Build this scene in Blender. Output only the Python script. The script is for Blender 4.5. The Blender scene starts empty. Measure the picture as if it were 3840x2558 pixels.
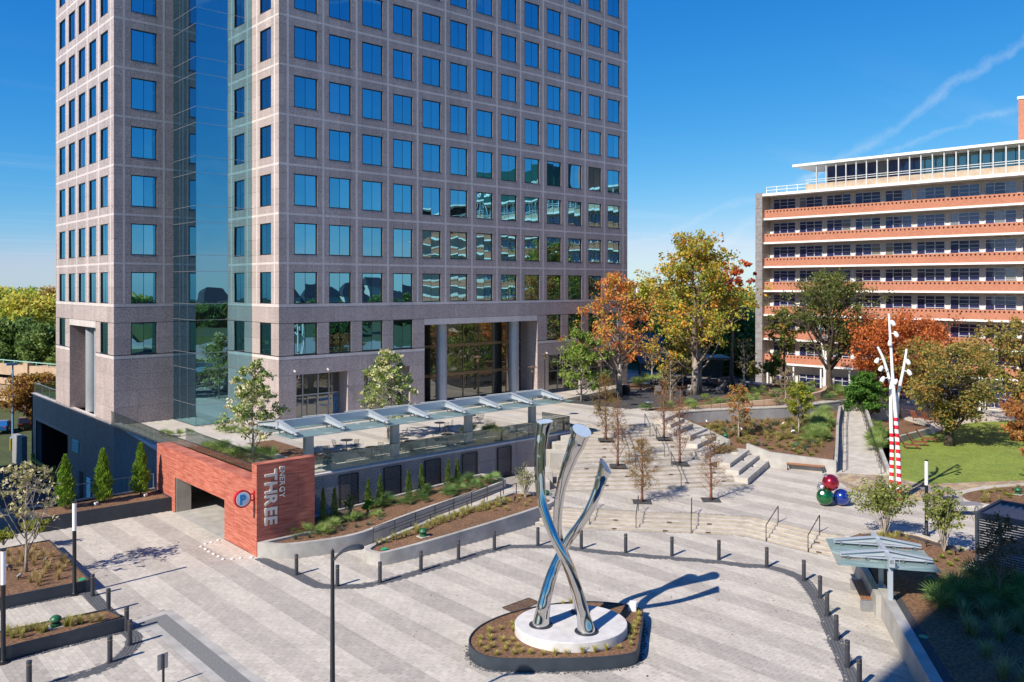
import bpy, bmesh, math, random
import numpy as np
from mathutils import Vector, Matrix
random.seed(7); np.random.seed(7)
SC = bpy.context.scene
COL = SC.collection
# ---------------------------------------------------------------- camera
F, CX, YH, H = 3101.0, 1920.0, 1074.0, 14.25      # focal length and horizon in photo pixels, eye height in metres
TH = math.radians(47.63)
CT, ST = math.cos(TH), math.sin(TH)
cam_data = bpy.data.cameras.new("camera"); cam = bpy.data.objects.new("camera", cam_data)
COL.objects.link(cam); SC.camera = cam
cam.location = (0, 0, H); cam.rotation_euler = (math.radians(90), 0, TH - math.radians(90))
cam_data.sensor_width = 36.0; cam_data.lens = F / 3840 * 36.0
cam_data.shift_y = (YH - 1279.0) / 3840.0
cam_data.clip_end = 5000; cam_data.clip_start = 0.5
# ---------------------------------------------------------------- sky, sun, exposure
SUN_AZ, SUN_EL = math.radians(3.6), math.radians(39.5)   # light travels along +X, turned a little to +Y
w = bpy.data.worlds.new("World"); SC.world = w; w.use_nodes = True
nt = w.node_tree; N = nt.nodes; L = nt.links; N.clear()
wo = N.new("ShaderNodeOutputWorld"); bg = N.new("ShaderNodeBackground"); L.new(bg.outputs[0], wo.inputs[0])
sky = N.new("ShaderNodeTexSky"); sky.sky_type = 'NISHITA'; sky.sun_disc = False
sky.sun_elevation = SUN_EL; sky.sun_rotation = math.radians(270) - SUN_AZ
sky.altitude = 200; sky.air_density = 1.0; sky.dust_density = 0.0; sky.ozone_density = 3.0
EXPO, SKYS = 0.46, 0.10
# clear winter sky: one colour grade over the whole dome (deeper red falloff, fuller blue)
ssp = N.new("ShaderNodeSeparateColor"); L.new(sky.outputs[0], ssp.inputs[0])
def mth(op, a, b=None, c=None):
    n = N.new("ShaderNodeMath"); n.operation = op
    for i, x in enumerate((a, b, c)):
        if x is None: continue
        if isinstance(x, (int, float)): n.inputs[i].default_value = x
        else: L.new(x, n.inputs[i])
    return n.outputs[0]
hsv = N.new("ShaderNodeCombineColor")
for i, (p, a) in enumerate(((2.15, 1.45), (1.02, 0.94), (0.56, 1.08))):
    v = mth('POWER', mth('MULTIPLY', ssp.outputs[i], 0.094), p); v = mth('MULTIPLY', v, a / (SKYS * 2 ** EXPO))
    if i == 0: v = mth('MINIMUM', v, mth('MULTIPLY', ssp.outputs[1], 0.094 * 0.74 / (SKYS * 2 ** EXPO)))
    L.new(v, hsv.inputs[i])
tc = N.new("ShaderNodeTexCoord"); sep = N.new("ShaderNodeSeparateXYZ"); L.new(tc.outputs['Generated'], sep.inputs[0])
# thin cirrus: noise on the cloud layer plane (direction / height), stretched streaks
zz = mth('MAXIMUM', sep.outputs[2], 0.03)
px = mth('DIVIDE', sep.outputs[0], zz); py = mth('DIVIDE', sep.outputs[1], zz)
cmb = N.new("ShaderNodeCombineXYZ"); L.new(px, cmb.inputs[0]); L.new(py, cmb.inputs[1])
mp = N.new("ShaderNodeMapping"); mp.inputs['Rotation'].default_value = (0, 0, math.radians(-30)); mp.inputs['Scale'].default_value = (0.09, 0.55, 1)
L.new(cmb.outputs[0], mp.inputs[0])
nz = N.new("ShaderNodeTexNoise"); nz.inputs['Scale'].default_value = 1.3; nz.inputs['Detail'].default_value = 9; nz.inputs['Roughness'].default_value = 0.62
L.new(mp.outputs[0], nz.inputs['Vector'])
rp = N.new("ShaderNodeValToRGB"); rp.color_ramp.elements[0].position = 0.54; rp.color_ramp.elements[1].position = 0.82
rp.color_ramp.elements[0].color = (0, 0, 0, 1); rp.color_ramp.elements[1].color = (1, 1, 1, 1); L.new(nz.outputs[0], rp.inputs[0])
fade = N.new("ShaderNodeMapRange"); fade.inputs[1].default_value = 0.02; fade.inputs[2].default_value = 0.27; fade.inputs[3].default_value = 0.34; fade.inputs[4].default_value = 0.0
L.new(sep.outputs[2], fade.inputs[0])
cl = mth('MULTIPLY', rp.outputs[0], fade.outputs[0])
# two old contrails: narrow ragged bands across the sky (great circles through fixed directions)
def band(n, width, amt, az0, az1):
    dt = N.new("ShaderNodeVectorMath"); dt.operation = 'DOT_PRODUCT'; L.new(tc.outputs['Generated'], dt.inputs[0]); dt.inputs[1].default_value = n
    nn = N.new("ShaderNodeTexNoise"); nn.inputs['Scale'].default_value = 14; nn.inputs['Detail'].default_value = 8; nn.inputs['Roughness'].default_value = 0.65; L.new(tc.outputs['Generated'], nn.inputs['Vector'])
    off = mth('MULTIPLY', mth('SUBTRACT', nn.outputs[0], 0.5), 0.05)
    d = mth('ABSOLUTE', mth('ADD', dt.outputs['Value'], off))
    m = N.new("ShaderNodeMapRange"); m.inputs[1].default_value = 0.0; m.inputs[2].default_value = width; m.inputs[3].default_value = amt; m.inputs[4].default_value = 0.0
    L.new(d, m.inputs[0])
    n2 = N.new("ShaderNodeTexNoise"); n2.inputs['Scale'].default_value = 30; n2.inputs['Detail'].default_value = 6; L.new(tc.outputs['Generated'], n2.inputs['Vector'])
    return mth('MULTIPLY', m.outputs[0], mth('MULTIPLY', n2.outputs[0], 1.3))
def pdir(u, v):
    r, f, up = (u - CX) / F, 1.0, (YH - v) / F
    return Vector((f * CT + r * ST, f * ST - r * CT, up)).normalized()
for (a, b, wd, am) in (((3180, 590), (3840, 150), 0.0075, 0.26), ((3300, 580), (3840, 385), 0.005, 0.20)):
    nrm = pdir(*a).cross(pdir(*b)).normalized()
    cl = mth('ADD', cl, band(nrm, wd, am, 0, 1))
clc = N.new("ShaderNodeMixRGB"); clc.inputs[2].default_value = (6.0, 6.6, 7.2, 1)
L.new(mth('MINIMUM', cl, 0.85), clc.inputs[0]); L.new(hsv.outputs[0], clc.inputs[1])
L.new(clc.outputs[0], bg.inputs[0]); bg.inputs[1].default_value = SKYS
sun = bpy.data.lights.new("sun", 'SUN'); sun.energy = 5.0; sun.angle = math.radians(0.5); sun.color = (1.0, 0.92, 0.80)
so = bpy.data.objects.new("sun", sun); COL.objects.link(so); so.location = (-40, -10, 80)
LDIR = Vector((math.cos(SUN_EL) * math.cos(SUN_AZ), math.cos(SUN_EL) * math.sin(SUN_AZ), -math.sin(SUN_EL)))
so.rotation_euler = LDIR.to_track_quat('-Z', 'Y').to_euler()
vs = SC.view_settings; vs.view_transform = 'Standard'; vs.look = 'None'; vs.gamma = 1.0; vs.use_curve_mapping = False; vs.exposure = EXPO
SC.cycles.use_denoising = True; SC.cycles.max_bounces = 8; SC.cycles.transparent_max_bounces = 16; SC.cycles.caustics_reflective = False; SC.cycles.caustics_refractive = False
SC.cycles.sample_clamp_indirect = 6.0

# ---------------------------------------------------------------- photo pixel -> place
def G(u, v, z=0.0):
    d = F * (H - z) / (v - YH); r = (u - CX) / F * d
    return (r * ST + d * CT, -r * CT + d * ST)
ZM = {1: (0, 1600, 1.637), 2: (900, 1200, 1.742), 3: (1000, 1900, 2.354), 4: (1700, 1500, 1.482), 5: (1900, 1350, 2.613), 6: (2500, 1200, 1.757),
      7: (2800, 1700, 1.828), 8: (2100, 900, 2.412), 9: (0, 900, 1.96), 'A': (0, 1250, 3.136), 'B': (0, 1700, 3.136), 'C': (1050, 1150, 3.136),
      'D': (1550, 1150, 2.769), 'E': (3000, 1150, 2.613), 'F': (1950, 1500, 2.614), 'G': (400, 1480, 2.769), 'H': (3100, 1650, 1.493),
      'I': (2350, 1300, 1.921), 'J': (2550, 1550, 1.493), 'K': (0, 2100, 1.4944), 'L': (2000, 1900, 0.9607)}
def UV(k, x, y): ox, oy, s = ZM[k]; return ox + x / s, oy + y / s
def K(k, x, y, z=0.0): u, v = UV(k, x, y); return G(u, v, z)
def dep(X, Y): return X * CT + Y * ST
def zat(v, X, Y): return H - (v - YH) / F * dep(X, Y)
def rd(u, d): r = (u - CX) / F * d; return (r * ST + d * CT, -r * CT + d * ST)      # column u at depth d
def P3(u, v, d): x, y = rd(u, d); return (x, y, H - (v - YH) / F * d)
def K3(k, x, y, d): u, v = UV(k, x, y); return P3(u, v, d)
def onX(u, X): t = (u - CX) / F; return (ST * X - t * CT * X) / (CT + t * ST)
def onY(u, Y): t = (u - CX) / F; return (CT * Y + t * ST * Y) / (ST - t * CT)

# ---------------------------------------------------------------- mesh helpers
ORG = {}
def rz2(x, y, a): c, s = math.cos(a), math.sin(a); return x * c - y * s, x * s + y * c
class MB:
    def __init__(s): s.v = []; s.f = []; s.m = []
    def add(s, vs, fs, m=0):
        o = len(s.v); s.v.extend([tuple(p) for p in vs]); s.f.extend([tuple(i + o for i in f) for f in fs]); s.m.extend([m] * len(fs)); return s
    def box(s, x0, y0, z0, x1, y1, z1, m=0):
        return s.add([(x0, y0, z0), (x1, y0, z0), (x1, y1, z0), (x0, y1, z0), (x0, y0, z1), (x1, y0, z1), (x1, y1, z1), (x0, y1, z1)],
                     [(3, 2, 1, 0), (4, 5, 6, 7), (0, 1, 5, 4), (1, 2, 6, 5), (2, 3, 7, 6), (3, 0, 4, 7)], m)
    def obox(s, c, sx, sy, sz, a=0.0, m=0):        # centre of the base, turned about z
        vs = []
        for z in (0, sz):
            for (x, y) in ((-sx / 2, -sy / 2), (sx / 2, -sy / 2), (sx / 2, sy / 2), (-sx / 2, sy / 2)):
                q = rz2(x, y, a); vs.append((c[0] + q[0], c[1] + q[1], c[2] + z))
        return s.add(vs, [(3, 2, 1, 0), (4, 5, 6, 7), (0, 1, 5, 4), (1, 2, 6, 5), (2, 3, 7, 6), (3, 0, 4, 7)], m)
    def bar(s, a, b, wd, ht, m=0):                   # box beam between two points
        a, b = Vector(a), Vector(b); t = (b - a).normalized()
        up = Vector((0, 0, 1)) if abs(t.z) < 0.95 else Vector((1, 0, 0))
        sd = t.cross(up).normalized(); un = sd.cross(t)
        vs = []
        for p in (a, b):
            for (i, j) in ((-1, -1), (1, -1), (1, 1), (-1, 1)): vs.append(p + sd * i * wd / 2 + un * j * ht / 2)
        return s.add(vs, [(3, 2, 1, 0), (4, 5, 6, 7), (0, 1, 5, 4), (1, 2, 6, 5), (2, 3, 7, 6), (3, 0, 4, 7)], m)
    def prism(s, poly, z0, z1, m=0):
        n = len(poly); a = sum(poly[i][0] * poly[(i + 1) % n][1] - poly[(i + 1) % n][0] * poly[i][1] for i in range(n))
        if a < 0: poly = poly[::-1]
        f0 = z0 if callable(z0) else (lambda x, y: z0); f1 = z1 if callable(z1) else (lambda x, y: z1)
        vs = [(x, y, f0(x, y)) for x, y in poly] + [(x, y, f1(x, y)) for x, y in poly]
        return s.add(vs, [tuple(range(n - 1, -1, -1)), tuple(range(n, 2 * n))] + [(i, (i + 1) % n, n + (i + 1) % n, n + i) for i in range(n)], m)
    def tube(s, pts, rad, seg=8, cap=True, m=0):
        pts = [Vector(p) for p in pts]; n = len(pts)
        if not hasattr(rad, '__len__'): rad = [rad] * n
        vs = []; prev = None
        for i, p in enumerate(pts):
            t = (pts[min(i + 1, n - 1)] - pts[max(i - 1, 0)]).normalized()
            if prev is None:
                a = Vector((0, 0, 1)) if abs(t.z) < 0.9 else Vector((1, 0, 0)); prev = t.cross(a).normalized()
            prev = (prev - t * prev.dot(t)).normalized(); q = t.cross(prev)
            for k in range(seg):
                an = 2 * math.pi * k / seg; vs.append(p + (prev * math.cos(an) + q * math.sin(an)) * rad[i])
        fs = [(i * seg + k, i * seg + (k + 1) % seg, (i + 1) * seg + (k + 1) % seg, (i + 1) * seg + k) for i in range(n - 1) for k in range(seg)]
        if cap: fs += [tuple(range(seg - 1, -1, -1)), tuple(range((n - 1) * seg, n * seg))]
        return s.add(vs, fs, m)
    def lathe(s, prof, seg=16, c=(0, 0, 0), m=0):    # prof: (radius, z) from below to above
        vs = [(c[0] + r * math.cos(2 * math.pi * k / seg), c[1] + r * math.sin(2 * math.pi * k / seg), c[2] + z) for r, z in prof for k in range(seg)]
        n = len(prof)
        fs = [(i * seg + k, i * seg + (k + 1) % seg, (i + 1) * seg + (k + 1) % seg, (i + 1) * seg + k) for i in range(n - 1) for k in range(seg)]
        fs += [tuple(range(seg - 1, -1, -1)), tuple(range((n - 1) * seg, n * seg))]
        return s.add(vs, fs, m)
    def ball(s, c, r, seg=16, rings=10, m=0, sq=(1, 1, 1)):
        vs = [(c[0], c[1], c[2] - r * sq[2])]
        for i in range(1, rings):
            ph = -math.pi / 2 + math.pi * i / rings
            for k in range(seg):
                an = 2 * math.pi * k / seg; vs.append((c[0] + r * sq[0] * math.cos(ph) * math.cos(an), c[1] + r * sq[1] * math.cos(ph) * math.sin(an), c[2] + r * sq[2] * math.sin(ph)))
        vs.append((c[0], c[1], c[2] + r * sq[2])); t = len(vs) - 1
        fs = [(0, 1 + (k + 1) % seg, 1 + k) for k in range(seg)]
        for i in range(rings - 2):
            for k in range(seg): fs.append((1 + i * seg + k, 1 + i * seg + (k + 1) % seg, 1 + (i + 1) * seg + (k + 1) % seg, 1 + (i + 1) * seg + k))
        b = 1 + (rings - 2) * seg
        fs += [(b + k, b + (k + 1) % seg, t) for k in range(seg)]
        return s.add(vs, fs, m)
    def wall(s, pts, th, z0, z1, closed=False, m=0):   # wall along a plan polyline, th to the left of travel is +th/2
        L_, R_ = offset(pts, th / 2, closed), offset(pts, -th / 2, closed); n = len(pts)
        f0 = z0 if callable(z0) else (lambda x, y, i: z0); f1 = z1 if callable(z1) else (lambda x, y, i: z1)
        vs = []
        for i in range(n):
            a, b = f0(*pts[i], i), f1(*pts[i], i)
            vs += [(*L_[i], a), (*R_[i], a), (*R_[i], b), (*L_[i], b)]
        fs = []
        for i in range(n if closed else n - 1):
            j = (i + 1) % n
            for k in range(4): fs.append((i * 4 + k, j * 4 + k, j * 4 + (k + 1) % 4, i * 4 + (k + 1) % 4))
        if not closed: fs += [(3, 2, 1, 0), tuple((n - 1) * 4 + k for k in range(4))]
        return s.add(vs, fs, m)
    def build(s, name, mats, parent=None, smooth=False, bevel=0.0, **pr):
        if not isinstance(mats, (list, tuple)): mats = [mats]
        if parent is None:
            xs = np.array(s.v); org = Vector(((xs[:, 0].min() + xs[:, 0].max()) / 2, (xs[:, 1].min() + xs[:, 1].max()) / 2, xs[:, 2].min()))
        else: org = ORG[parent]
        me = bpy.data.meshes.new(name); me.from_pydata([(x - org.x, y - org.y, z - org.z) for x, y, z in s.v], [], s.f)
        for mt in mats: me.materials.append(mt)
        if len(mats) > 1: me.polygons.foreach_set('material_index', s.m)
        bm = bmesh.new(); bm.from_mesh(me); bmesh.ops.recalc_face_normals(bm, faces=bm.faces)
        if bevel > 0:
            es = [e for e in bm.edges if len(e.link_faces) == 2 and e.calc_face_angle(0) > 0.6]
            bmesh.ops.bevel(bm, geom=es, offset=bevel, segments=1, affect='EDGES', clamp_overlap=True)
        bm.to_mesh(me); bm.free()
        if smooth: me.shade_smooth() if smooth is True else me.shade_smooth()
        if smooth == 'auto':
            me.set_sharp_from_angle(angle=math.radians(40))
        return put(name, me, parent, org, **pr)
def put(name, me, parent=None, org=None, **pr):
    o = bpy.data.objects.new(name, me); COL.objects.link(o)
    if parent is None:
        o.location = org if org is not None else (0, 0, 0); ORG[o] = Vector(o.location)
    else: o.parent = parent; ORG[o] = ORG[parent]
    for k_, v_ in pr.items(): o[k_] = v_
    return o
def offset(pts, d, closed=False):
    n = len(pts); out = []
    for i in range(n):
        a = pts[(i - 1) % n] if (closed or i > 0) else None; b = pts[(i + 1) % n] if (closed or i < n - 1) else None; p = Vector(pts[i]).to_2d()
        nn = []
        for (q0, q1) in ((a, pts[i]), (pts[i], b)):
            if q0 is None or q1 is None: continue
            t = (Vector(q1).to_2d() - Vector(q0).to_2d())
            if t.length < 1e-6: continue
            t.normalize(); nn.append(Vector((-t.y, t.x)))
        m = sum(nn, Vector((0, 0))); m.normalize(); c = max(0.4, m.dot(nn[0])); p = p + m * (d / c); out.append((p.x, p.y))
    return out
def smooth_path(pts, n=6, closed=False):
    P = [Vector(p) for p in pts]; out = []; m = len(P)
    for i in range(m if closed else m - 1):
        p0 = P[(i - 1) % m] if (closed or i > 0) else P[i]; p1 = P[i]; p2 = P[(i + 1) % m]; p3 = P[(i + 2) % m] if (closed or i + 2 < m) else p2
        for k in range(n):
            t = k / n; out.append(0.5 * ((2 * p1) + (p2 - p0) * t + (2 * p0 - 5 * p1 + 4 * p2 - p3) * t * t + (3 * p1 - p0 - 3 * p2 + p3) * t ** 3))
    if not closed: out.append(P[-1])
    return [tuple(p) for p in out]
def thing(name, label, cat, loc=(0, 0, 0), rz=0.0, group=None):
    o = bpy.data.objects.new(name, None); COL.objects.link(o); o.empty_display_size = 0.2
    o.location = loc; o.rotation_euler = (0, 0, rz); o['label'] = label; o['category'] = cat
    if group: o['group'] = group
    ORG[o] = Vector((0, 0, 0)); return o
def wthing(name, label, cat, loc, group=None):       # its parts are given in world coordinates
    o = thing(name, label, cat, loc, 0.0, group); ORG[o] = Vector(loc); return o
def tag(o, label, cat, group=None):
    o['label'] = label; o['category'] = cat
    if group: o['group'] = group
    return o
def copy_tree(o, loc=None, rz=None, label=None, sc=None, parent=None):
    c = o.copy(); COL.objects.link(c); c.parent = parent
    if loc is not None: c.location = loc
    if rz is not None: c.rotation_euler = (0, 0, rz)
    if sc is not None: c.scale = (sc, sc, sc) if not hasattr(sc, '__len__') else sc
    if label: c['label'] = label
    for ch in list(KIDS(o)): copy_tree(ch, parent=c)
    return c
def KIDS(o): return o.children
def inside(poly, x, y):
    x = np.asarray(x); y = np.asarray(y); r = np.zeros(x.shape, bool); n = len(poly); j = n - 1
    for i in range(n):
        xi, yi = poly[i][:2]; xj, yj = poly[j][:2]
        c = ((yi > y) != (yj > y)) & (x < (xj - xi) * (y - yi) / ((yj - yi) if yj != yi else 1e-9) + xi); r ^= c; j = i
    return r
def fast_mesh(name, V, Q, C=None, mat=None):
    V = np.asarray(V, np.float32); Q = np.asarray(Q, np.int32); me = bpy.data.meshes.new(name); k = Q.shape[1]
    me.vertices.add(len(V)); me.vertices.foreach_set('co', V.ravel())
    me.loops.add(Q.size); me.loops.foreach_set('vertex_index', Q.ravel())
    me.polygons.add(len(Q)); me.polygons.foreach_set('loop_start', np.arange(0, Q.size, k, dtype=np.int32))
    if C is not None:
        at = me.color_attributes.new('Col', 'FLOAT_COLOR', 'POINT'); a = np.ones((len(V), 4), np.float32); a[:, :3] = C; at.data.foreach_set('color', a.ravel())
    me.update(calc_edges=True); me.shade_flat()
    if mat: me.materials.append(mat)
    return me
# ---------------------------------------------------------------- materials
def mat_base(name):
    m = bpy.data.materials.new(name); m.use_nodes = True; t = m.node_tree; b = t.nodes['Principled BSDF']; return m, t, b
def nd(t, typ, **kw):
    n = t.nodes.new(typ)
    for k, v in kw.items():
        if k in n.inputs.keys(): n.inputs[k].default_value = v
        else: setattr(n, k, v)
    return n
def rgb(c): return (c[0], c[1], c[2], 1)
def pm(name, c1, c2=None, scale=4.0, rough=0.6, metal=0.0, bump=0.0, bscale=None, detail=6, lo=0.35, hi=0.65, spec=0.5, stretch=None, attr=False, big=0.0, coord='pos', stain=0.0):
    """plain procedural material: two tones mixed by noise, optional bump, optional per-point tint 'Col', optional large soft blotches"""
    m, t, b = mat_base(name); b.inputs['Roughness'].default_value = rough; b.inputs['Metallic'].default_value = metal; b.inputs['Specular IOR Level'].default_value = spec
    if c2 is None: c2 = tuple(x * 0.8 for x in c1)
    g = nd(t, 'ShaderNodeNewGeometry'); src = g.outputs['Position']
    if coord == 'obj': src = nd(t, 'ShaderNodeTexCoord').outputs['Object']
    if stretch:
        mp_ = nd(t, 'ShaderNodeMapping'); mp_.inputs['Scale'].default_value = stretch; t.links.new(src, mp_.inputs[0]); src = mp_.outputs[0]
    n = nd(t, 'ShaderNodeTexNoise', Scale=scale, Detail=detail); t.links.new(src, n.inputs['Vector'])
    r = nd(t, 'ShaderNodeValToRGB'); r.color_ramp.elements[0].position = lo; r.color_ramp.elements[1].position = hi
    r.color_ramp.elements[0].color = rgb(c1); r.color_ramp.elements[1].color = rgb(c2); t.links.new(n.outputs[0], r.inputs[0]); out = r.outputs[0]
    if big > 0:
        n3 = nd(t, 'ShaderNodeTexNoise', Scale=0.45, Detail=5, Roughness=0.7); t.links.new(g.outputs['Position'], n3.inputs['Vector'])
        mr = nd(t, 'ShaderNodeMapRange'); mr.inputs[1].default_value = 0.3; mr.inputs[2].default_value = 0.7; mr.inputs[3].default_value = 1 - big; mr.inputs[4].default_value = 1 + big * 0.4
        t.links.new(n3.outputs[0], mr.inputs[0]); mx = nd(t, 'ShaderNodeMixRGB', blend_type='MULTIPLY'); mx.inputs[0].default_value = 1
        t.links.new(out, mx.inputs[1]); t.links.new(mr.outputs[0], mx.inputs[2]); out = mx.outputs[0]
    if attr:
        a = nd(t, 'ShaderNodeAttribute', attribute_name='Col'); mx = nd(t, 'ShaderNodeMixRGB', blend_type='MULTIPLY'); mx.inputs[0].default_value = 1
        t.links.new(out, mx.inputs[1]); t.links.new(a.outputs['Color'], mx.inputs[2]); out = mx.outputs[0]
    if stain > 0:
        for sc_, lo_, hi_ in ((0.9, 0.60, 0.74), (0.16, 0.52, 0.70)):
            n4 = nd(t, 'ShaderNodeTexNoise', Scale=sc_, Detail=9, Roughness=0.72); t.links.new(g.outputs['Position'], n4.inputs['Vector']); m4 = nd(t, 'ShaderNodeMapRange'); m4.inputs[1].default_value = lo_; m4.inputs[2].default_value = hi_; m4.inputs[3].default_value = 1.0; m4.inputs[4].default_value = 1 - stain; t.links.new(n4.outputs[0], m4.inputs[0])
            mx = nd(t, 'ShaderNodeMixRGB', blend_type='MULTIPLY'); mx.inputs[0].default_value = 1; t.links.new(out, mx.inputs[1]); t.links.new(m4.outputs[0], mx.inputs[2]); out = mx.outputs[0]
    t.links.new(out, b.inputs['Base Color'])
    if bump > 0:
        n2 = nd(t, 'ShaderNodeTexNoise', Scale=bscale or scale * 3, Detail=5); t.links.new(src, n2.inputs['Vector'])
        bp = nd(t, 'ShaderNodeBump', Strength=bump, Distance=0.03); t.links.new(n2.outputs[0], bp.inputs['Height']); t.links.new(bp.outputs[0], b.inputs['Normal'])
    return m
def leaf_mat(name, trans=0.35, rough=0.55):
    m, t, b = mat_base(name); a = nd(t, 'ShaderNodeAttribute', attribute_name='Col'); b.inputs['Roughness'].default_value = rough; b.inputs['Specular IOR Level'].default_value = 0.3
    gn = nd(t, 'ShaderNodeMixRGB', blend_type='MULTIPLY'); gn.inputs[0].default_value = 1; gn.inputs[2].default_value = (1.28, 1.28, 1.2, 1); t.links.new(a.outputs['Color'], gn.inputs[1]); t.links.new(gn.outputs[0], b.inputs['Base Color']); tr = nd(t, 'ShaderNodeBsdfTranslucent'); t.links.new(gn.outputs[0], tr.inputs[0])
    mx = nd(t, 'ShaderNodeMixShader'); mx.inputs[0].default_value = trans; t.links.new(b.outputs[0], mx.inputs[1]); t.links.new(tr.outputs[0], mx.inputs[2]); t.links.new(mx.outputs[0], t.nodes['Material Output'].inputs[0]); return m
def mirror_glass(name, tint, refl, inner=(0.012, 0.014, 0.018), wob=0.02, wscale=0.5, rough=0.0):
    m, t, b = mat_base(name); b.inputs['Base Color'].default_value = rgb(inner); b.inputs['Roughness'].default_value = 0.3
    gl = nd(t, 'ShaderNodeBsdfGlossy'); gl.inputs['Color'].default_value = rgb(tint); gl.inputs['Roughness'].default_value = rough
    lw = nd(t, 'ShaderNodeLayerWeight', Blend=0.25); mr = nd(t, 'ShaderNodeMapRange'); mr.inputs[3].default_value = refl; mr.inputs[4].default_value = 0.97; t.links.new(lw.outputs['Facing'], mr.inputs[0])
    mx = nd(t, 'ShaderNodeMixShader'); t.links.new(mr.outputs[0], mx.inputs[0]); t.links.new(b.outputs[0], mx.inputs[1]); t.links.new(gl.outputs[0], mx.inputs[2]); t.links.new(mx.outputs[0], t.nodes['Material Output'].inputs[0])
    if name.startswith('tower') or name.startswith('balcony'):
        oi = nd(t, 'ShaderNodeObjectInfo'); r_ = nd(t, 'ShaderNodeValToRGB'); r_.color_ramp.interpolation = 'CONSTANT'; r_.color_ramp.elements[0].color = rgb(inner); r_.color_ramp.elements[1].position = 0.88; r_.color_ramp.elements[1].color = (0.20, 0.19, 0.17, 1); t.links.new(oi.outputs['Random'], r_.inputs[0]); t.links.new(r_.outputs[0], b.inputs['Base Color'])
        ml = nd(t, 'ShaderNodeMath', operation='MULTIPLY_ADD'); ml.inputs[1].default_value = 0.10; ml.inputs[2].default_value = refl - 0.05; t.links.new(oi.outputs['Random'], ml.inputs[0]); t.links.new(ml.outputs[0], mr.inputs[3])
    if wob > 0:
        g = nd(t, 'ShaderNodeNewGeometry'); n = nd(t, 'ShaderNodeTexNoise', Scale=wscale, Detail=1.0); t.links.new(g.outputs['Position'], n.inputs['Vector'])
        bp = nd(t, 'ShaderNodeBump', Strength=wob, Distance=1.0); t.links.new(n.outputs[0], bp.inputs['Height']); t.links.new(bp.outputs[0], gl.inputs['Normal'])
    return m
def clear_glass(name, tint=(0.80, 0.90, 0.86), body=0.06, refl=0.06, bodycol=(0.45, 0.62, 0.58)):
    m, t, b = mat_base(name); tr = nd(t, 'ShaderNodeBsdfTransparent'); tr.inputs[0].default_value = rgb(tint)
    gl = nd(t, 'ShaderNodeBsdfGlossy'); gl.inputs['Roughness'].default_value = 0.02; df = nd(t, 'ShaderNodeBsdfDiffuse'); df.inputs[0].default_value = rgb(bodycol)
    tl = nd(t, 'ShaderNodeBsdfTranslucent'); tl.inputs[0].default_value = rgb(bodycol); m0 = nd(t, 'ShaderNodeMixShader'); m0.inputs[0].default_value = 0.5; t.links.new(df.outputs[0], m0.inputs[1]); t.links.new(tl.outputs[0], m0.inputs[2])
    m1 = nd(t, 'ShaderNodeMixShader'); m1.inputs[0].default_value = body; t.links.new(tr.outputs[0], m1.inputs[1]); t.links.new(m0.outputs[0], m1.inputs[2])
    lw = nd(t, 'ShaderNodeLayerWeight', Blend=0.3); mr = nd(t, 'ShaderNodeMapRange'); mr.inputs[3].default_value = refl; mr.inputs[4].default_value = 0.8; t.links.new(lw.outputs['Fresnel'], mr.inputs[0])
    m2 = nd(t, 'ShaderNodeMixShader'); t.links.new(mr.outputs[0], m2.inputs[0]); t.links.new(m1.outputs[0], m2.inputs[1]); t.links.new(gl.outputs[0], m2.inputs[2]); t.links.new(m2.outputs[0], t.nodes['Material Output'].inputs[0]); return m
def emit_mat(name, col, s):
    m, t, b = mat_base(name); b.inputs['Base Color'].default_value = rgb(col); b.inputs['Emission Color'].default_value = rgb(col); b.inputs['Emission Strength'].default_value = s; return m
def flake_mat(name, c):
    m, t, b = mat_base(name); b.inputs['Metallic'].default_value = 0.75; b.inputs['Roughness'].default_value = 0.22; b.inputs['Coat Weight'].default_value = 1; b.inputs['Coat Roughness'].default_value = 0.02
    g = nd(t, 'ShaderNodeNewGeometry'); v = nd(t, 'ShaderNodeTexVoronoi', Scale=45); t.links.new(g.outputs['Position'], v.inputs['Vector'])
    hs = nd(t, 'ShaderNodeSeparateColor'); t.links.new(v.outputs['Color'], hs.inputs[0]); r = nd(t, 'ShaderNodeValToRGB'); r.color_ramp.elements[0].color = rgb(tuple(x * 0.55 for x in c)); r.color_ramp.elements[1].color = rgb(tuple(min(1, x * 1.5 + 0.03) for x in c))
    t.links.new(hs.outputs[0], r.inputs[0]); t.links.new(r.outputs[0], b.inputs['Base Color']); return m

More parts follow.
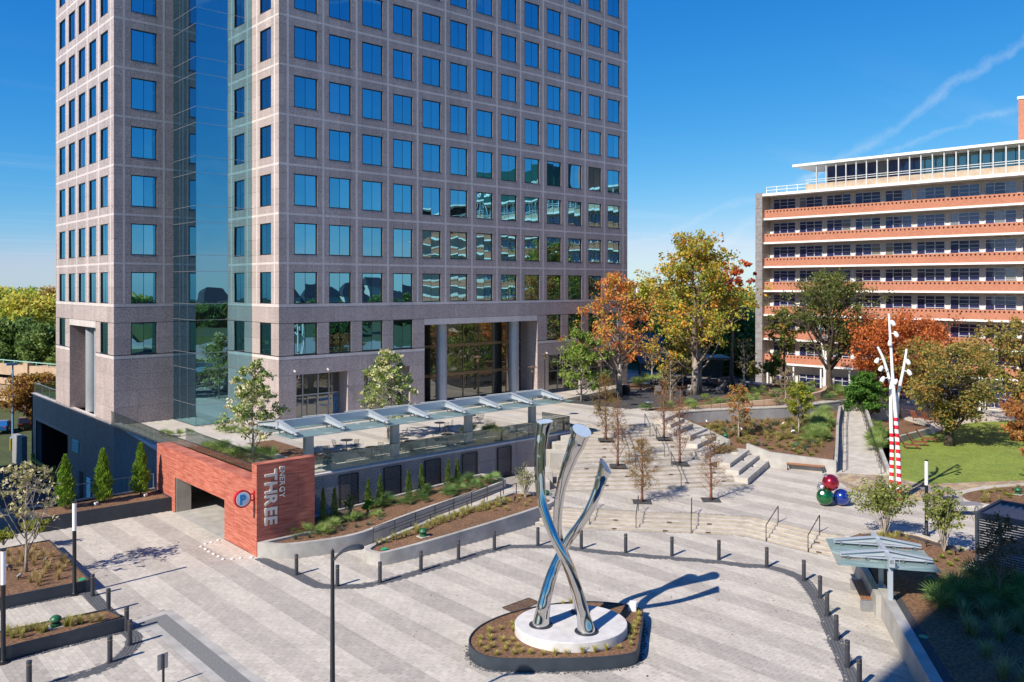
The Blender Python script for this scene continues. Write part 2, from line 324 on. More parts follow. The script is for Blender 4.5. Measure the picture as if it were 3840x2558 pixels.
M = {}
def granite(name, dark, lite, sc=15):
    m = pm(name, dark, lite, scale=sc, rough=0.55, bump=0.12, bscale=60, detail=8, lo=0.40, hi=0.60, big=0.12)
    t = m.node_tree; b = t.nodes['Principled BSDF']; src = b.inputs['Base Color'].links[0].from_socket; oi = nd(t, 'ShaderNodeObjectInfo'); mr = nd(t, 'ShaderNodeMapRange'); mr.inputs[3].default_value = 0.91; mr.inputs[4].default_value = 1.07; t.links.new(oi.outputs['Random'], mr.inputs[0])
    mx = nd(t, 'ShaderNodeMixRGB', blend_type='MULTIPLY'); mx.inputs[0].default_value = 1; t.links.new(src, mx.inputs[1]); t.links.new(mr.outputs[0], mx.inputs[2])
    g = nd(t, 'ShaderNodeNewGeometry'); mp_ = nd(t, 'ShaderNodeMapping'); mp_.inputs['Scale'].default_value = (1.1, 1.1, 0.05); t.links.new(g.outputs['Position'], mp_.inputs[0]); n = nd(t, 'ShaderNodeTexNoise', Scale=1.0, Detail=6, Roughness=0.7); t.links.new(mp_.outputs[0], n.inputs['Vector'])
    m2 = nd(t, 'ShaderNodeMapRange'); m2.inputs[1].default_value = 0.35; m2.inputs[2].default_value = 0.65; m2.inputs[3].default_value = 0.88; m2.inputs[4].default_value = 1.05; t.links.new(n.outputs[0], m2.inputs[0]); mx2 = nd(t, 'ShaderNodeMixRGB', blend_type='MULTIPLY'); mx2.inputs[0].default_value = 1; t.links.new(mx.outputs[0], mx2.inputs[1]); t.links.new(m2.outputs[0], mx2.inputs[2]); t.links.new(mx2.outputs[0], b.inputs['Base Color'])
    return m
M['granite'] = granite('granite_flamed', (0.32, 0.258, 0.245), (0.585, 0.495, 0.47))
M['granite_lite'] = granite('granite_pale', (0.58, 0.515, 0.495), (0.74, 0.675, 0.65))
M['granite_low'] = granite('granite_podium', (0.20, 0.168, 0.165), (0.46, 0.405, 0.395))
M['joint'] = pm('stone_joint', (0.06, 0.053, 0.052), scale=9)
M['winframe'] = pm('dark_window_metal', (0.035, 0.035, 0.04), rough=0.4, metal=0.6)
M['glass'] = mirror_glass('tower_window_glass', (0.23, 0.56, 0.70), 0.80, wob=0.010, wscale=0.45)
M['glass_bay'] = mirror_glass('curtain_wall_glass', (0.30, 0.58, 0.68), 0.78, wob=0.012, wscale=0.35)
M['glass_shop'] = mirror_glass('shopfront_glass', (0.45, 0.47, 0.45), 0.42, inner=(0.02, 0.02, 0.02), wob=0.012, wscale=0.6)
M['alu'] = pm('grey_metal', (0.42, 0.43, 0.45), (0.36, 0.37, 0.39), rough=0.35, metal=0.7)
M['colmetal'] = pm('silver_column_paint', (0.46, 0.49, 0.53), (0.40, 0.43, 0.47), scale=0.8, rough=0.35, metal=0.35)
M['riser'] = pm('stained_shaded_riser_concrete', (0.45, 0.40, 0.335), (0.345, 0.30, 0.245), scale=2.2, rough=0.9, detail=9, stretch=(1, 1, 4), big=0.2)  # darker than the treads: concrete stains plus painted-in nosing shade
M['steelpaint'] = pm('pale_silver_paint', (0.52, 0.57, 0.62), (0.47, 0.52, 0.57), scale=1.2, rough=0.35, metal=0.35)
M['gold'] = pm('bronze_transom', (0.35, 0.24, 0.13), (0.28, 0.19, 0.11), rough=0.35, metal=0.6)
M['white'] = pm('white_paint', (0.80, 0.80, 0.79), (0.74, 0.74, 0.73), scale=1.5, rough=0.45)
M['offwhite'] = pm('cream_plaster', (0.66, 0.61, 0.56), (0.58, 0.53, 0.48), scale=1.2, rough=0.8, big=0.10)
M['red'] = pm('red_paint', (0.62, 0.015, 0.03), (0.55, 0.012, 0.025), rough=0.4)
M['blue'] = pm('sign_blue', (0.03, 0.30, 0.68), rough=0.35)
M['concrete'] = pm('cast_concrete', (0.46, 0.44, 0.41), (0.36, 0.345, 0.32), scale=1.4, rough=0.85, bump=0.08, bscale=30, detail=9, big=0.18, stain=0.18)
M['concrete_lite'] = pm('pale_concrete', (0.53, 0.49, 0.43), (0.43, 0.39, 0.335), scale=1.6, rough=0.85, bump=0.06, bscale=30, detail=9, big=0.15)
M['concrete_grey'] = pm('grey_render', (0.30, 0.295, 0.30), (0.25, 0.245, 0.25), scale=1.2, rough=0.9, bump=0.05, bscale=25, big=0.12)
M['stair'] = pm('stair_concrete', (0.53, 0.485, 0.425), (0.41, 0.36, 0.30), scale=1.8, rough=0.85, bump=0.05, bscale=25, detail=10, stretch=(1, 1, 3), big=0.16)
M['paver'] = pm('clay_and_stone_paver', (1.0, 0.98, 0.95), (0.88, 0.855, 0.825), scale=7, rough=0.85, bump=0.12, bscale=45, attr=True, big=0.16, stain=0.16)
M['joint_sand'] = pm('joint_sand', (0.33, 0.30, 0.275), (0.26, 0.24, 0.22), scale=9, rough=0.95)
M['cobble'] = pm('dark_cobble', (0.125, 0.128, 0.14), (0.08, 0.083, 0.092), scale=11, rough=0.8, bump=0.3, bscale=22, attr=False)
M['asphalt'] = pm('asphalt', (0.055, 0.055, 0.058), (0.04, 0.04, 0.042), scale=20, rough=0.9, bump=0.1)
M['planter'] = pm('blue_grey_planter_steel', (0.045, 0.058, 0.075), (0.035, 0.045, 0.06), scale=2.0, rough=0.5, metal=0.2, big=0.12)
M['bollard'] = pm('dark_grey_bollard_paint', (0.052, 0.055, 0.068), rough=0.45, metal=0.2)
M['black'] = pm('black_paint', (0.016, 0.016, 0.017), (0.012, 0.012, 0.013), rough=0.4)
M['charcoal'] = pm('charcoal_paint', (0.035, 0.04, 0.048), (0.028, 0.032, 0.04), rough=0.5)
M['stainless'] = pm('brushed_stainless', (0.42, 0.40, 0.37), (0.36, 0.34, 0.31), rough=0.32, metal=0.9)
M['rail'] = pm('dark_handrail_metal', (0.16, 0.145, 0.13), (0.12, 0.11, 0.10), rough=0.35, metal=0.8)
M['mulch'] = pm('bark_mulch', (0.27, 0.145, 0.075), (0.10, 0.052, 0.028), scale=9, rough=0.95, bump=0.9, bscale=26, detail=9, big=0.25)
M['gravel'] = pm('dark_gravel', (0.075, 0.075, 0.08), (0.03, 0.03, 0.032), scale=16, rough=0.9, bump=0.8, bscale=30)
M['lawn'] = pm('mown_lawn', (0.235, 0.285, 0.05), (0.165, 0.235, 0.035), scale=2.2, rough=0.9, bump=0.5, bscale=40, big=0.22)
M['grass_far'] = pm('rough_grass', (0.07, 0.09, 0.025), (0.05, 0.07, 0.02), scale=1.0, rough=0.95, big=0.3)
M['turf'] = pm('artificial_turf', (0.08, 0.22, 0.02), (0.06, 0.17, 0.015), scale=20, rough=0.9, bump=0.4)
M['brick'] = pm('orange_brick', (0.50, 0.215, 0.135), (0.40, 0.155, 0.092), scale=3.5, rough=0.85, bump=0.25, bscale=14, stretch=(1, 1, 3.5), big=0.10)
M['redstone'] = pm('red_sandstone', (0.54, 0.185, 0.125), (0.33, 0.075, 0.048), scale=1.7, rough=0.7, stretch=(0.6, 0.6, 8), bump=0.08, bscale=5, detail=9, big=0.12)
M['ledge'] = pm('grey_ledge_stone', (0.30, 0.28, 0.28), (0.20, 0.19, 0.20), scale=2.5, rough=0.8, bump=0.2, bscale=10, big=0.2)
M['tanstone'] = pm('tan_marble', (0.52, 0.42, 0.31), (0.42, 0.31, 0.22), scale=1.3, rough=0.5, detail=9, big=0.15)
M['flag'] = pm('flagstone', (1, 1, 1), (0.75, 0.75, 0.75), scale=4, rough=0.85, bump=0.2, bscale=12, attr=True)
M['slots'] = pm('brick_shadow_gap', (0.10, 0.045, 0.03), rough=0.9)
M['winblue'] = mirror_glass('balcony_window_glass', (0.36, 0.40, 0.58), 0.13, inner=(0.02, 0.022, 0.085), wob=0.01, wscale=0.8)
M['winteal'] = mirror_glass('penthouse_glass', (0.45, 0.6, 0.6), 0.35, inner=(0.05, 0.10, 0.11), wob=0.01)
M['glassrail'] = clear_glass('balustrade_glass', (0.93, 0.98, 0.96), 0.018, 0.02, (0.30, 0.42, 0.36))
M['canopy'] = clear_glass('frosted_canopy_glass', (0.55, 0.78, 0.76), 0.70, 0.06, (0.55, 0.75, 0.74))
M['louvre_grey'] = pm('grey_louvre_paint', (0.24, 0.28, 0.29), rough=0.4, metal=0.4)
M['chrome'], _t, _b = mat_base('mirror_polished_steel'); _b.inputs['Metallic'].default_value = 1; _b.inputs['Base Color'].default_value = (0.60, 0.595, 0.585, 1); _b.inputs['Roughness'].default_value = 0.015
M['slate'] = pm('slate_grey_paint', (0.085, 0.094, 0.108), (0.07, 0.078, 0.09), rough=0.5)
M['lid'] = pm('satin_steel_lid', (0.44, 0.53, 0.62), (0.40, 0.49, 0.58), rough=0.45, metal=0.15)
M['limestone'] = pm('pale_limestone', (0.66, 0.64, 0.62), (0.55, 0.53, 0.52), scale=2.2, rough=0.7, detail=9, big=0.12)
M['wood'] = pm('warm_hardwood', (0.33, 0.15, 0.065), (0.23, 0.095, 0.04), scale=5, rough=0.55, stretch=(1, 6, 6), coord='obj')
M['woodred'] = pm('red_cedar', (0.26, 0.085, 0.05), (0.19, 0.06, 0.035), scale=5, rough=0.6)
M['cushion'] = pm('grey_outdoor_fabric', (0.23, 0.22, 0.23), (0.19, 0.18, 0.19), scale=14, rough=0.95)
M['wicker'] = pm('charcoal_wicker', (0.07, 0.068, 0.07), (0.045, 0.045, 0.047), scale=20, rough=0.8, bump=0.3)
M['diffuser'] = pm('white_diffuser_acrylic', (0.86, 0.85, 0.84), (0.83, 0.82, 0.81), rough=0.3)
M['green_dome'] = pm('green_plastic', (0.02, 0.12, 0.05), (0.015, 0.09, 0.04), rough=0.4)
M['lidgreen'] = pm('bright_green_lid', (0.02, 0.36, 0.16), rough=0.5)
M['yellow'] = pm('safety_yellow', (0.45, 0.33, 0.03), (0.36, 0.26, 0.03), rough=0.6, big=0.2)
M['bark'] = pm('grey_bark', (0.24, 0.19, 0.15), (0.13, 0.10, 0.08), scale=4, rough=0.9, bump=0.5, bscale=14, stretch=(1, 1, 0.3))
M['bark_pale'] = pm('pale_bark', (0.42, 0.37, 0.31), (0.24, 0.20, 0.165), scale=3, rough=0.9, bump=0.3, bscale=12)
M['bark_red'] = pm('red_brown_bark', (0.24, 0.10, 0.06), (0.15, 0.06, 0.037), scale=6, rough=0.9, bump=0.3)
M['bark_dark'] = pm('dark_bark', (0.10, 0.075, 0.055), (0.05, 0.038, 0.028), scale=5, rough=0.95, bump=0.4)
M['leaf'] = leaf_mat('leaf', 0.42); M['needle'] = leaf_mat('needle_foliage', 0.2, 0.6)
M['tan'] = pm('tan_precast', (0.52, 0.37, 0.25), (0.45, 0.31, 0.21), scale=0.8, rough=0.9, big=0.12)
M['rust'] = pm('rusty_iron', (0.16, 0.10, 0.07), (0.09, 0.06, 0.045), scale=9, rough=0.8, metal=0.3)
M['teal'] = pm('teal_shade_fabric', (0.05, 0.085, 0.10), (0.04, 0.07, 0.085), scale=1.0, rough=0.8)
M['tealpaint'] = pm('mint_paint', (0.36, 0.60, 0.52), rough=0.5)
M['whitestone'] = pm('white_ceramic', (0.78, 0.76, 0.72), rough=0.4)
M['dark'] = pm('dark_interior', (0.02, 0.02, 0.022), rough=0.9)
M['lampglow'] = emit_mat('gas_lamp_flame', (1.0, 0.50, 0.14), 2.2)
# ---------------------------------------------------------------- ground and terrain
ZT = 3.1          # terrace level
ZP = 0.75         # middle plaza level
def sheet(name, poly, z, th, mat, **pr):
    o = MB().prism(poly, z - th, z).build(name, mat, **pr); o['kind'] = pr.get('kind', 'structure'); return o
sheet('ground', [(-700, -700), (900, -700), (900, 900), (-700, 900)], -4.65, 0.5, M['grass_far'])
sheet('terrain', [(88, -160), (420, -160), (420, 110), (76, 110), (76, 72), (88, 72)], 0.70, 5.0, M['grass_far'])
sheet('service_road', [(-30, 72), (20.5, 66), (20.5, 175), (6, 175), (2, 90), (-30, 90)], -4.5, 0.12, M['asphalt'])

# ---------------------------------------------------------------- office tower
tower = wthing('office_tower', 'tall purple-grey granite office tower with a grid of square blue windows', 'office tower', (47, 70, ZT))
QX0, QX1, QY = 30.54, 73.40, 60.92            # front face
BX, BY = 25.83, 65.75                          # curtain wall corner
PX, PY, PY1 = 21.11, 70.55, 87.96              # left block
FRONT = ('X', QY); LEFT = ('Y', PX); BLOCK = ('X', PY); SIDE = ('Y', QX0)
def fbox(mb, fc, s0, s1, o0, o1, z0, z1, m=0):   # s along the face, o outward from it
    if fc[0] == 'X': return mb.box(s0, fc[1] - o1, z0, s1, fc[1] - o0, z1, m)
    return mb.box(fc[1] - o1, s0, z0, fc[1] - o0, s1, z1, m)
FL = 3.96; ZB = [16.11 + FL * k for k in range(9)]
ROWS = [(12.85, 15.41)] + [(z + 0.70, z + 3.26) for z in ZB[:8]]
TOPZ = ZB[8] + 0.7
LOWROW = (8.70, 11.27)
PANELS = []
def panel(fc, s0, s1, z0, z1):
    if s1 - s0 > 0.05 and z1 - z0 > 0.05: PANELS.append((fc, s0 + 0.008, s1 - 0.008, z0 + 0.008, z1 - 0.008))
def wall_strips(mb, fc, s0, s1, z0, z1, openings):
    """backing wall of one face: openings are (s0,s1,z0,z1)"""
    zs = sorted({z0, z1} | {o[2] for o in openings} | {o[3] for o in openings})
    for a, b in zip(zs, zs[1:]):
        ops = sorted((o[0], o[1]) for o in openings if o[2] <= a + 1e-6 and o[3] >= b - 1e-6); x = s0
        for p, q in ops:
            if p > x: fbox(mb, fc, x, p, -0.35, -0.03, a, b)
            x = q
        if s1 > x: fbox(mb, fc, x, s1, -0.35, -0.03, a, b)
# shared window meshes
def win_frame_mesh(axis, wd, ht):
    mb = MB(); fc = (axis, 0.0); t = 0.07
    fbox(mb, fc, 0, wd, -0.16, -0.035, 0, t); fbox(mb, fc, 0, wd, -0.16, -0.035, ht - t, ht)
    fbox(mb, fc, 0, t, -0.16, -0.035, t, ht - t); fbox(mb, fc, wd - t, wd, -0.16, -0.035, t, ht - t)
    fbox(mb, fc, wd / 2 - 0.014, wd / 2 + 0.014, -0.15, -0.10, t, ht - t)
    fbox(mb, fc, 0.02, wd - 0.02, -0.034, 0.012, 0.0, 0.05)
    me = bpy.data.meshes.new('window_frame'); me.from_pydata(mb.v, [], mb.f); me.materials.append(M['winframe']); return me
def pane_mesh(axis, wd, ht, i):
    rn = random.Random(i * 31 + 5); tx, tz = rn.uniform(-1, 1) * 0.004, rn.uniform(-1, 1) * 0.003; mb = MB(); fc = (axis, 0.0)
    fbox(mb, fc, 0, wd, -0.012, 0, 0, ht)
    vs = []
    for (x, y, z) in mb.v:
        s_ = x if axis == 'X' else y; o = (s_ - wd / 2) * tx * 2 + (z - ht / 2) * tz * 2
        vs.append((x, y - o, z) if axis == 'X' else (x - o, y, z))
    me = bpy.data.meshes.new('pane'); me.from_pydata(vs, [], mb.f); me.materials.append(M['glass']); return me
WM = {}
def window(parent, fc, s0, s1, z0, z1):
    wd, ht = round(s1 - s0, 3), round(z1 - z0, 3); key = (fc[0], wd, ht)
    if key not in WM: WM[key] = (win_frame_mesh(fc[0], wd, ht), [pane_mesh(fc[0], wd / 2 - 0.09, ht - 0.14, i) for i in range(8)])
    fr = bpy.data.objects.new('window', WM[key][0]); COL.objects.link(fr); fr.parent = parent; og = ORG[parent]
    fr.location = (s0 - og.x, fc[1] - og.y, z0 - og.z) if fc[0] == 'X' else (fc[1] - og.x, s0 - og.y, z0 - og.z)
    for j in (0, 1):
        p = bpy.data.objects.new('pane', random.choice(WM[key][1])); COL.objects.link(p); p.parent = fr
        a = 0.07 + j * (wd / 2 - 0.05)
        p.location = (a, 0.105, 0.07) if fc[0] == 'X' else (0.105, a, 0.07)
wall = MB(); band = MB()
BAY = 3.18; FW = [(31.86 + BAY * k, 33.93 + BAY * k) for k in range(13)]
faces = [(FRONT, QX0, QX1, FW), (LEFT, PY, PY1, [(PY + 1.52 + 3.17 * k, PY + 3.5 + 3.17 * k) for k in range(5)]),
         (BLOCK, PX, BX, [(22.43, 24.46)]), (SIDE, QY, BY, [(62.27, 64.26)])]
VB = {id(FRONT): [31.32 + BAY * k for k in range(14)], id(LEFT): [PY + 0.9 + 3.17 * k for k in range(6)], id(BLOCK): [21.89, 25.04], id(SIDE): [61.68, 64.84]}
for fc, s0, s1, wins in faces:
    ops = []
    for (a, b) in ROWS:
        for (p, q) in wins: ops.append((p, q, a, b)); window(tower, fc, p, q, a, b)
    low = list(wins)
    if fc is FRONT: low = wins[:4] + wins[9:]
    if fc is LEFT: low = [wins[0], wins[4]]
    for (p, q) in low: ops.append((p, q) + LOWROW); window(tower, fc, p, q, *LOWROW)
    big = []
    if fc is FRONT: big = [(32.07, 36.8, ZT, 7.1), (38.4, 43.2, ZT, 7.1), (44.8, 59.1, ZT, 10.74), (60.7, 65.5, ZT, 7.1), (67.1, 71.8, ZT, 7.1)]
    if fc is LEFT: big = [(75.4, 83.25, ZT, 10.74)]
    wall_strips(wall, fc, s0 + 0.04, s1 - 0.04, ZT - 0.1, TOPZ, ops + [(o[0] - 0.02, o[1] + 0.02, o[2] - 0.1, o[3] + 0.02) for o in big])
    # stone panels, upper floors
    ed = [s0]
    for (p, q) in wins: ed += [p, q]
    ed.append(s1)
    def piers():
        for i in range(0, len(ed), 2): yield ed[i], ed[i + 1]
    for k, zb in enumerate(ZB):
        for (p, q) in wins:
            mid = (p + q) / 2; panel(fc, p, mid, zb - 0.70, zb + 0.70); panel(fc, mid, q, zb - 0.70, zb + 0.70)
        for (p, q) in piers():
            panel(fc, p, q, zb - 0.70, zb + 0.70)
            if k < 8: panel(fc, p, q, zb + 0.70, zb + 1.98); panel(fc, p, q, zb + 1.98, zb + 3.26)
    for (p, q) in piers(): panel(fc, p, q, 12.85, 14.13); panel(fc, p, q, 14.13, 15.41)
    # plain base courses down to the terrace
    def course(z0, z1, opn, step=3.18):
        xs = [s0]; x = s0 + 1.85
        while x < s1 - 0.6: xs.append(x); x += step
        xs.append(s1)
        cuts = sorted(set(xs) | {v for o in opn for v in o})
        for a, b in zip(cuts, cuts[1:]):
            if not any(o[0] - 1e-6 <= a and b <= o[1] + 1e-6 for o in opn): panel(fc, a, b, z0, z1)
    lw = [(p, q) for p, q in low]; tall = [(o[0], o[1]) for o in big if o[3] > 8]; bg_ = [(o[0], o[1]) for o in big]
    course(11.30, 12.57, [], 3.18)
    for a, b in ((8.70, 9.98), (9.98, 11.27)): course(a, b, lw + tall, 3.18)
    course(7.1, 8.36, tall)
    for a, b in ((3.1, 4.45), (4.45, 5.8), (5.8, 7.1)): course(a, b, bg_)
    # pale inlaid bands
    for zb in ZB: fbox(band, fc, s0 - 0.004, s1 + 0.004, -0.01, 0.004, zb - 0.085, zb + 0.085)
    for x in VB[id(fc)]: fbox(band, fc, x - 0.09, x + 0.09, -0.01, 0.003, 12.85, TOPZ)
    fbox(band, fc, s0 - 0.004, s1 + 0.004, -0.01, 0.006, 12.58, 12.84)
    x = s0
    for (p, q) in sorted(tall) + [(s1, s1)]:
        if p > x: fbox(band, fc, x - (0.004 if x == s0 else 0), p + (0.004 if p == s1 else 0), -0.01, 0.006, 8.37, 8.63)
        x = q
    for (p, q) in tall: fbox(band, fc, p, q, -0.03, 0.006, 10.74, 11.28)
wall.build('wall', M['joint'], tower)
band.build('inlaid_band', M['granite_lite'], tower, label='paler granite strips crossing the facade', kind='stuff')
# reveals of the recesses, inner walls
for (a, b, zt, dpt) in ((32.07, 36.8, 7.1, 1.6), (38.4, 43.2, 7.1, 1.6), (44.8, 59.1, 10.74, 2.6), (60.7, 65.5, 7.1, 1.6), (67.1, 71.8, 7.1, 1.6)):
    for bx in ((a - 0.25, QY + 0.03, ZT - 0.05, a, QY + dpt, zt + 0.2), (b, QY + 0.03, ZT - 0.05, b + 0.25, QY + dpt, zt + 0.2), (a, QY + 0.35, zt, b, QY + dpt, zt + 0.2)): MB().box(*bx).build('recess_wall', M['granite'], tower)
for bx in ((PX + 0.03, 75.15, ZT - 0.05, PX + 2.6, 75.4, 10.9), (PX + 0.03, 83.25, ZT - 0.05, PX + 2.6, 83.5, 10.9), (PX + 0.35, 75.4, 10.74, PX + 2.6, 83.25, 10.94), (PX + 2.5, 75.2, ZT - 0.05, PX + 2.75, 83.5, 10.94)): MB().box(*bx).build('recess_wall', M['granite'], tower)
# inner mass behind the skin and the floors above the picture
core = MB()
core.box(QX0 + 0.36, QY + 3.2, ZT, QX1, 100, TOPZ); core.box(QX0 + 0.36, QY + 0.36, 11.3, QX1, QY + 3.2, TOPZ)
core.box(BX + 0.2, BY + 0.2, ZT, QX0 + 0.36, 100, TOPZ); core.box(PX + 2.8, PY + 0.36, ZT, BX + 0.2, PY1, TOPZ); core.box(PX + 0.36, PY + 0.36, 11.3, PX + 2.8, PY1, TOPZ)
core.build('core', M['dark'], tower)
up = MB(); up.box(QX0, QY, TOPZ, QX1, 100, TOPZ + 14); up.box(BX, BY, TOPZ, QX0, 100, TOPZ + 14); up.box(PX, PY, TOPZ, BX, PY1, TOPZ + 14); up.box(QX1 - 0.02, QY + 0.01, ZT, QX1 + 0.02, 100, TOPZ); up.box(PX, PY1, ZT, BX + 0.2, PY1 + 0.05, TOPZ)
up.build('upper_storeys', M['granite'], tower)
# stone panels: the 300 largest are objects, the others one part
def pan_size(p):
    fc, s0, s1, z0, z1 = p; s_ = (s0 + s1) / 2; X, Y = (s_, fc[1]) if fc[0] == 'X' else (fc[1], s_); d = dep(X, Y); z = (z0 + z1) / 2
    return (s1 - s0) * (z1 - z0) / d ** 2 if z < H + YH / F * d + 1 else 0
PANELS.sort(key=pan_size, reverse=True)
PM = {}; rest = MB(); og = ORG[tower]
for i, (fc, s0, s1, z0, z1) in enumerate(PANELS):
    if i >= 300: fbox(rest, fc, s0, s1, -0.03, 0.0, z0, z1); continue
    key = (fc[0], round(s1 - s0, 2), round(z1 - z0, 2))
    if key not in PM:
        mb = MB(); fbox(mb, (fc[0], 0.0), 0, s1 - s0, -0.03, 0.0, 0, z1 - z0); me = bpy.data.meshes.new('stone_panel'); me.from_pydata(mb.v, [], mb.f); me.materials.append(M['granite']); PM[key] = me
    o = bpy.data.objects.new('stone_panel', PM[key]); COL.objects.link(o); o.parent = tower
    o.location = (s0 - og.x, fc[1] - og.y, z0 - og.z) if fc[0] == 'X' else (fc[1] - og.x, s0 - og.y, z0 - og.z)
rest.build('stone_panels', M['granite'], tower, kind='stuff')
# curtain wall in the notch: mirror panes, thin mullions
def cpane(x0, y0, x1, y1, z0, z1):
    mb = MB(); t = 0.012
    if x0 == x1: mb.box(x0 - t, y0 + t, z0 + t, x0, y1 - t, z1 - t)
    else: mb.box(x0 + t, y0 - t, z0 + t, x1 - t, y0, z1 - t)
    mb.build('curtain_pane', M['glass_bay'], tower)
zc = [ZT, 4.75, 7.6, 8.9, 11.55, 12.85]
for zb in ZB[:8]: zc += [zb - 0.65, zb + 0.65]
zc.append(TOPZ)
for a, b in zip(zc, zc[1:]):
    xm = BX + 2.65
    cpane(BX, BY, xm, BY, a, b); cpane(xm, BY, QX0, BY, a, b)
    for (p, q) in ((BY, BY + 1.75), (BY + 1.75, BY + 3.35), (BY + 3.35, PY)): cpane(BX, p, BX, q, a, b)
mul = MB()
for z in zc[1:-1]: mul.box(BX - 0.004, BY - 0.016, z - 0.018, QX0, BY + 0.02, z + 0.018); mul.box(BX - 0.016, BY, z - 0.018, BX + 0.02, PY, z + 0.018)
mul.box(BX + 2.635, BY - 0.015, ZT, BX + 2.665, BY + 0.02, TOPZ)
for y in (BY + 1.75, BY + 3.35): mul.box(BX - 0.015, y - 0.015, ZT, BX + 0.02, y + 0.015, TOPZ)
mul.build('mullion_grid', M['alu'], tower)
# lobby glazing, columns, left portico columns
ly = QY + 2.5
lx = [44.8, 46.3, 49.1, 51.3, 53.3, 55.2, 57.0, 59.1]; lz = [ZT, 5.72, 8.52, 10.74]
for a, b in zip(lx, lx[1:]):
    for c, d in zip(lz, lz[1:]): MB().box(a + 0.03, ly - 0.02, c + 0.06, b - 0.03, ly, d - 0.06).build('lobby_pane', M['glass_shop'], tower)
lm = MB()
for x in lx[1:-1]: lm.box(x - 0.035, ly - 0.09, ZT, x + 0.035, ly + 0.02, 10.74)
for z in (5.72, 8.52): lm.box(44.8, ly - 0.13, z - 0.14, 59.1, ly + 0.01, z + 0.14)
lm.build('lobby_transom', M['gold'], tower)
for (x, y) in ((47.65, 62.1), (56.9, 62.1)):
    MB().lathe([(0.52, ZT), (0.52, 6.0), (0.505, 6.01), (0.505, 6.04), (0.52, 6.05), (0.52, 8.9), (0.505, 8.91), (0.505, 8.94), (0.52, 8.95), (0.52, 10.78)], 28, (x, y, 0)).build('column', M['colmetal'], tower, smooth='auto')
for y in (79.9, 77.4): MB().lathe([(0.55, ZT), (0.55, 10.78)], 28, (PX + 1.0, y, 0)).build('column', M['colmetal'], tower, smooth='auto')
# shopfronts in the two left and two right openings
def shop(a, b, doors):
    y = QY + 1.35; zs = [ZT, 5.25, 7.1]; n = 4; xs = [a + (b - a) * t for t in (0, 0.26, 0.56, 0.78, 1.0)]
    fr = MB()
    for x in xs: fr.box(max(a, x - 0.05), y - 0.08, ZT, min(b, x + 0.05), y + 0.03, 7.1)
    fr.box(a, y - 0.081, 5.18, b, y + 0.029, 5.30); fr.box(a, y - 0.081, 7.0, b, y + 0.029, 7.1); fr.box(a, y - 0.081, ZT, b, y + 0.029, ZT + 0.12)
    if doors: fr.box(xs[1] + 0.42, y - 0.1, ZT, xs[1] + 0.50, y + 0.02, 5.18); fr.box(xs[2] - 0.12, y - 0.1, ZT, xs[2] - 0.05, y + 0.02, 5.18)
    fr.build('shopfront_frame', M['alu'], tower)
    for p, q in zip(xs, xs[1:]):
        for c, d in zip(zs, zs[1:]): MB().box(p + 0.05, y - 0.02, c + 0.06, q - 0.05, y, d - 0.06).build('shopfront_pane', M['glass_shop'], tower)
    return y
for (a, b) in ((32.07, 36.8), (38.4, 43.2), (60.7, 65.5), (67.1, 71.8)): sy = shop(a, b, a < 33)
# printed stickers on the first shopfront
def text_mesh(body, size, ext=0.004, bold=0.0, align='LEFT'):
    cu = bpy.data.curves.new('t', 'FONT'); cu.body = body; cu.size = size; cu.extrude = ext; cu.offset = bold; cu.align_x = align; cu.resolution_u = 3
    o = bpy.data.objects.new('t', cu); COL.objects.link(o); bpy.context.view_layer.update()
    me = bpy.data.meshes.new_from_object(o.evaluated_get(bpy.context.evaluated_depsgraph_get())); bpy.data.objects.remove(o); bpy.data.curves.remove(cu); return me
def letters(parent, body, size, loc, rot, mat, name='lettering', ext=0.004, bold=0.0):
    me = text_mesh(body, size, ext, bold); me.materials.clear(); me.materials.append(mat); me.name = name
    o = bpy.data.objects.new(name, me); COL.objects.link(o); o.parent = parent; og = ORG[parent]
    o.location = (loc[0] - og.x, loc[1] - og.y, loc[2] - og.z); o.rotation_euler = rot; return o
R90 = (math.radians(90), 0, 0)
letters(tower, "4,000 +", 0.34, (34.95, sy - 0.03, 4.62), R90, M['blue']); letters(tower, "OVER 200", 0.24, (34.95, sy - 0.03, 4.18), R90, M['blue']); letters(tower, "00 RSF", 0.26, (32.2, sy - 0.03, 4.35), R90, M['blue']); letters(tower, "SPACE", 0.2, (32.2, sy - 0.03, 4.05), R90, M['blue']); letters(tower, "AVAIL", 0.2, (32.2, sy - 0.03, 3.8), R90, M['blue'])
st = MB()
for i in range(9):
    z = 3.35 + i * 0.2
    st.box(36.25, sy - 0.03, z, 36.32, sy - 0.024, z + 0.17); st.box(36.34, sy - 0.03, z, 36.66, sy - 0.024, z + 0.05); st.box(36.4 + 0.1 * (i % 2), sy - 0.03, z + 0.08, 36.66, sy - 0.024, z + 0.13)
st.build('door_decal', M['blue'], tower)
# cameras on the wall
for (x, z) in ((31.9, 7.4), (34.9, 7.35), (60.4, 7.3)):
    MB().box(x - 0.06, QY - 0.14, z, x + 0.06, QY, z + 0.11).ball((x, QY - 0.12, z - 0.02), 0.06, 10, 8).build('wall_camera', M['white'], tower)

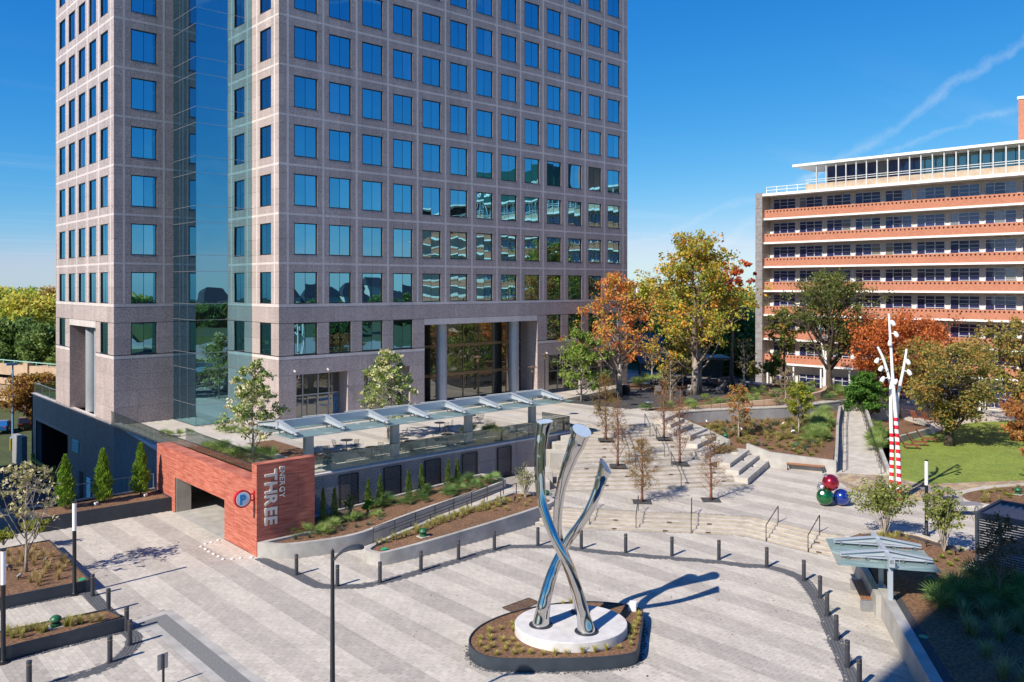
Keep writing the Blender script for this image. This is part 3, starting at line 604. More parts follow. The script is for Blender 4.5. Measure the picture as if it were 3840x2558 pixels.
# ---------------------------------------------------------------- podium below the left face
pod = wthing('podium_wall', 'dark granite podium wall with a garage portal below the tower', 'wall', (PX, 84, -4.5))
pw = MB()
pw.box(PX, PY, -4.6, PX + 0.5, 83.9, ZT - 0.02); pw.box(PX, 83.9, 0.55, PX + 0.5, 95.6, ZT - 0.02); pw.box(PX, 95.6, -4.6, PX + 0.5, 97.5, ZT - 0.02); pw.box(PX, 97.0, -4.6, PX + 6, 97.5, ZT - 0.02)
pw.build('wall', M['granite_low'], pod)
MB().box(PX - 0.03, PY, ZT - 0.02, PX + 0.45, 97.53, ZT + 0.05).build('coping', M['granite_lite'], pod)
MB().box(PX - 0.025, 83.6, 0.55, PX + 0.1, 83.9, 0.8).box(PX - 0.025, 83.9, 0.55, PX + 0.1, 95.6, 0.85).box(PX - 0.025, 95.6, -4.6, PX + 0.1, 95.9, 0.85).build('portal_trim', M['granite'], pod)
MB().box(PX + 0.5, 83.0, -4.6, PX + 6.5, 83.3, 0.6).box(PX + 0.5, 95.6, -4.6, PX + 6.5, 95.9, 0.6).box(PX + 0.5, 83.0, 0.6, PX + 6.5, 95.9, 0.8).box(PX + 6.5, 83, -4.6, PX + 6.8, 95.9, 0.8).build('portal_inside', M['dark'], pod)
for (y0, y1, z0, z1) in ((80.2, 82.2, -0.6, 0.55), (76.6, 77.7, -4.4, -2.2)):
    v = MB()
    for k in range(int((z1 - z0) / 0.22)): v.add([(PX - 0.02, y0, z0 + k * 0.22), (PX - 0.02, y1, z0 + k * 0.22), (PX - 0.13, y1, z0 + k * 0.22 + 0.03), (PX - 0.13, y0, z0 + k * 0.22 + 0.03), (PX - 0.02, y0, z0 + k * 0.22 + 0.17), (PX - 0.02, y1, z0 + k * 0.22 + 0.17)], [(0, 1, 2, 3), (3, 2, 5, 4), (0, 3, 4), (1, 5, 2)])
    v.build('vent_louvre', M['tealpaint'] if y0 > 79 else M['alu'], pod)
MB().box(PX - 0.03, 79.0, -4.5, PX + 0.02, 80.1, -2.1).build('door', M['charcoal'], pod)
# turf corner with a wire rail
sheet('turf_roof', [(PX + 0.45, PY1 + 0.06), (PX + 6, PY1 + 0.06), (PX + 6, 97.0), (PX + 0.45, 97.0)], ZT + 0.03, 0.3, M['turf'])
rl = wthing('roof_railing', 'thin metal railing round the turf corner beside the tower', 'railing', (PX + 0.3, 97, ZT))
ps = [(PX + 0.25, 88.3), (PX + 0.25, 91.3), (PX + 0.25, 94.2), (PX + 0.25, 97.2), (PX + 3.2, 97.2), (PX + 6, 97.2)]
for p in ps: MB().bar((*p, ZT), (*p, ZT + 1.1), 0.06, 0.06).build('post', M['alu'], rl)
MB().tube([(*p, ZT + 1.1) for p in (ps[0], ps[3], ps[5])], 0.035, 6).build('top_rail', M['alu'], rl)
MB().box(PX + 0.245, 88.3, ZT + 0.08, PX + 0.255, 97.2, ZT + 1.0).box(PX + 0.25, 97.195, ZT + 0.08, PX + 6, 97.205, ZT + 1.0).build('glass_panel', M['glassrail'], rl)
# ---------------------------------------------------------------- paving
TL, TM, TD = (0.56, 0.525, 0.472), (0.475, 0.443, 0.40), (0.44, 0.41, 0.375)
PAT = [(1.2, TD), (1.35, TL), (1.2, TM), (1.35, TL)]
PER = sum(p[0] for p in PAT)
def tone(x):
    t = (x - 1.7) % PER
    for wd, c in PAT:
        if t < wd: return c
        t -= wd
    return TL
def tint_near(c, i): return tuple(x * (0.90 + 0.05 * i) for x in c)
PAV_ME = {}
def pavers(par, poly, z, lx, ly, excl=(), n_obj=0, tonef=tone, th=0.05, gap=0.010, jit=0.07, rnd=0.0):
    """running-bond pavers over a plan polygon; the n_obj nearest to the camera are objects, the rest one part"""
    P = np.array(poly); x0, y0 = P.min(0); x1, y1 = P.max(0)
    cx, cy = [], []
    nx = int((x1 - x0) / lx) + 1
    for i in range(nx):
        yy = np.arange(y0 + (0.5 if i % 2 else 0.0) * ly, y1, ly) + ly / 2; cy.append(yy); cx.append(np.full(yy.shape, x0 + (i + 0.5) * lx))
    cx = np.concatenate(cx); cy = np.concatenate(cy)
    k = np.ones(cx.shape, bool)
    for a_, b_ in ((-1, -1), (1, -1), (1, 1), (-1, 1)): k &= inside(poly, cx + a_ * lx * 0.45, cy + b_ * ly * 0.45)
    for e in excl: k &= ~inside(e, cx, cy)
    d = cx * CT + cy * ST; r = cx * ST - cy * CT
    vis = (np.abs(r) < d * 0.85) & (d > 20); k &= vis
    cx, cy, d, r = cx[k], cy[k], d[k], r[k]; n = len(cx)
    if n == 0: return
    o = np.argsort(d + 1000.0 * ((np.abs(r) > d * 0.60) | (d < 30.2))); cx, cy = cx[o], cy[o]
    rs = np.random.RandomState(n % 1000); zj = rs.uniform(-0.0022, 0.0022, n); br = 1 + rs.uniform(-jit, jit, n)
    base = np.array([tonef(x) for x in cx])
    if rnd > 0:
        sw = rs.rand(n) < rnd; base[sw] = np.array([TL, TM, TD])[rs.randint(0, 3, sw.sum())]
    C = base * br[:, None]
    hx, hy = lx / 2 - gap / 2, ly / 2 - gap / 2
    og = ORG[par]
    for i in range(min(n_obj, n)):
        q = (lx, ly, tuple(base[i]), int(rs.randint(0, 5)))
        if q not in PAV_ME:
            mb = MB().box(-hx, -hy, -th, hx, hy, 0); me = fast_mesh('paver', mb.v, mb.f, np.tile(np.array(tint_near(q[2], q[3])), (8, 1)), M['paver']); PAV_ME[q] = me
        ob = bpy.data.objects.new('paver', PAV_ME[q]); COL.objects.link(ob); ob.parent = par; ob.location = (cx[i] - og.x, cy[i] - og.y, z + zj[i] - og.z)
    s = slice(min(n_obj, n), n); cx, cy, zj, C = cx[s], cy[s], zj[s], C[s]; n = len(cx)
    if n == 0: return
    V = np.zeros((n, 8, 3), np.float32)
    for j, (a, b, c) in enumerate(((-1, -1, -th), (1, -1, -th), (1, 1, -th), (-1, 1, -th), (-1, -1, 0), (1, -1, 0), (1, 1, 0), (-1, 1, 0))):
        V[:, j, 0] = cx + a * hx - og.x; V[:, j, 1] = cy + b * hy - og.y; V[:, j, 2] = z + zj + c - og.z
    Q = np.array([(4, 5, 6, 7), (0, 1, 5, 4), (1, 2, 6, 5), (2, 3, 7, 6), (3, 0, 4, 7)])[None] + (np.arange(n) * 8)[:, None, None]
    me = fast_mesh('paving', V.reshape(-1, 3), Q.reshape(-1, 4), np.repeat(C, 8, 0), M['paver'])
    put('paving', me, par, None, kind='stuff')

# --- outlines on the court
PL1 = [(2, 50.0), (11.66, 49.9), (11.5, 41.76), (2, 42.6)]
PL2 = [(3.0, 38.5), (10.96, 37.55), (11.3, 36.0), (3.0, 36.35)]
PL3 = [(11.9, 53.72), (19.42, 53.4), (19.42, 56.2), (11.9, 56.4)]
SCP = [K(4, x, y, 0.5) for x, y in ((85, 1345), (110, 1285), (190, 1228), (330, 1175), (520, 1135), (700, 1117), (860, 1122), (980, 1138), (1045, 1160), (1055, 1200), (1042, 1290), (1030, 1375), (995, 1405), (860, 1425), (650, 1435), (420, 1438), (230, 1432), (130, 1400))]
SCP = smooth_path(SCP, 4, True)
PLB = [(23.25, 36.75), (23.3, 36.0), (23.8, 35.55), (26.8, 35.38), (30.9, 35.42), (34.3, 35.6), (36.3, 35.95), (36.95, 37.2), (36.8, 38.6), (36.2, 39.3), (35.4, 39.35), (31.85, 38.75), (28.8, 38.45), (26.3, 37.95), (24.2, 37.3)]
BED1 = [(19.43, 41.2), (19.9, 40.3), (20.6, 39.7), (22.6, 39.05), (24.6, 38.95), (28.9, 39.85), (32.7, 40.3), (36.6, 41.0), (37.2, 41.6), (37.0, 43.7), (22.8, 43.8), (22.8, 41.2)]
BANDC = [K(3, x, y) for x, y in ((-60, 455), (40, 505), (150, 548), (263, 602), (400, 675), (520, 705), (700, 707), (900, 690), (1100, 645), (1300, 590), (1500, 530), (1700, 472), (1900, 410), (2100, 362), (2300, 350))] + \
        [K(4, x, y) for x, y in ((600, 816), (711, 832), (958, 858), (1215, 880))] + [G(2696, 2108), G(2790, 2120)] + [K(7, x, y) for x, y in ((138, 778), (280, 815), (392, 870), (440, 930), (490, 1010), (540, 1110), (590, 1240), (650, 1380), (700, 1500), (745, 1620))]
BANDC = smooth_path(BANDC, 4)
BANDL = smooth_path([K('K', x, y) for x, y in ((500, 180), (560, 250), (640, 330), (720, 400), (752, 440), (735, 490), (690, 540), (590, 600), (450, 645), (300, 690))], 4)
def strip(pts, wd): return offset(pts, wd / 2) + offset(pts, -wd / 2)[::-1]
BAND_W = 0.62
COURT = [(-6, -8), (44, -8), (44, 19.5), (42.0, 20.75), (41.7, 22.08), (41.75, 25.9), (39.9, 28.3), (37.8, 30.7), (35.8, 33.4), (34.2, 35.8), (37, 40), (37, 41.2), (19.43, 41.2), (19.43, 56.2), (11.9, 56.2), (11.9, 50.6), (-6, 50.6)]
court = MB().prism(COURT, -4.7, -0.007).build('motor_court', M['joint_sand'], kind='structure')
GUT1 = [K('K', 740, 385), K('K', 905, 330), K('K', 1345, 690), K('K', 1700, 960)]
GRATE = [K(4, x, y) for x, y in ((275, 1155), (420, 1102), (475, 1125), (345, 1185))]
bandpoly, bandpoly2, gutpoly = strip(BANDC, BAND_W), strip(BANDL, BAND_W), strip(GUT1, 1.5)
RAMP1 = [(24.3, 38.8), (26.3, 37.95), (28.8, 38.45), (31.85, 38.75), (35.4, 39.35), (36.2, 39.3), (37.4, 40.0), (37.2, 41.6), (36.6, 41.0), (32.7, 40.3), (28.9, 39.85), (24.6, 38.95)]
pavers(court, COURT, 0.0, 0.205, 0.41, [PL1, PL2, PL3, SCP, PLB, BED1, bandpoly, bandpoly2, gutpoly, GRATE, RAMP1], n_obj=300)
# curved dark cobble band, cut in two ribbons; the left arc; concrete gutter
def ribbon(name, pts, wd, z, mat, th=0.05):
    a, b = offset(pts, wd / 2), offset(pts, -wd / 2); n = len(pts)
    vs = [(*p, z) for p in a] + [(*p, z) for p in b] + [(*p, z - th) for p in a] + [(*p, z - th) for p in b]
    fs = [(i, n + i, n + i + 1, i + 1) for i in range(n - 1)] + [(i, i + 1, 2 * n + i + 1, 2 * n + i) for i in range(n - 1)] + [(n + i, 3 * n + i, 3 * n + i + 1, n + i + 1) for i in range(n - 1)]
    o = MB().add(vs, fs).build(name, mat); o['kind'] = 'structure'; return o
def setts(par_name, pts, wd, z, size=0.105):
    """dark setts laid along a band: base ribbon plus one joined part of stones"""
    base = ribbon(par_name, pts, wd + 0.02, z - 0.010, M['asphalt'])
    P = [Vector(p) for p in pts]; mb_v, mb_q, cc = [], [], []; og = ORG[base]; rs = random.Random(3); acc = 0.0; n = int(wd / size)
    lines = [offset(pts, -wd / 2 + (j + 0.5) * wd / n) for j in range(n)]
    for li in lines:
        carry = rs.uniform(0, size)
        for a, b in zip(li, li[1:]):
            a, b = Vector(a), Vector(b); t = (b - a); l = t.length
            if l < 1e-6: continue
            t /= l; nr = Vector((-t.y, t.x)); s = carry
            while s < l:
                c = a + t * s; hz = rs.uniform(-0.003, 0.003); h = size * 0.475; k = len(mb_v)
                if 18 < dep(c.x, c.y) < 60:
                    for zq, f in ((z + hz, 0.92), (z - 0.03, 1.0)):
                        for (i, j) in ((-1, -1), (1, -1), (1, 1), (-1, 1)): q = c + t * (i * h * f) + nr * (j * h * f); mb_v.append((q.x - og.x, q.y - og.y, zq - og.z))
                    mb_q += [(k, k + 1, k + 2, k + 3)] + [(k + i, k + 4 + i, k + 4 + (i + 1) % 4, k + (i + 1) % 4) for i in range(4)]
                s += size
            carry = s - l
    put('setts', fast_mesh('setts', mb_v, mb_q, None, M['cobble']), base, None, kind='stuff')
    return base
setts('cobble_band', BANDC, BAND_W, 0.004); setts('cobble_arc', BANDL, BAND_W, 0.004)
ribbon('gutter_edge', GUT1, 1.46, 0.0, M['concrete']); ribbon('gutter_strip', GUT1, 0.66, 0.005, M['asphalt'])
bpy.data.objects['gutter_strip'].data.materials[0] = pm('worn_asphalt', (0.20, 0.20, 0.20), (0.15, 0.15, 0.15), scale=12, rough=0.9, bump=0.1)
# drain grate
gr = wthing('drain_grate', 'rusty iron drain grate set into the paving beside the sculpture', 'grate', (*GRATE[0], 0))
gc = [Vector((*p, 0)) for p in GRATE]
def gl(s, t): return tuple((gc[0] * (1 - s) + gc[1] * s) * (1 - t) + (gc[3] * (1 - s) + gc[2] * s) * t)
MB().prism([tuple(p)[:2] for p in gc], -0.2, -0.035).build('pit', M['dark'], gr)
f_ = MB()
for a, b in ((0, 1), (1, 2), (2, 3), (3, 0)): f_.bar(gc[a], gc[b], 0.09, 0.03)
f_.bar(gl(0.5, 0), gl(0.5, 1), 0.12, 0.03); f_.build('frame', M['rust'], gr)
for k in range(1, 24):
    if k != 12: MB().bar(gl(k / 24, 0.04), gl(k / 24, 0.96), 0.028, 0.03).build('bar', M['rust'], gr)

# ---------------------------------------------------------------- middle plaza, stairs, terrace
LSB = [(34.2, 35.8), (35.8, 33.4), (37.8, 30.7), (39.9, 28.3), (41.75, 25.9), (41.7, 22.08), (42.0, 20.75)]
LST = [(35.35, 36.5), (37.0, 34.2), (39.0, 31.5), (41.1, 29.1), (43.05, 26.3), (43.1, 22.3), (43.4, 20.9)]
PLAZA = LST + [(43.9, 20.3), (46, 19), (45.9, 15), (50, 14), (62, -6), (62, -60), (104, -60), (104, 62), (47, 62), (46.3, 43.4), (37.3, 43.4), (37.3, 41.2), (37.2, 40.0), (36.4, 38.5)]
RBED = [(30.9, 12.1), (41.1, 19.0), (42.6, 20.4), (43.9, 20.35), (45.6, 19.35), (45.85, 18.1), (45.5, 17.0), (45.1, 15.2), (52, 13.6), (58, 2), (30, -4), (22, 6)]
plaza = MB().prism(PLAZA, -0.2, ZP - 0.007).build('middle_plaza', M['joint_sand'], kind='structure')
UB = [[(38.7, 38.1), (41.15, 36.3), (43.3, 34.6), (46.3, 32.7), (49.6, 30.6)], [(41.0, 40.3), (42.6, 39.0), (44.3, 37.7), (46.9, 36.0), (50.0, 34.0)],
      [(42.9, 40.8), (43.96, 39.9), (45.8, 38.6), (48.6, 36.8), (51.2, 35.1)], [(46.0, 43.4), (47.4, 42.0), (48.9, 41.0), (50.8, 39.6), (53.0, 38.2)],
      [(46.9, 43.9), (48.2, 42.4), (49.7, 41.4), (51.5, 40.5), (53.4, 39.2)], [(48.6, 46.4), (49.8, 44.6), (51.1, 43.2), (52.6, 41.9), (54.2, 40.6)]]
FLAG = [(55.4, 27.2), (53.4, 24.9), (52.6, 23.1), (53.1, 21.9), (54.3, 21.0), (57.0, 20.6), (60, 19.6), (66, 16.4), (67, 17.8), (61.7, 20.9), (58.8, 22.8), (59.2, 24.4), (59.5, 25.6), (57.8, 28.4)]
CPL = smooth_path([(57.2, 20.3), (55.2, 18.9), (56.2, 16.4), (60, 13.5), (66, 12), (70, 15), (63.4, 18.2), (60.6, 19.6)], 4, True)
LAWN = [(59.5, 25.6), (59.2, 24.4), (58.8, 22.8), (61.7, 20.9), (66, 17.9), (76, 8), (95, -4), (100, 2), (97, 26), (88, 30), (79.5, 30), (68.5, 30.2), (66, 29.2)]
MIDX = [(38.7, 38.1), (49.6, 30.6), (56, 32.8), (57.8, 28.5), (59.5, 25.6), (77.5, 34), (77, 61), (46, 61), (37, 43)]
pavers(plaza, PLAZA, ZP, 0.205, 0.41, [RBED, FLAG, LAWN, MIDX, CPL], n_obj=0, rnd=0.0)
# mixed tone patch of pavers near the ornaments is the same paving shuffled
def resample(pts, n):
    P = [Vector(p) for p in pts]; l = [0.0]
    for a, b in zip(P, P[1:]): l.append(l[-1] + (b - a).length)
    out = []
    for k in range(n):
        s = l[-1] * k / (n - 1); i = max(j for j in range(len(l) - 1) if l[j] <= s + 1e-9); t = (s - l[i]) / max(1e-9, l[i + 1] - l[i]); q = P[i].lerp(P[i + 1], min(1, t)); out.append((q.x, q.y))
    return out
def lerp2(A, B, t): return [(a[0] + (b[0] - a[0]) * t, a[1] + (b[1] - a[1]) * t) for a, b in zip(A, B)]
def riser(line, za, zb_, par):  # thin facing strip whose dark tone carries stains and the nosing shadow
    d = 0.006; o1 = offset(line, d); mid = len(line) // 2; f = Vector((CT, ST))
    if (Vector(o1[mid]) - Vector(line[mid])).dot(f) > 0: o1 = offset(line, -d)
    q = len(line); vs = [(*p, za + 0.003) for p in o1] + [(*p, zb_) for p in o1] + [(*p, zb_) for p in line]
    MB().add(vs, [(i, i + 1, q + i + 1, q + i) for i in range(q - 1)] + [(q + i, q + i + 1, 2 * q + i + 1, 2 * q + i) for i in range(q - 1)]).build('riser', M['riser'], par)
def stairs(par, bot, top, z0, z1, n, lights=()):
    e = [lerp2(bot, top, i / (n - 1)) for i in range(n)]; r = (z1 - z0) / n
    for i in range(n - 1):
        back = e[i + 1]
        stp = MB().prism(e[i] + back[::-1], z0 - 0.25, z0 + (i + 1) * r).build('step', M['stair'], par, bevel=0.012)
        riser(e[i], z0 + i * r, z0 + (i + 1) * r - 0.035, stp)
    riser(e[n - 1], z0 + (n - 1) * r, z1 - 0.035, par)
    for (i, t) in lights:                                  # small dark recessed step lights in the risers
        k = t * (len(bot) - 1); j = min(len(bot) - 2, int(k)); f = k - j; a, b = Vector(e[i][j]), Vector(e[i][j + 1]); c = a.lerp(b, f); tt = (b - a).normalized(); nr = Vector((tt.y, -tt.x))
        if nr.dot(Vector((CT, ST))) > 0: nr = -nr
        MB().obox((c.x + nr.x * 0.008, c.y + nr.y * 0.008, z0 + i * r + 0.03), 0.28, 0.02, 0.085, math.atan2(tt.y, tt.x)).build('step_light', M['rust'], par)
ls = wthing('lower_stairs', 'low wide curved flight of pale concrete steps beside the bollards', 'stairs', (40, 29, 0))
stairs(ls, LSB, LST, 0, ZP, 5, [(0, 0.27), (2, 0.27), (0, 0.42), (2, 0.43), (0, 0.55), (2, 0.55), (0, 0.9), (2, 0.86)])
us = wthing('upper_stairs', 'broad concrete stair terraces climbing between the thin brown trees to the terrace', 'stairs', (46, 37, ZP))
ZL = [(ZP, 1.65), (1.65, 2.55), (2.55, ZT)]
stairs(us, UB[0], UB[1], ZP, 1.65, 6, [(1, .3), (1, .52), (1, .75), (1, .92), (3, .28), (3, .50), (3, .74), (3, .95), (5, .25), (5, .48), (5, .73)])
stairs(us, UB[2], UB[3], 1.65, 2.55, 6, [(1, .35), (1, .6), (3, .33), (3, .58), (3, .85), (1, .86), (5, .3), (5, .84)])
stairs(us, UB[4], UB[5], 2.55, ZT, 4, [(1, .3), (3, .28)])
for k, z in ((1, 1.65), (3, 2.55)):
    MB().prism(UB[k] + UB[k + 1][::-1], ZP - 0.2, z - 0.007).build('landing_base', M['joint_sand'], us)
    pavers(us, UB[k] + UB[k + 1][::-1], z, 0.205, 0.41)
# right ends of the landings reach to the seat blocks
MB().prism([(50.0, 34.0), (51.2, 35.1), (54.5, 36.4), (56, 35.0), (55.5, 34.0)], 0.6, 1.65).build('landing', M['concrete_lite'], us)
MB().prism([(53.0, 38.2), (53.4, 39.2), (56, 40.8), (58, 40.2), (56.5, 38.0)], 0.6, 2.55).build('landing', M['concrete_lite'], us)
def block(name, label, poly, z0, z1, mat='concrete', cat='block', bevel=0.025, group=None):
    o = MB().prism(poly, z0, z1).build(name, M[mat], bevel=bevel); tag(o, label, cat, group); return o
# cheek blocks at the left of the stairs
for i, (x, y, sx, sy, z) in enumerate(((38.6, 39.9, 1.6, 1.5, 1.35), (39.8, 40.9, 1.7, 1.5, 1.65), (43.2, 42.4, 1.5, 1.3, 2.25), (44.3, 43.0, 1.5, 1.2, 2.65), (45.4, 43.35, 1.4, 0.9, 3.0))):
    a = -0.6; c = [(x + rz2(p, q, a)[0], y + rz2(p, q, a)[1]) for p, q in ((-sx / 2, -sy / 2), (sx / 2, -sy / 2), (sx / 2, sy / 2), (-sx / 2, sy / 2))]
    block('cheek_block', ('lowest', 'second lowest', 'middle', 'second highest', 'highest')[i] + ' pale concrete cheek block stepping up beside the granite wall', c, 0.6, z, 'concrete_lite')
# seat bars: long concrete benches stepping up with the stairs
def seatbar(a, b, wd, z0, z1, lab):
    t = thing('seat_block', lab, 'seat', (a[0], a[1], z0), math.atan2(b[1] - a[1], b[0] - a[0])); l = math.hypot(b[0] - a[0], b[1] - a[1]); h = z1 - z0
    m = MB(); n0, n1 = l * 0.56, l * 0.56 + 0.75
    m.prism([(0, 0), (l, 0), (l, wd), (n1, wd), (n1, wd * 0.45), (n0, wd * 0.45), (n0, wd), (0, wd)], 0, h); m.build('slab', M['concrete_lite'], t, bevel=0.02)
    MB().box(n0 + 0.01, wd * 0.46, 0, n1 - 0.01, wd - 0.01, h * 0.45).build('notch_floor', M['concrete'], t)
    return t
SB = [((49.6, 30.65), (56.0, 32.8), 0.60, 1.22), ((50.0, 31.6), (56.0, 33.6), 0.60, 1.52), ((50.4, 32.55), (55.9, 34.4), 0.60, 1.82)]
for i, (a, b, z0, z1) in enumerate(SB): seatbar(a, b, 0.92, z0, z1, ('lowest', 'middle', 'topmost')[i] + ' of three long concrete seat blocks beside the bench wall')
for i, (a, b, z0, z1) in enumerate((((50.9, 35.0), (55.9, 36.5), 1.4, 2.10), ((52.0, 36.4), (56.3, 37.6), 1.4, 2.40), ((53.2, 37.9), (57.0, 38.9), 1.6, 2.75))): seatbar(a, b, 0.9, z0, z1, ('lowest', 'middle', 'topmost')[i] + ' of the concrete seat blocks halfway up the stairs')
for i, (a, b, z0, z1) in enumerate((((53.4, 39.2), (57.0, 40.3), 2.3, 2.95), ((53.8, 40.2), (57.2, 41.3), 2.4, 3.25), ((54.3, 41.2), (57.5, 42.3), 2.6, 3.5))): seatbar(a, b, 0.85, z0, z1, ('lowest', 'middle', 'topmost')[i] + ' of the concrete seat blocks at the top of the stairs')
# terrace decks
TERW = [(19.9, 41.9), (22.8, 41.9), (22.8, 43.85), (46.3, 43.85), (46.3, 61.2), (44, 63.6), (30.6, 63.6), (30.5, 65.7), (25.8, 65.7), (25.8, 70.5), (21.1, 70.5), (19.9, 56.5)]
TERE = [(46.3, 43.85), (46.3, 47)] + UB[5] + [(55.5, 41.6), (58.2, 43.4), (59.9, 43.75), (62.4, 43.1), (66.1, 41.2), (70.6, 38.95), (77.0, 37.8), (86, 37), (86, 73), (76, 73), (73.4, 63.5), (46.3, 63.6)]
tw = MB().prism(TERW, ZT - 0.4, ZT - 0.007).build('terrace', M['joint_sand'], kind='structure')
te = MB().prism(TERE, 0.3, ZT - 0.007).build('upper_terrace', M['joint_sand'], kind='structure')
def tone_t(x):
    t = (x + 0.4) % 5.6
    return TD if t < 1.0 else (TL if t < 3.0 else ((0.545, 0.515, 0.485) if t < 3.9 else TL))
TL2 = tuple(min(1, c * 1.12) for c in TL)
TB1 = [(20.3, 42.1), (22.6, 42.1), (22.6, 46.5), (24.0, 56.6), (22.0, 57.5), (20.3, 57.5)]
TB2 = [(25.6, 47.6), (27.6, 47.6), (27.6, 56.0), (25.6, 56.0)]
TB3 = [(36.6, 44.15), (45.3, 44.15), (45.3, 46.2), (36.6, 46.2)]
GRAV = [(57.0, 56.5), (58.5, 48.4), (62, 47.0), (84, 48), (84, 62), (64, 58)]
GARD = [(58.8, 47.2), (60.5, 44.4), (62.6, 43.9), (66.2, 42.0), (70.7, 39.8), (77.1, 38.5), (85.8, 37.8), (85.8, 49.5), (72, 47.6), (62, 46.8)]
pavers(tw, TERW, ZT, 0.305, 0.92, [TB1, TB2, TB3], tonef=tone_t, jit=0.04, gap=0.008)
pavers(te, TERE, ZT, 0.305, 0.92, [GRAV, GARD], tonef=tone_t, jit=0.04, gap=0.008)
sheet('gravel_yard', GRAV, ZT + 0.004, 0.06, M['gravel'])
sheet('garden_bed', GARD, ZT + 0.03, 0.1, M['mulch'])
# podium face, grey side wall, garage front
gw = wthing('side_wall', 'smooth grey rendered wall below the glass balustrade beside the red stone', 'wall', (20.3, 63, 0))
MB().prism([(PX - 0.01, 70.5), (19.95, 56.7), (20.35, 56.7), (PX + 0.45, 70.5)], -4.6, ZT + 0.10).build('wall', M['concrete_grey'], gw)
MB().prism([(PX - 0.06, 70.5), (19.72, 56.62), (20.5, 56.62), (PX + 0.5, 70.5)], ZT + 0.10, ZT + 0.17).build('coping', M['limestone'], gw)
MB().box(19.60, 56.05, -0.5, 20.3, 56.62, ZT + 0.55).build('end_pier', M['offwhite'], gw)
gar = wthing('garage_wall', 'red sandstone wall with the low garage opening below the terrace', 'wall', (19.9, 49, 0))
RX, RX1 = 19.45, 20.25; ZR = 3.9
g = MB(); g.box(RX + 0.03, 41.8, -0.05, RX1, 45.4, ZR - 0.04); g.box(RX + 0.03, 52.85, -0.05, RX1, 56.05, ZR - 0.04); g.box(RX + 0.03, 45.4, 2.2, RX1, 52.85, ZR - 0.04); g.build('backing', M['joint'], gar)
zs = [0, 0.78, 1.5, 2.2, 3.03, ZR - 0.04]; ys = [41.8, 43.0, 44.2, 45.4, 46.9, 48.4, 49.9, 51.4, 52.85, 54.0, 55.1, 56.05]
for a, b in zip(ys, ys[1:]):
    for c, d in zip(zs, zs[1:]):
        if 45.3 < a < 52.8 and d <= 2.21: continue
        MB().box(RX, a + 0.006, c + 0.005, RX + 0.06, b - 0.006, d - 0.005).build('stone_slab', M['redstone'], gar)
MB().box(RX - 0.01, 41.8, ZR - 0.04, RX1 + 0.05, 56.06, ZR).build('coping', M['redstone'], gar)
MB().box(RX + 0.06, 45.40, 0, RX1 + 0.2, 45.43, 2.2).box(RX + 0.06, 52.82, 0, RX1 + 0.2, 52.86, 2.2).box(RX + 0.06, 45.4, 2.17, RX1 + 0.2, 52.85, 2.2).build('jamb_lining', M['concrete_lite'], gar)
gi = MB(); gi.box(19.43, 45.4, -0.06, RX1 + 0.2, 52.85, -0.002); gi.box(RX1 + 0.2, 44.2, -0.06, 36, 57, -0.004); gi.box(36, 44.2, -0.05, 36.3, 57, 2.7); gi.box(RX1 + 0.2, 57, -0.05, 36, 57.3, 2.7); gi.box(RX1 + 0.2, 44.0, -0.05, 36, 44.2, 2.7)
gi.build('garage_interior', M['concrete'], kind='structure')
ym = MB()
for k in range(4): ym.box(24.2 + k * 1.4, 49.5, 0, 24.35 + k * 1.4, 55.5, 0.006)
ym.box(22.6, 55.5, 0, 31, 55.7, 0.006); ym.build('parking_lines', M['yellow'], kind='structure')
for (x, y) in ((26, 50.5), (26, 53)): tag(MB().lathe([(0.09, 0), (0.09, 1.0), (0.0, 1.04)], 10, (x, y, 0)).build('guard_post', M['yellow'], smooth='auto'), 'yellow guard post inside the garage opening', 'post', 'garage guard posts')
# sign wall
sw = wthing('sign_wall', 'tall red sandstone sign wall with pale lettering at the garage corner', 'sign', (21.1, 41.5, 0))
SX0, SX1, SY0, SY1, SZ = 19.40, 22.8, 41.2, 41.8, 4.85
MB().box(SX0 + 0.03, SY0 + 0.03, -0.05, SX1 - 0.01, SY1, SZ - 0.06).build('backing', M['joint'], sw)
for c, d in zip((0, 0.8, 1.65, 2.5, 3.35, 4.1), (0.8, 1.65, 2.5, 3.35, 4.1, SZ - 0.05)):
    for a, b in ((SX0, SX0 + 1.25), (SX0 + 1.25, SX0 + 2.4), (SX0 + 2.4, SX1)):
        MB().box(a + (0.0 if a == SX0 else 0.005), SY0, c + 0.005, b - 0.005, SY0 + 0.06, d - 0.005).build('stone_slab', M['redstone'], sw)
    MB().box(SX0, SY0 + 0.065, c + 0.005, SX0 + 0.06, SY1 - 0.004, d - 0.005).build('stone_slab', M['redstone'], sw)
MB().box(SX0 - 0.004, SY0 - 0.004, SZ - 0.05, SX1 + 0.004, SY1 + 0.004, SZ).build('coping', M['redstone'], sw)
def vletters(body, size, x_base, z_top, pitch_scale, bold):
    z = z_top
    for ch in body:
        me = text_mesh(ch, size, 0.03, bold); xs = [v.co.x for v in me.vertices]; wdt = max(xs) - min(xs); x0 = min(xs); me.materials.clear(); me.materials.append(M['offwhite']); me.name = 'letter'
        o = bpy.data.objects.new('letter', me); COL.objects.link(o); o.parent = sw; og = ORG[sw]
        # reading downwards: letter x axis -> -z, letter y axis -> +x, facing -y
        o.matrix_local = Matrix(((0, 1, 0, x_base - og.x), (0, 0, -1, SY0 - 0.05 - og.y), (-1, 0, 0, z + x0 - og.z), (0, 0, 0, 1)))
        z -= wdt + size * pitch_scale
    return z
vletters("ENERGY", 0.42, 20.68, 4.58, 0.12, 0.006); vletters("THREE", 0.94, 19.86, 4.50, 0.085, 0.028)
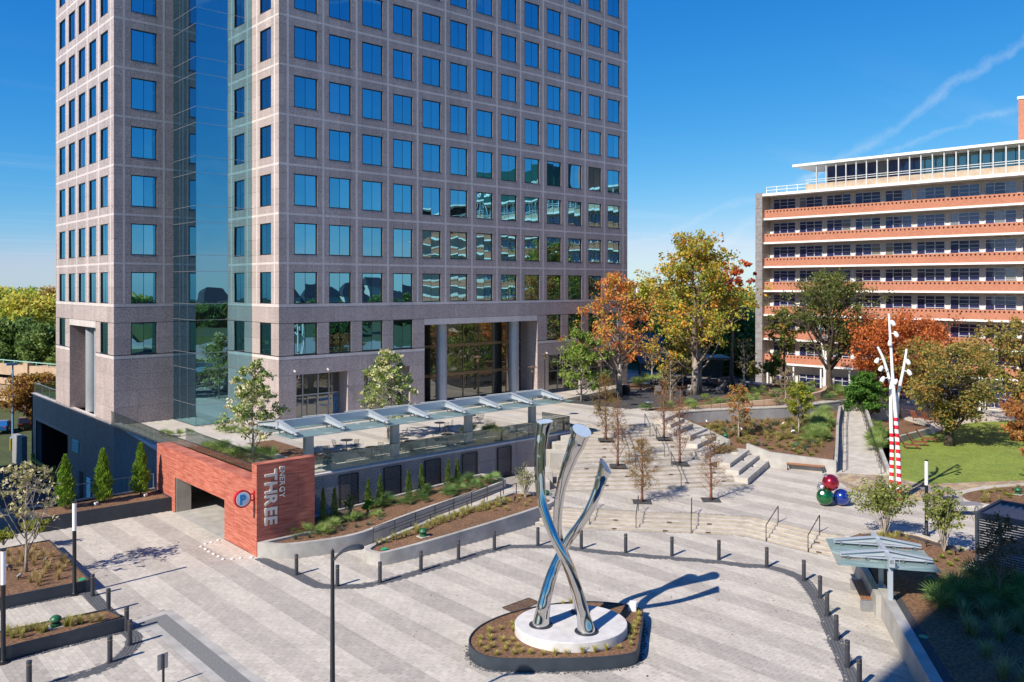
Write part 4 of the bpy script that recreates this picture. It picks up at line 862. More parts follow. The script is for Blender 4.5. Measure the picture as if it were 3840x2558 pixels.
# round parking sign on a bracket
psn = wthing('parking_sign', 'round red-rimmed parking sign with blue P on the red sign wall', 'sign', (18.72, 41.45, 2.7))
pc = (18.72, 41.45, 3.14)
def disc_y(mb, c, r, y0, y1, seg=40):
    vs = [(c[0] + r * math.cos(2 * math.pi * k / seg), y, c[2] + r * math.sin(2 * math.pi * k / seg)) for y in (y0, y1) for k in range(seg)]
    mb.add(vs, [tuple(range(seg)), tuple(range(2 * seg - 1, seg - 1, -1))] + [(k, seg + k, seg + (k + 1) % seg, (k + 1) % seg) for k in range(seg)]); return mb
disc_y(MB(), pc, 0.46, pc[1] - 0.09, pc[1] + 0.09).build('rim', M['red'], psn)
disc_y(disc_y(MB(), pc, 0.375, pc[1] - 0.105, pc[1] - 0.091), pc, 0.375, pc[1] + 0.091, pc[1] + 0.105).build('face', M['white'], psn)
letters(psn, "P", 0.66, (pc[0] - 0.20, pc[1] - 0.11, pc[2] - 0.24), R90, M['blue'], 'letter', 0.025, 0.035)
MB().box(pc[0] + 0.42, pc[1] - 0.04, pc[2] + 0.14, SX0 - 0.01, pc[1] + 0.04, pc[2] + 0.20).box(pc[0] + 0.42, pc[1] - 0.04, pc[2] - 0.20, SX0 - 0.01, pc[1] + 0.04, pc[2] - 0.14).box(SX0 - 0.05, pc[1] - 0.07, pc[2] - 0.32, SX0 + 0.0, pc[1] + 0.07, pc[2] + 0.32).build('bracket', M['red'], psn)
# front retaining wall of the terrace, trellises, balustrade
fw = wthing('terrace_wall', 'dark granite retaining wall with wire trellis panels below the terrace', 'wall', (34.5, 43.8, 0))
MB().box(22.8, 43.86, -0.05, 46.3, 44.3, ZT - 0.06).box(46.0, 44.3, 0, 46.3, 47.2, ZT - 0.06).build('backing', M['joint'], fw)
xs = list(np.linspace(22.8, 46.3, 13))
for a, b in zip(xs, xs[1:]):
    for c, d in ((-0.02, 1.0), (1.0, 2.05), (2.05, ZT - 0.06)): MB().box(a + 0.007, 43.80, c + 0.006, b - 0.007, 43.87, d - 0.006).build('stone_panel', M['granite_low'], fw)
MB().box(22.79, 43.74, ZT - 0.06, 46.36, 44.34, ZT + 0.05).box(46.0, 44.34, ZT - 0.06, 46.36, 47.2, ZT + 0.05).build('coping', M['granite_lite'], fw)
for (x0, x1, y0) in ((650, 770, 985), (940, 1050, 935), (1207, 1308, 890), (1452, 1548, 850), (1682, 1770, 810)):
    u0, _ = UV(2, x0, 0); u1, v0 = UV(2, x1, y0); a, b = onY(u0, 43.75), onY(u1, 43.75); z1 = min(2.85, zat(v0, b, 43.75)); z0 = 0.75
    fr = MB(); fr.bar((a, 43.72, z0), (a, 43.72, z1), 0.06, 0.06); fr.bar((b, 43.72, z0), (b, 43.72, z1), 0.06, 0.06); fr.bar((a, 43.72, z1), (b, 43.72, z1), 0.05, 0.05); fr.bar((a, 43.72, z0), (b, 43.72, z0), 0.05, 0.05)
    tr = fr.build('trellis', M['black'], fw)
    n = 16; m = MB()
    for k in range(1, n): x = a + (b - a) * k / n; m.bar((x, 43.73, z0), (x, 43.73, z1), 0.011, 0.011)
    for k in range(1, 26): z = z0 + (z1 - z0) * k / 26; m.bar((a, 43.735, z), (b, 43.735, z), 0.011, 0.011)
    m.build('wire_mesh', M['black'], tr)
def balustrade(name, label, pts, z, ht, step, parent=None, mat='glassrail', rail=True):
    t = wthing(name, label, 'balustrade', (*pts[0], z))
    for a, b in zip(pts, pts[1:]):
        a, b = Vector(a), Vector(b); l = (b - a).length; n = max(1, round(l / step)); dv = (b - a) / n; an = math.atan2(dv.y, dv.x)
        for k in range(n):
            p = a + dv * (k + 0.5); MB().obox((p.x, p.y, z), dv.length - 0.02, 0.02, ht, an).build('glass_panel', M[mat], t)
    if rail: MB().tube([(*p, z + ht + 0.01) for p in pts], 0.02, 6).build('cap_rail', M['winframe'], t)
    MB().wall(pts, 0.06, z - 0.02, z + 0.07).build('shoe', M['alu'], t)
    return t
balustrade('glass_balustrade', 'clear green-tinted glass balustrade along the terrace edge above the trellises', [(22.85, 44.05), (46.2, 44.05), (46.2, 47.1)], ZT + 0.05, 1.07, 1.5)
balustrade('glass_balustrade', 'glass balustrade along the planted bed above the red garage wall', [(20.75, 70.0), (20.35, 57.0), (20.42, 42.4)], ZT + 0.17, 1.05, 1.25)
balustrade('glass_balustrade', 'inner glass balustrade between the planted bed and the terrace walk', [(22.9, 60.2), (22.72, 56.6), (22.72, 42.2)], ZT + 0.03, 0.85, 1.5)
# concrete planters beside the ramp
def zpl(x, y): return 0.62 + 0.03 * (x - 23.2)
def planter(name, label, outline, z1, th, mat, mulch_drop=0.10, z0=-0.02, mulchmat='mulch', bev=0.03):
    t = wthing(name, label, 'planter', (outline[0][0], outline[0][1], 0)); zf = z1 if callable(z1) else (lambda x, y: z1)
    n = len(outline); ar = sum(outline[i][0] * outline[(i + 1) % n][1] - outline[(i + 1) % n][0] * outline[i][1] for i in range(n)); pl = outline if ar > 0 else outline[::-1]
    inn = offset(pl, th, True)
    vs = [(x, y, z0) for x, y in pl] + [(x, y, zf(x, y)) for x, y in pl] + [(x, y, zf(x, y)) for x, y in inn] + [(x, y, zf(x, y) - 0.4) for x, y in inn]
    fs = []
    for i in range(n):
        j = (i + 1) % n; fs += [(i, j, n + j, n + i), (n + i, n + j, 2 * n + j, 2 * n + i), (2 * n + i, 2 * n + j, 3 * n + j, 3 * n + i)]
    MB().add(vs, fs).build('wall', M[mat], t, smooth='auto' if n > 20 else False, bevel=0)
    MB().prism(offset(pl, th * 0.6, True), z0, lambda x, y: zf(x, y) - mulch_drop).build('mulch', M[mulchmat], t)
    return t
plb = planter('ramp_planter', 'long tapering concrete planter with pale grass between the ramp and the bollards', smooth_path(PLB, 3, True), lambda x, y: 0.64 + 0.028 * (x - 23.2), 0.24, 'concrete')
def z1f(x, y): return 0.78 + max(0, x - 24.5) * 0.043
bed1 = planter('wall_planter', 'curved concrete planter of palms and cypresses along the granite terrace wall', BED1[:1] + smooth_path(BED1[1:9], 3) + BED1[9:], lambda x, y: z1f(x, y), 0.26, 'concrete', 0.12)
def zr(x, y): return max(0.0, min(ZP, (x - 24.6) * ZP / 12.0)) + 0.004
MB().prism(RAMP1, -0.1, zr).build('access_ramp', M['concrete_lite'], kind='structure')
def railing(name, label, pts, ht=0.9, mid=True, step=None, mat='stainless', r=0.028, cat='railing'):
    t = wthing(name, label, cat, pts[0])
    for p in pts: MB().tube([p, (p[0], p[1], p[2] + ht)], r, 8).build('post', M[mat], t)
    MB().tube([(p[0], p[1], p[2] + ht) for p in pts], r, 8).build('top_rail', M[mat], t)
    if mid: MB().tube([(p[0], p[1], p[2] + ht * 0.72) for p in pts], r * 0.75, 6).build('mid_rail', M[mat], t)
    return t
rpts = []
for k in range(8): x = 25.0 + k * 1.55; rpts.append((x, 38.85 + (x - 25) * 0.115 + (0.15 if k > 5 else 0), zr(x, 0)))
railing('ramp_railing', 'stainless ramp railing on the side by the palm planter', [(x, y - 0.12, z) for x, y, z in rpts], 0.95, mat='rail')
railing('ramp_railing', 'stainless ramp railing on the side by the grass planter', [(25.6 + k * 1.5, 38.0 + k * 0.165, zr(25.6 + k * 1.5, 0)) for k in range(8)], 0.85, mid=False, mat='rail')
# stair handrails
def handrail(label, bot, top, ext=0.45):
    t = wthing('handrail', label, 'handrail', bot); h = 0.92
    b, p = Vector(bot), Vector(top); d = (p - b); d.z = 0; d.normalize(); up = Vector((0, 0, h))
    MB().tube([b, b + up], 0.027, 8).build('post', M['rail'], t); MB().tube([p, p + up], 0.027, 8).build('post', M['rail'], t)
    MB().tube([b + up * 0.98, p + up * 0.98], 0.027, 8).build('sloped_rail', M['rail'], t)
    return t
def hr_low(bx, by, tx, ty, lab): handrail(lab, (bx, by, 0), (tx, ty, ZP))
for i, ((k, x, y), lab) in enumerate((((4, 757, 705), 'handrail on the low stairs behind the polished sculpture'), ((4, 1016, 725), 'handrail on the low stairs below the lone plaza tree'), ((4, 1322, 740), 'handrail at the middle of the low curved stairs'), (('J', 485, 715), 'slanting handrail on the low stairs just past their bend'), (('J', 720, 775), 'slanting handrail at the end of the low stairs nearest the glass canopy'))):
    b = K(k, x, y, 0); d = Vector((1.25, 0.85)) if i < 3 else Vector((1.5, 0.15)); hr_low(b[0] - d.x * 0.05, b[1] - d.y * 0.05, b[0] + d.x, b[1] + d.y, lab)
for (kx, ky, z, tx, ty, tz, lab) in ((1210, 880, ZP, 1132, 560, 1.65, 'handrail up the first flight beside the bushy plaza tree'), (1580, 868, ZP, 1492, 545, 1.65, 'handrail up the first flight beside the right-hand landing tree'),
        (1070, 610, 1.65, 1000, 300, 2.55, 'handrail up the second flight near the left landing tree'), (1418, 578, 1.65, 1338, 310, 2.55, 'handrail up the second flight below the upper seat blocks'),
        (1000, 415, 2.55, 902, 140, ZT, 'handrail on the top flight beside the shaded tree'), (1275, 360, 2.55, 1222, 135, ZT, 'handrail on the top flight beside the upper seat blocks')):
    b = K('F', kx, ky, z); d = Vector((2.0, 2.3)) if tz < ZT else Vector((1.5, 1.7)); handrail(lab, (b[0], b[1], z), (b[0] + d.x, b[1] + d.y, tz))
# middle planted slope and its walls
def zbed(x, y): return 1.45 + 0.048 * max(0, (x - 57.8) * 0.6 + (y - 28.5) * 0.8)
MBED = [(57.95, 28.8), (56.0, 32.8), (56.0, 35.5), (56.6, 37.6), (57.4, 40.0), (58.4, 43.0), (60.0, 43.6), (62.4, 42.95), (66.1, 41.05), (70.6, 38.8), (77.3, 37.7)]
MB().prism(MBED, 0.3, zbed).build('planted_slope', M['mulch'], kind='structure')
bw = wthing('bench_wall', 'pale concrete retaining wall behind the timber bench', 'wall', (57, 30, ZP))
MB().wall([(57.78, 28.45), (56.95, 30.4), (56.0, 32.7), (55.9, 34.6)], 0.26, 0.5, lambda x, y, i: (1.62, 1.72, 1.86, 2.25)[i]).build('wall', M['concrete'], bw)
MB().wall([(56.5, 36.6), (57.5, 39.2), (58.2, 42.4)], 0.24, 0.6, lambda x, y, i: (2.15, 2.5, 3.0)[i]).build('wall', M['concrete'], bw)
lw_ = wthing('slope_wall', 'long grey curved retaining wall behind the planted slope', 'wall', (66, 41.5, 2))
gwp = smooth_path([(57.9, 43.2), (59.9, 43.72), (62.4, 43.05), (66.1, 41.15), (70.6, 38.9), (77.3, 37.75)], 5)
MB().wall(gwp, 0.22, 0.8, ZT + 0.02).build('wall', M['concrete_grey'], lw_); MB().wall(gwp, 0.30, ZT + 0.02, ZT + 0.11).build('coping', M['concrete_lite'], lw_)
g2 = [(60.5, 44.9), (63, 44.2), (66.6, 42.5), (71, 40.3), (77.3, 39.2)]
path2 = [(60.2, 44.2), (63, 43.5), (66.4, 41.75), (70.8, 39.5), (77.3, 38.4)]
MB().wall(smooth_path(path2, 5), 1.0, ZT - 0.2, ZT + 0.05).build('garden_path', M['concrete_lite'], kind='structure')
tw2 = smooth_path([(61.2, 45.3), (66.9, 43.0), (71.3, 40.8), (77.3, 39.8), (80.5, 40.8)], 4)
o = MB().wall(tw2, 0.35, ZT - 0.1, lambda x, y, i: ZT + 0.12 + 0.055 * i).build('garden_edge_wall', M['tan']); tag(o, 'low tan stone wall rising along the garden path', 'wall')
railing('path_railing', 'thin dark railing along the garden path above the planted slope', [(*smooth_path(path2, 4)[i], ZT + 0.05) for i in range(0, 17, 1)], 0.72, mid=False, mat='rail', r=0.018)
# second ramp, its side walls and rails
RB = [(57.8, 28.45), (59.5, 25.6), (79.0, 36.1), (77.4, 37.7)]
def zr2(x, y): return ZP + (2.2 - ZP) * max(0, min(1, (x - 58.5) / 19.0)) + 0.006
MB().prism(RB, 0.4, zr2).build('garden_ramp', M['concrete_lite'], kind='structure')
w1 = [(57.9, 28.55), (64, 31.45), (70.5, 34.6), (77.4, 37.75)]; w2 = [(59.6, 25.5), (66, 28.95), (72.5, 32.5), (79.1, 36.0)]
MB().wall(w1, 0.22, 0.4, lambda x, y, i: (1.55, 1.85, 2.3, 2.75)[i]).build('ramp_kerb', M['concrete'], bw); MB().wall(w2, 0.24, 0.4, lambda x, y, i: (1.30, 1.65, 2.1, 2.6)[i]).build('ramp_kerb', M['concrete'], bw)
railing('garden_ramp_railing', 'dark rail along the ramp side next to the planted slope', [(x + 0.25, y - 0.38, zr2(x, y)) for x, y in resample(w1, 9)], 0.88, mat='rail')
railing('garden_ramp_railing', 'dark rail along the ramp side next to the lawn', [(x - 0.25, y + 0.40, zr2(x, y)) for x, y in resample(w2, 14)], 0.88, mat='rail')
MB().wall([(76.6, 38.6), (80.2, 35.4), (82.5, 34.6)], 0.25, 0.6, 2.75).build('ramp_end_wall', M['concrete_lite'], bw)
balustrade('glass_balustrade', 'glass balustrade on the wall at the top of the garden ramp', [(76.4, 39.2), (80.2, 35.9), (83, 35.0)], 2.75, 0.9, 1.6)
# flagstones
fl = MB().prism(FLAG, 0.3, ZP - 0.03).build('flagstone_path', M['joint_sand'], kind='structure')
rs = random.Random(11); og = ORG[fl]; st_n = 0
for i in range(26):
    for j in range(24):
        x = 52.4 + i * 0.58 + (0.29 if j % 2 else 0); y = 16.0 + j * 0.54
        if not inside(FLAG, np.array([x]), np.array([y]))[0]: continue
        c = []; n = rs.choice((5, 6, 6, 7)); r0 = rs.uniform(0.27, 0.33); a0 = rs.uniform(0, 6)
        for k in range(n): a = a0 + 2 * math.pi * k / n; q = r0 * rs.uniform(0.85, 1.12); c.append((x + q * math.cos(a) - og.x, y + q * math.sin(a) * 0.95 - og.y))
        cc = rs.choice(((0.50, 0.36, 0.20), (0.44, 0.31, 0.18), (0.38, 0.25, 0.14), (0.52, 0.41, 0.26), (0.33, 0.24, 0.16))); zt = ZP + rs.uniform(-0.004, 0.006) - og.z
        me = bpy.data.meshes.new('flagstone'); me.from_pydata([(p[0], p[1], zt - 0.05) for p in c] + [(p[0], p[1], zt) for p in c], [], [tuple(range(n, 2 * n))] + [(k, (k + 1) % n, n + (k + 1) % n, n + k) for k in range(n)])
        at = me.color_attributes.new('Col', 'FLOAT_COLOR', 'POINT'); at.data.foreach_set('color', list(cc + (1,)) * (2 * n)); me.materials.append(M['flag']); put('flagstone', me, fl); st_n += 1
# lawn, curved planting island on the right, back kerb, street strip
lawn = sheet('lawn', LAWN, ZP + 0.04, 0.3, M['lawn'])
cp = planter('island_planter', 'curved bed with pale concrete rim beyond the slatted pavilion', CPL, ZP + 0.13, 0.55, 'concrete_lite', 0.03)
kb = MB().wall([(66.5, 29.4), (69, 30.3), (79.7, 30.0), (84, 33)], 0.3, 0.5, 1.35).build('lawn_kerb_wall', M['concrete']); tag(kb, 'low concrete wall at the back of the lawn behind the loungers', 'wall')
sheet('lawn_bed', [(60.2, 25.9), (66.4, 29.3), (69, 30.5), (79.7, 30.3), (83, 34.4), (79.3, 35.8)], 1.25, 0.8, M['mulch'])
sheet('back_path', [(83, 34), (90, 29), (97, 25), (99, 8), (101, 8), (99, 36), (88, 37)], ZP + 0.06, 0.3, M['concrete_lite'])
# right-hand bed and its concrete wall
rbed = MB().prism(RBED, -0.1, 0.92).build('mulch_bed', M['mulch'], kind='structure')
rw = wthing('bed_wall', 'sloping concrete wall of the mulch bed by the shaded corner', 'wall', (36, 15.8, 0))
wa = [(41.6, 20.1), (40.9, 19.2), (35.6, 15.6)]; wb = [(36.3, 15.75), (30.9, 12.05), (22, 6)]
MB().wall(wa, 0.3, -0.02, lambda x, y, i: (0.95, 1.0, 0.98)[i]).build('wall', M['concrete'], rw); MB().wall(wb, 0.42, -0.02, lambda x, y, i: (1.08, 1.02, 1.0)[i]).build('wall', M['concrete'], rw)
MB().wall(offset([(42.8, 20.35), (43.9, 20.25), (45.5, 19.3), (45.8, 18.1), (45.4, 16.9), (45.05, 15.4)], 0.12), 0.3, 0.5, 0.98).build('rim', M['concrete_lite'], rw)
MB().wall(offset([(42.6, 19.9), (43.8, 19.85), (45.1, 19.0), (45.35, 18.1), (45.0, 17.0), (44.7, 15.4)], 0.0), 0.28, 0.9, 0.945).build('gravel_edge', M['gravel'], rw)
MB().wall(offset(wb, 0.42), 0.34, 0.9, 0.95).build('gravel_edge', M['gravel'], rw)
# ---------------------------------------------------------------- bollards
BOLL = [(K(3, x, y), 'a') for x, y in ((263, 602), (624, 702), (1000, 672), (1362, 569), (1693, 467), (2010, 382))] + [(K(4, x, y), 'a') for x, y in ((470, 810), (711, 827), (958, 848), (1215, 866))] + \
       [(G(2696, 2098), 'a')] + [(K(7, x, y), 'a') for x, y in ((138, 780), (392, 874), (503, 990), (551, 1114), (614, 1280), (690, 1465), (772, 1600))] + \
       [(K('K', x, y), 'b') for x, y in ((519, 202), (608, 288), (710, 398), (728, 477), (616, 575), (163, 722))]
ORD = 'first second third fourth fifth sixth seventh eighth ninth tenth eleventh twelfth thirteenth fourteenth fifteenth sixteenth seventeenth eighteenth'.split()
b0 = None; na = nb = 0
for i, (p, kind) in enumerate(BOLL):
    if kind == 'a': lab = ORD[na] + ' dark bollard on the curved cobble band, counting from the red sign wall'; gp = 'bollards along the curved band'; na += 1
    else: lab = ORD[nb] + ' dark bollard of the row that starts at the speckled-tree planter'; gp = 'bollards by the planters'; nb += 1
    if b0 is None:
        b0 = thing('bollard', lab, 'bollard', (*p, 0), 0, gp)
        MB().lathe([(0.115, 0), (0.115, 0.02), (0.092, 0.03), (0.092, 0.86)], 20).build('post', M['bollard'], b0, smooth='auto')
        MB().lathe([(0.086, 0.86), (0.086, 0.89)], 20).build('light_ring', M['gold'], b0, smooth='auto')
        MB().lathe([(0.094, 0.89), (0.094, 0.985), (0.085, 1.0), (0.0, 1.002)], 20).build('cap', M['bollard'], b0, smooth='auto')
    else: c = copy_tree(b0, (*p, 0), random.uniform(0, 6), lab); c['group'] = gp
# ---------------------------------------------------------------- light columns
def light_column(p, z, h, hw, lab):
    t = thing('light_column', lab, 'lamp post', (*p, z))
    MB().lathe([(0.21, 0), (0.21, 0.05), (0.11, 0.09), (0.085, 0.12), (0.085, h - hw)], 18).build('post', M['black'], t, smooth='auto')
    MB().lathe([(0.09, h - hw), (0.09, h - 0.05)], 18).build('diffuser', M['diffuser'], t, smooth='auto')
    MB().lathe([(0.095, h - 0.05), (0.095, h), (0.0, h + 0.005)], 18).build('cap', M['black'], t, smooth='auto')
light_column(K(1, 457, 1033), 0, 4.3, 1.32, 'black light column with white tube top beside the big tan-grass planter')
light_column(K(1, 20, 1452), 0, 4.3, 1.32, 'black light column with white tube top at the end of the narrow planter')
light_column(K(7, 1232, 565, ZP), ZP, 4.1, 1.35, 'black light column with white tube top between the two green shrubs')
# ---------------------------------------------------------------- tall street lamp in front
sl = thing('street_lamp', 'tall black street lamp with a drooping flat head over the court', 'street lamp', (*rd(1247, 25.0), 0), TH - math.pi / 2)
zt = 6.3
MB().lathe([(0.16, 0), (0.16, 0.5), (0.085, 0.6), (0.055, zt - 0.05), (0.0, zt + 0.04)], 16).build('pole', M['black'], sl, smooth='auto')
m = MB(); secs = [(0.03, zt - 0.32, 0.05, 0.06), (0.18, zt - 0.16, 0.05, 0.05), (0.34, zt - 0.03, 0.13, 0.06), (0.55, zt + 0.05, 0.21, 0.065), (0.78, zt + 0.075, 0.22, 0.065), (0.9, zt + 0.06, 0.17, 0.05), (0.95, zt + 0.045, 0.05, 0.02)]
vs = []; fs = []
for (x, z, hw, hh) in secs:
    for k in range(8): a = 2 * math.pi * k / 8; vs.append((x, hw * math.cos(a), z + hh * math.sin(a)))
for i in range(len(secs) - 1):
    for k in range(8): fs.append((i * 8 + k, i * 8 + (k + 1) % 8, (i + 1) * 8 + (k + 1) % 8, (i + 1) * 8 + k))
fs += [tuple(range(7, -1, -1)), tuple(range(len(vs) - 8, len(vs)))]
m.add(vs, fs).build('lamp_head', M['charcoal'], sl, smooth='auto')
# sign seen from behind, bottom of the picture
sp = thing('sign_post', 'small grey sign plate on a dark post seen from behind', 'sign', (*K('K', 915, 712), 0), TH - math.pi / 2 + 0.9)
MB().box(-0.035, -0.03, 0, 0.035, 0.03, 1.15).build('post', M['charcoal'], sp); MB().box(-0.2, 0.03, 0.62, 0.2, 0.045, 1.18).build('plate', M['alu'], sp)
# white marker studs on the paving
for (x, y) in ((1235, 738), (1262, 722), (1297, 713), (1340, 698), (1262, 754), (1285, 769), (1313, 784), (1342, 798), (1370, 816), (1427, 814), (1478, 808), (1544, 805)):
    p = K(1, x, y); tag(MB().lathe([(0.10, 0), (0.09, 0.035), (0.055, 0.06), (0.0, 0.065)], 10, (*p, 0)).build('marker_stud', M['whitestone'], smooth=True), 'white round marker stud on the paving by the garage', 'stud', 'marker studs by the garage')
# ---------------------------------------------------------------- planters on the left
def box_planter(label, poly, z, mat='planter', name='planter_box'):
    t = planter(name, label, poly, z, 0.05, mat, 0.06)
    return t
box_planter('large blue-grey steel planter with tan grasses and the speckled young tree', PL1, 0.56); box_planter('narrow blue-grey steel planter with a green dome light', PL2, 0.56); box_planter('tall blue-grey planter holding three bright cypresses', PL3, 0.87)
def pebbles(path, wd, n, z=0.0, r=0.035, name='pebble_strip'):
    V, Q = [], []; rs = random.Random(n)
    P = resample(path, n)
    for (x, y) in P:
        for _ in range(2):
            cx, cy = x + rs.uniform(-wd, wd), y + rs.uniform(-wd, wd); a = rs.uniform(0, 6); rr = r * rs.uniform(0.6, 1.3); k = len(V)
            for (p, q, h) in ((-1, -1, 0), (1, -1, 0), (1, 1, 0), (-1, 1, 0), (-.6, -.6, 1), (.6, -.6, 1), (.6, .6, 1), (-.6, .6, 1)): u, v = rz2(p * rr, q * rr * 0.8, a); V.append((cx + u, cy + v, z + h * rr * 0.9))
            Q += [(k + 4, k + 5, k + 6, k + 7)] + [(k + i, k + (i + 1) % 4, k + 4 + (i + 1) % 4, k + 4 + i) for i in range(4)]
    o = put(name, fast_mesh(name, V, Q, None, M['cobble']), None); o['kind'] = 'stuff'
pebbles([(4, 42.42), (11.5, 41.66)], 0.06, 160); pebbles([(4, 36.2), (11.3, 35.92)], 0.06, 160); pebbles(SCP + SCP[:1], 0.16, 520)
sheet('concrete_pad', [(-4, 50.6), (11.9, 50.6), (11.9, 54.2), (-4, 55)], 0.02, 0.6, M['concrete_lite'])
rr_ = railing('planter_railing', 'grey metal railing behind the three cypresses', [(12.2, 56.45, 0.87), (14.1, 56.42, 0.87), (16.0, 56.38, 0.87), (17.8, 56.34, 0.87), (19.3, 56.3, 0.87)], 1.0, mid=False, mat='alu', r=0.03)
MB().wall([(11.8, 56.5), (19.4, 56.3)], 0.2, -4.6, 0.95).build('planter_kerb', M['concrete'], rr_)
dw = MB().wall([(11.7, 57.2), (8.5, 63.5), (3.5, 75)], 0.45, -4.6, lambda x, y, i: (0.85, -0.4, -3.2)[i]).build('drive_wall', M['concrete_grey']); tag(dw, 'sloping concrete wall running down to the lower drive', 'wall')
for i, (x, y) in enumerate(((125, 1290), (158, 1318), (188, 1340), (218, 1370), (254, 1390))):
    p = K('A', x, y + 85, -4.5); tag(MB().lathe([(0.1, -4.5), (0.1, -3.2), (0, -3.13)], 10, (*p, 0)).build('guard_post', M['yellow'], smooth='auto'), 'yellow guard post in a row on the grass by the lower drive', 'post', 'yellow posts by the lower drive')
gt = wthing('garage_barrier', 'yellow height barrier frame in front of the dark lower portal', 'barrier', (PX - 0.6, 90, -4.5))
for y in (94.2, 86.2): MB().bar((PX - 0.6, y, -4.5), (PX - 0.6, y, -2.6), 0.28, 0.28).build('post', M['yellow'], gt)
MB().bar((PX - 0.6, 94.2, -3.2), (PX - 0.6, 86.2, -3.2), 0.24, 0.24).build('crossbar', M['yellow'], gt)
sheet('verge', [(10.5, 100), (20.4, 98), (20.4, 118), (11.5, 116)], -4.42, 0.1, M['grass_far'])
o = MB().wall([(20.5, 97.7), (20.2, 100.6)], 0.5, -4.6, -1.4).build('lower_wall', M['concrete_grey']); tag(o, 'rough grey concrete wall beside the grass verge below the podium', 'wall')
# ---------------------------------------------------------------- sculpture
scp_p = planter('sculpture_planter', 'rounded dark steel planter ring of mulch round the polished sculpture', SCP, 0.5, 0.05, 'planter', 0.05)
pl_c = [K(4, x, y, 0.82) for x, y in ((342, 1245), (962, 1225), (650, 1130), (650, 1347))]
pcx, pcy = (pl_c[0][0] + pl_c[1][0]) / 2, (pl_c[0][1] + pl_c[1][1]) / 2
ax = Vector((pl_c[1][0] - pl_c[0][0], pl_c[1][1] - pl_c[0][1])) / 2; ay = Vector((pl_c[2][0] - pl_c[3][0], pl_c[2][1] - pl_c[3][1])) / 2
sc_ = wthing('sculpture', 'tall sculpture of three twisting mirror-polished steel tubes on a round stone base', 'sculpture', (pcx, pcy, 0.3))
ra, rb = ax.length, ay.length; aang = math.atan2(ax.y, ax.x)
def ell(r, n=64): return [(pcx + rz2(ra * r * math.cos(2 * math.pi * k / n), rb * r * math.sin(2 * math.pi * k / n), aang)[0], pcy + rz2(ra * r * math.cos(2 * math.pi * k / n), rb * r * math.sin(2 * math.pi * k / n), aang)[1]) for k in range(n)]
MB().prism(ell(1.0), 0.3, 0.82).build('base', M['limestone'], sc_, smooth='auto', bevel=0.02)
def steel_tube(px, dd, w0):
    pts = []; rad = []
    for (x, y, wpx), d in zip(px, dd): u, v = UV(4, x, y); pts.append(P3(u, v, d)); rad.append(wpx * 0.96 / 1.482 / F * d / 2)
    q = smooth_path([(*p, r) for p, r in zip(pts, rad)], 8) if False else None
    n = len(pts); P4 = [Vector(p) for p in pts]; out = []; ro = []
    for i in range(n - 1):
        p0 = P4[max(0, i - 1)]; p1 = P4[i]; p2 = P4[i + 1]; p3 = P4[min(n - 1, i + 2)]
        for k in range(8):
            t = k / 8; out.append(0.5 * ((2 * p1) + (p2 - p0) * t + (2 * p0 - 5 * p1 + 4 * p2 - p3) * t * t + (3 * p1 - p0 - 3 * p2 + p3) * t ** 3)); tt = t * t * (3 - 2 * t); ro.append(rad[i] * (1 - tt) + rad[i + 1] * tt)
    out.append(P4[-1]); ro.append(rad[-1])
    return out, ro
db1 = dep(*K(4, 738, 1285, 0.82)); db2 = dep(*K(4, 708, 1178, 0.82)); db3 = dep(*K(4, 487, 1250, 0.82)); dc = (db1 + db2 + db3) / 3
T1 = [(508, 118, 92), (490, 210, 74), (481, 310, 66), (482, 430, 60), (492, 560, 56), (523, 668, 54), (562, 765, 54), (608, 860, 56), (652, 960, 60), (690, 1070, 68), (718, 1180, 78), (740, 1285, 104)]
T2 = [(714, 168, 116), (690, 235, 100), (652, 325, 78), (617, 425, 64), (593, 525, 56), (581, 625, 52), (580, 720, 50), (596, 800, 50), (628, 880, 52), (662, 970, 58), (688, 1075, 66), (706, 1178, 84)]
T3 = [(846, 366, 84), (826, 430, 68), (800, 508, 58), (768, 585, 54), (732, 652, 52), (690, 712, 52), (648, 768, 52), (608, 838, 54), (570, 915, 58), (540, 995, 64), (515, 1085, 72), (498, 1165, 82), (486, 1250, 102)]
n1 = len(T1); D1 = [dc - 0.15 + (db1 - dc + 0.15) * (i / (n1 - 1)) - 0.42 * math.exp(-((i - 6.6) / 2.4) ** 2) for i in range(n1)]
n2 = len(T2); D2 = [dc + 0.35 + (db2 - dc - 0.35) * (i / (n2 - 1)) + 0.35 * math.exp(-((i - 6.5) / 2.5) ** 2) for i in range(n2)]
n3 = len(T3); D3 = [dc - 0.35 + (db3 - dc + 0.35) * (i / (n3 - 1)) + 0.42 * math.exp(-((i - 7) / 2.5) ** 2) for i in range(n3)]
RV = Vector((ST, -CT, 0)); FV = Vector((CT, ST, 0))
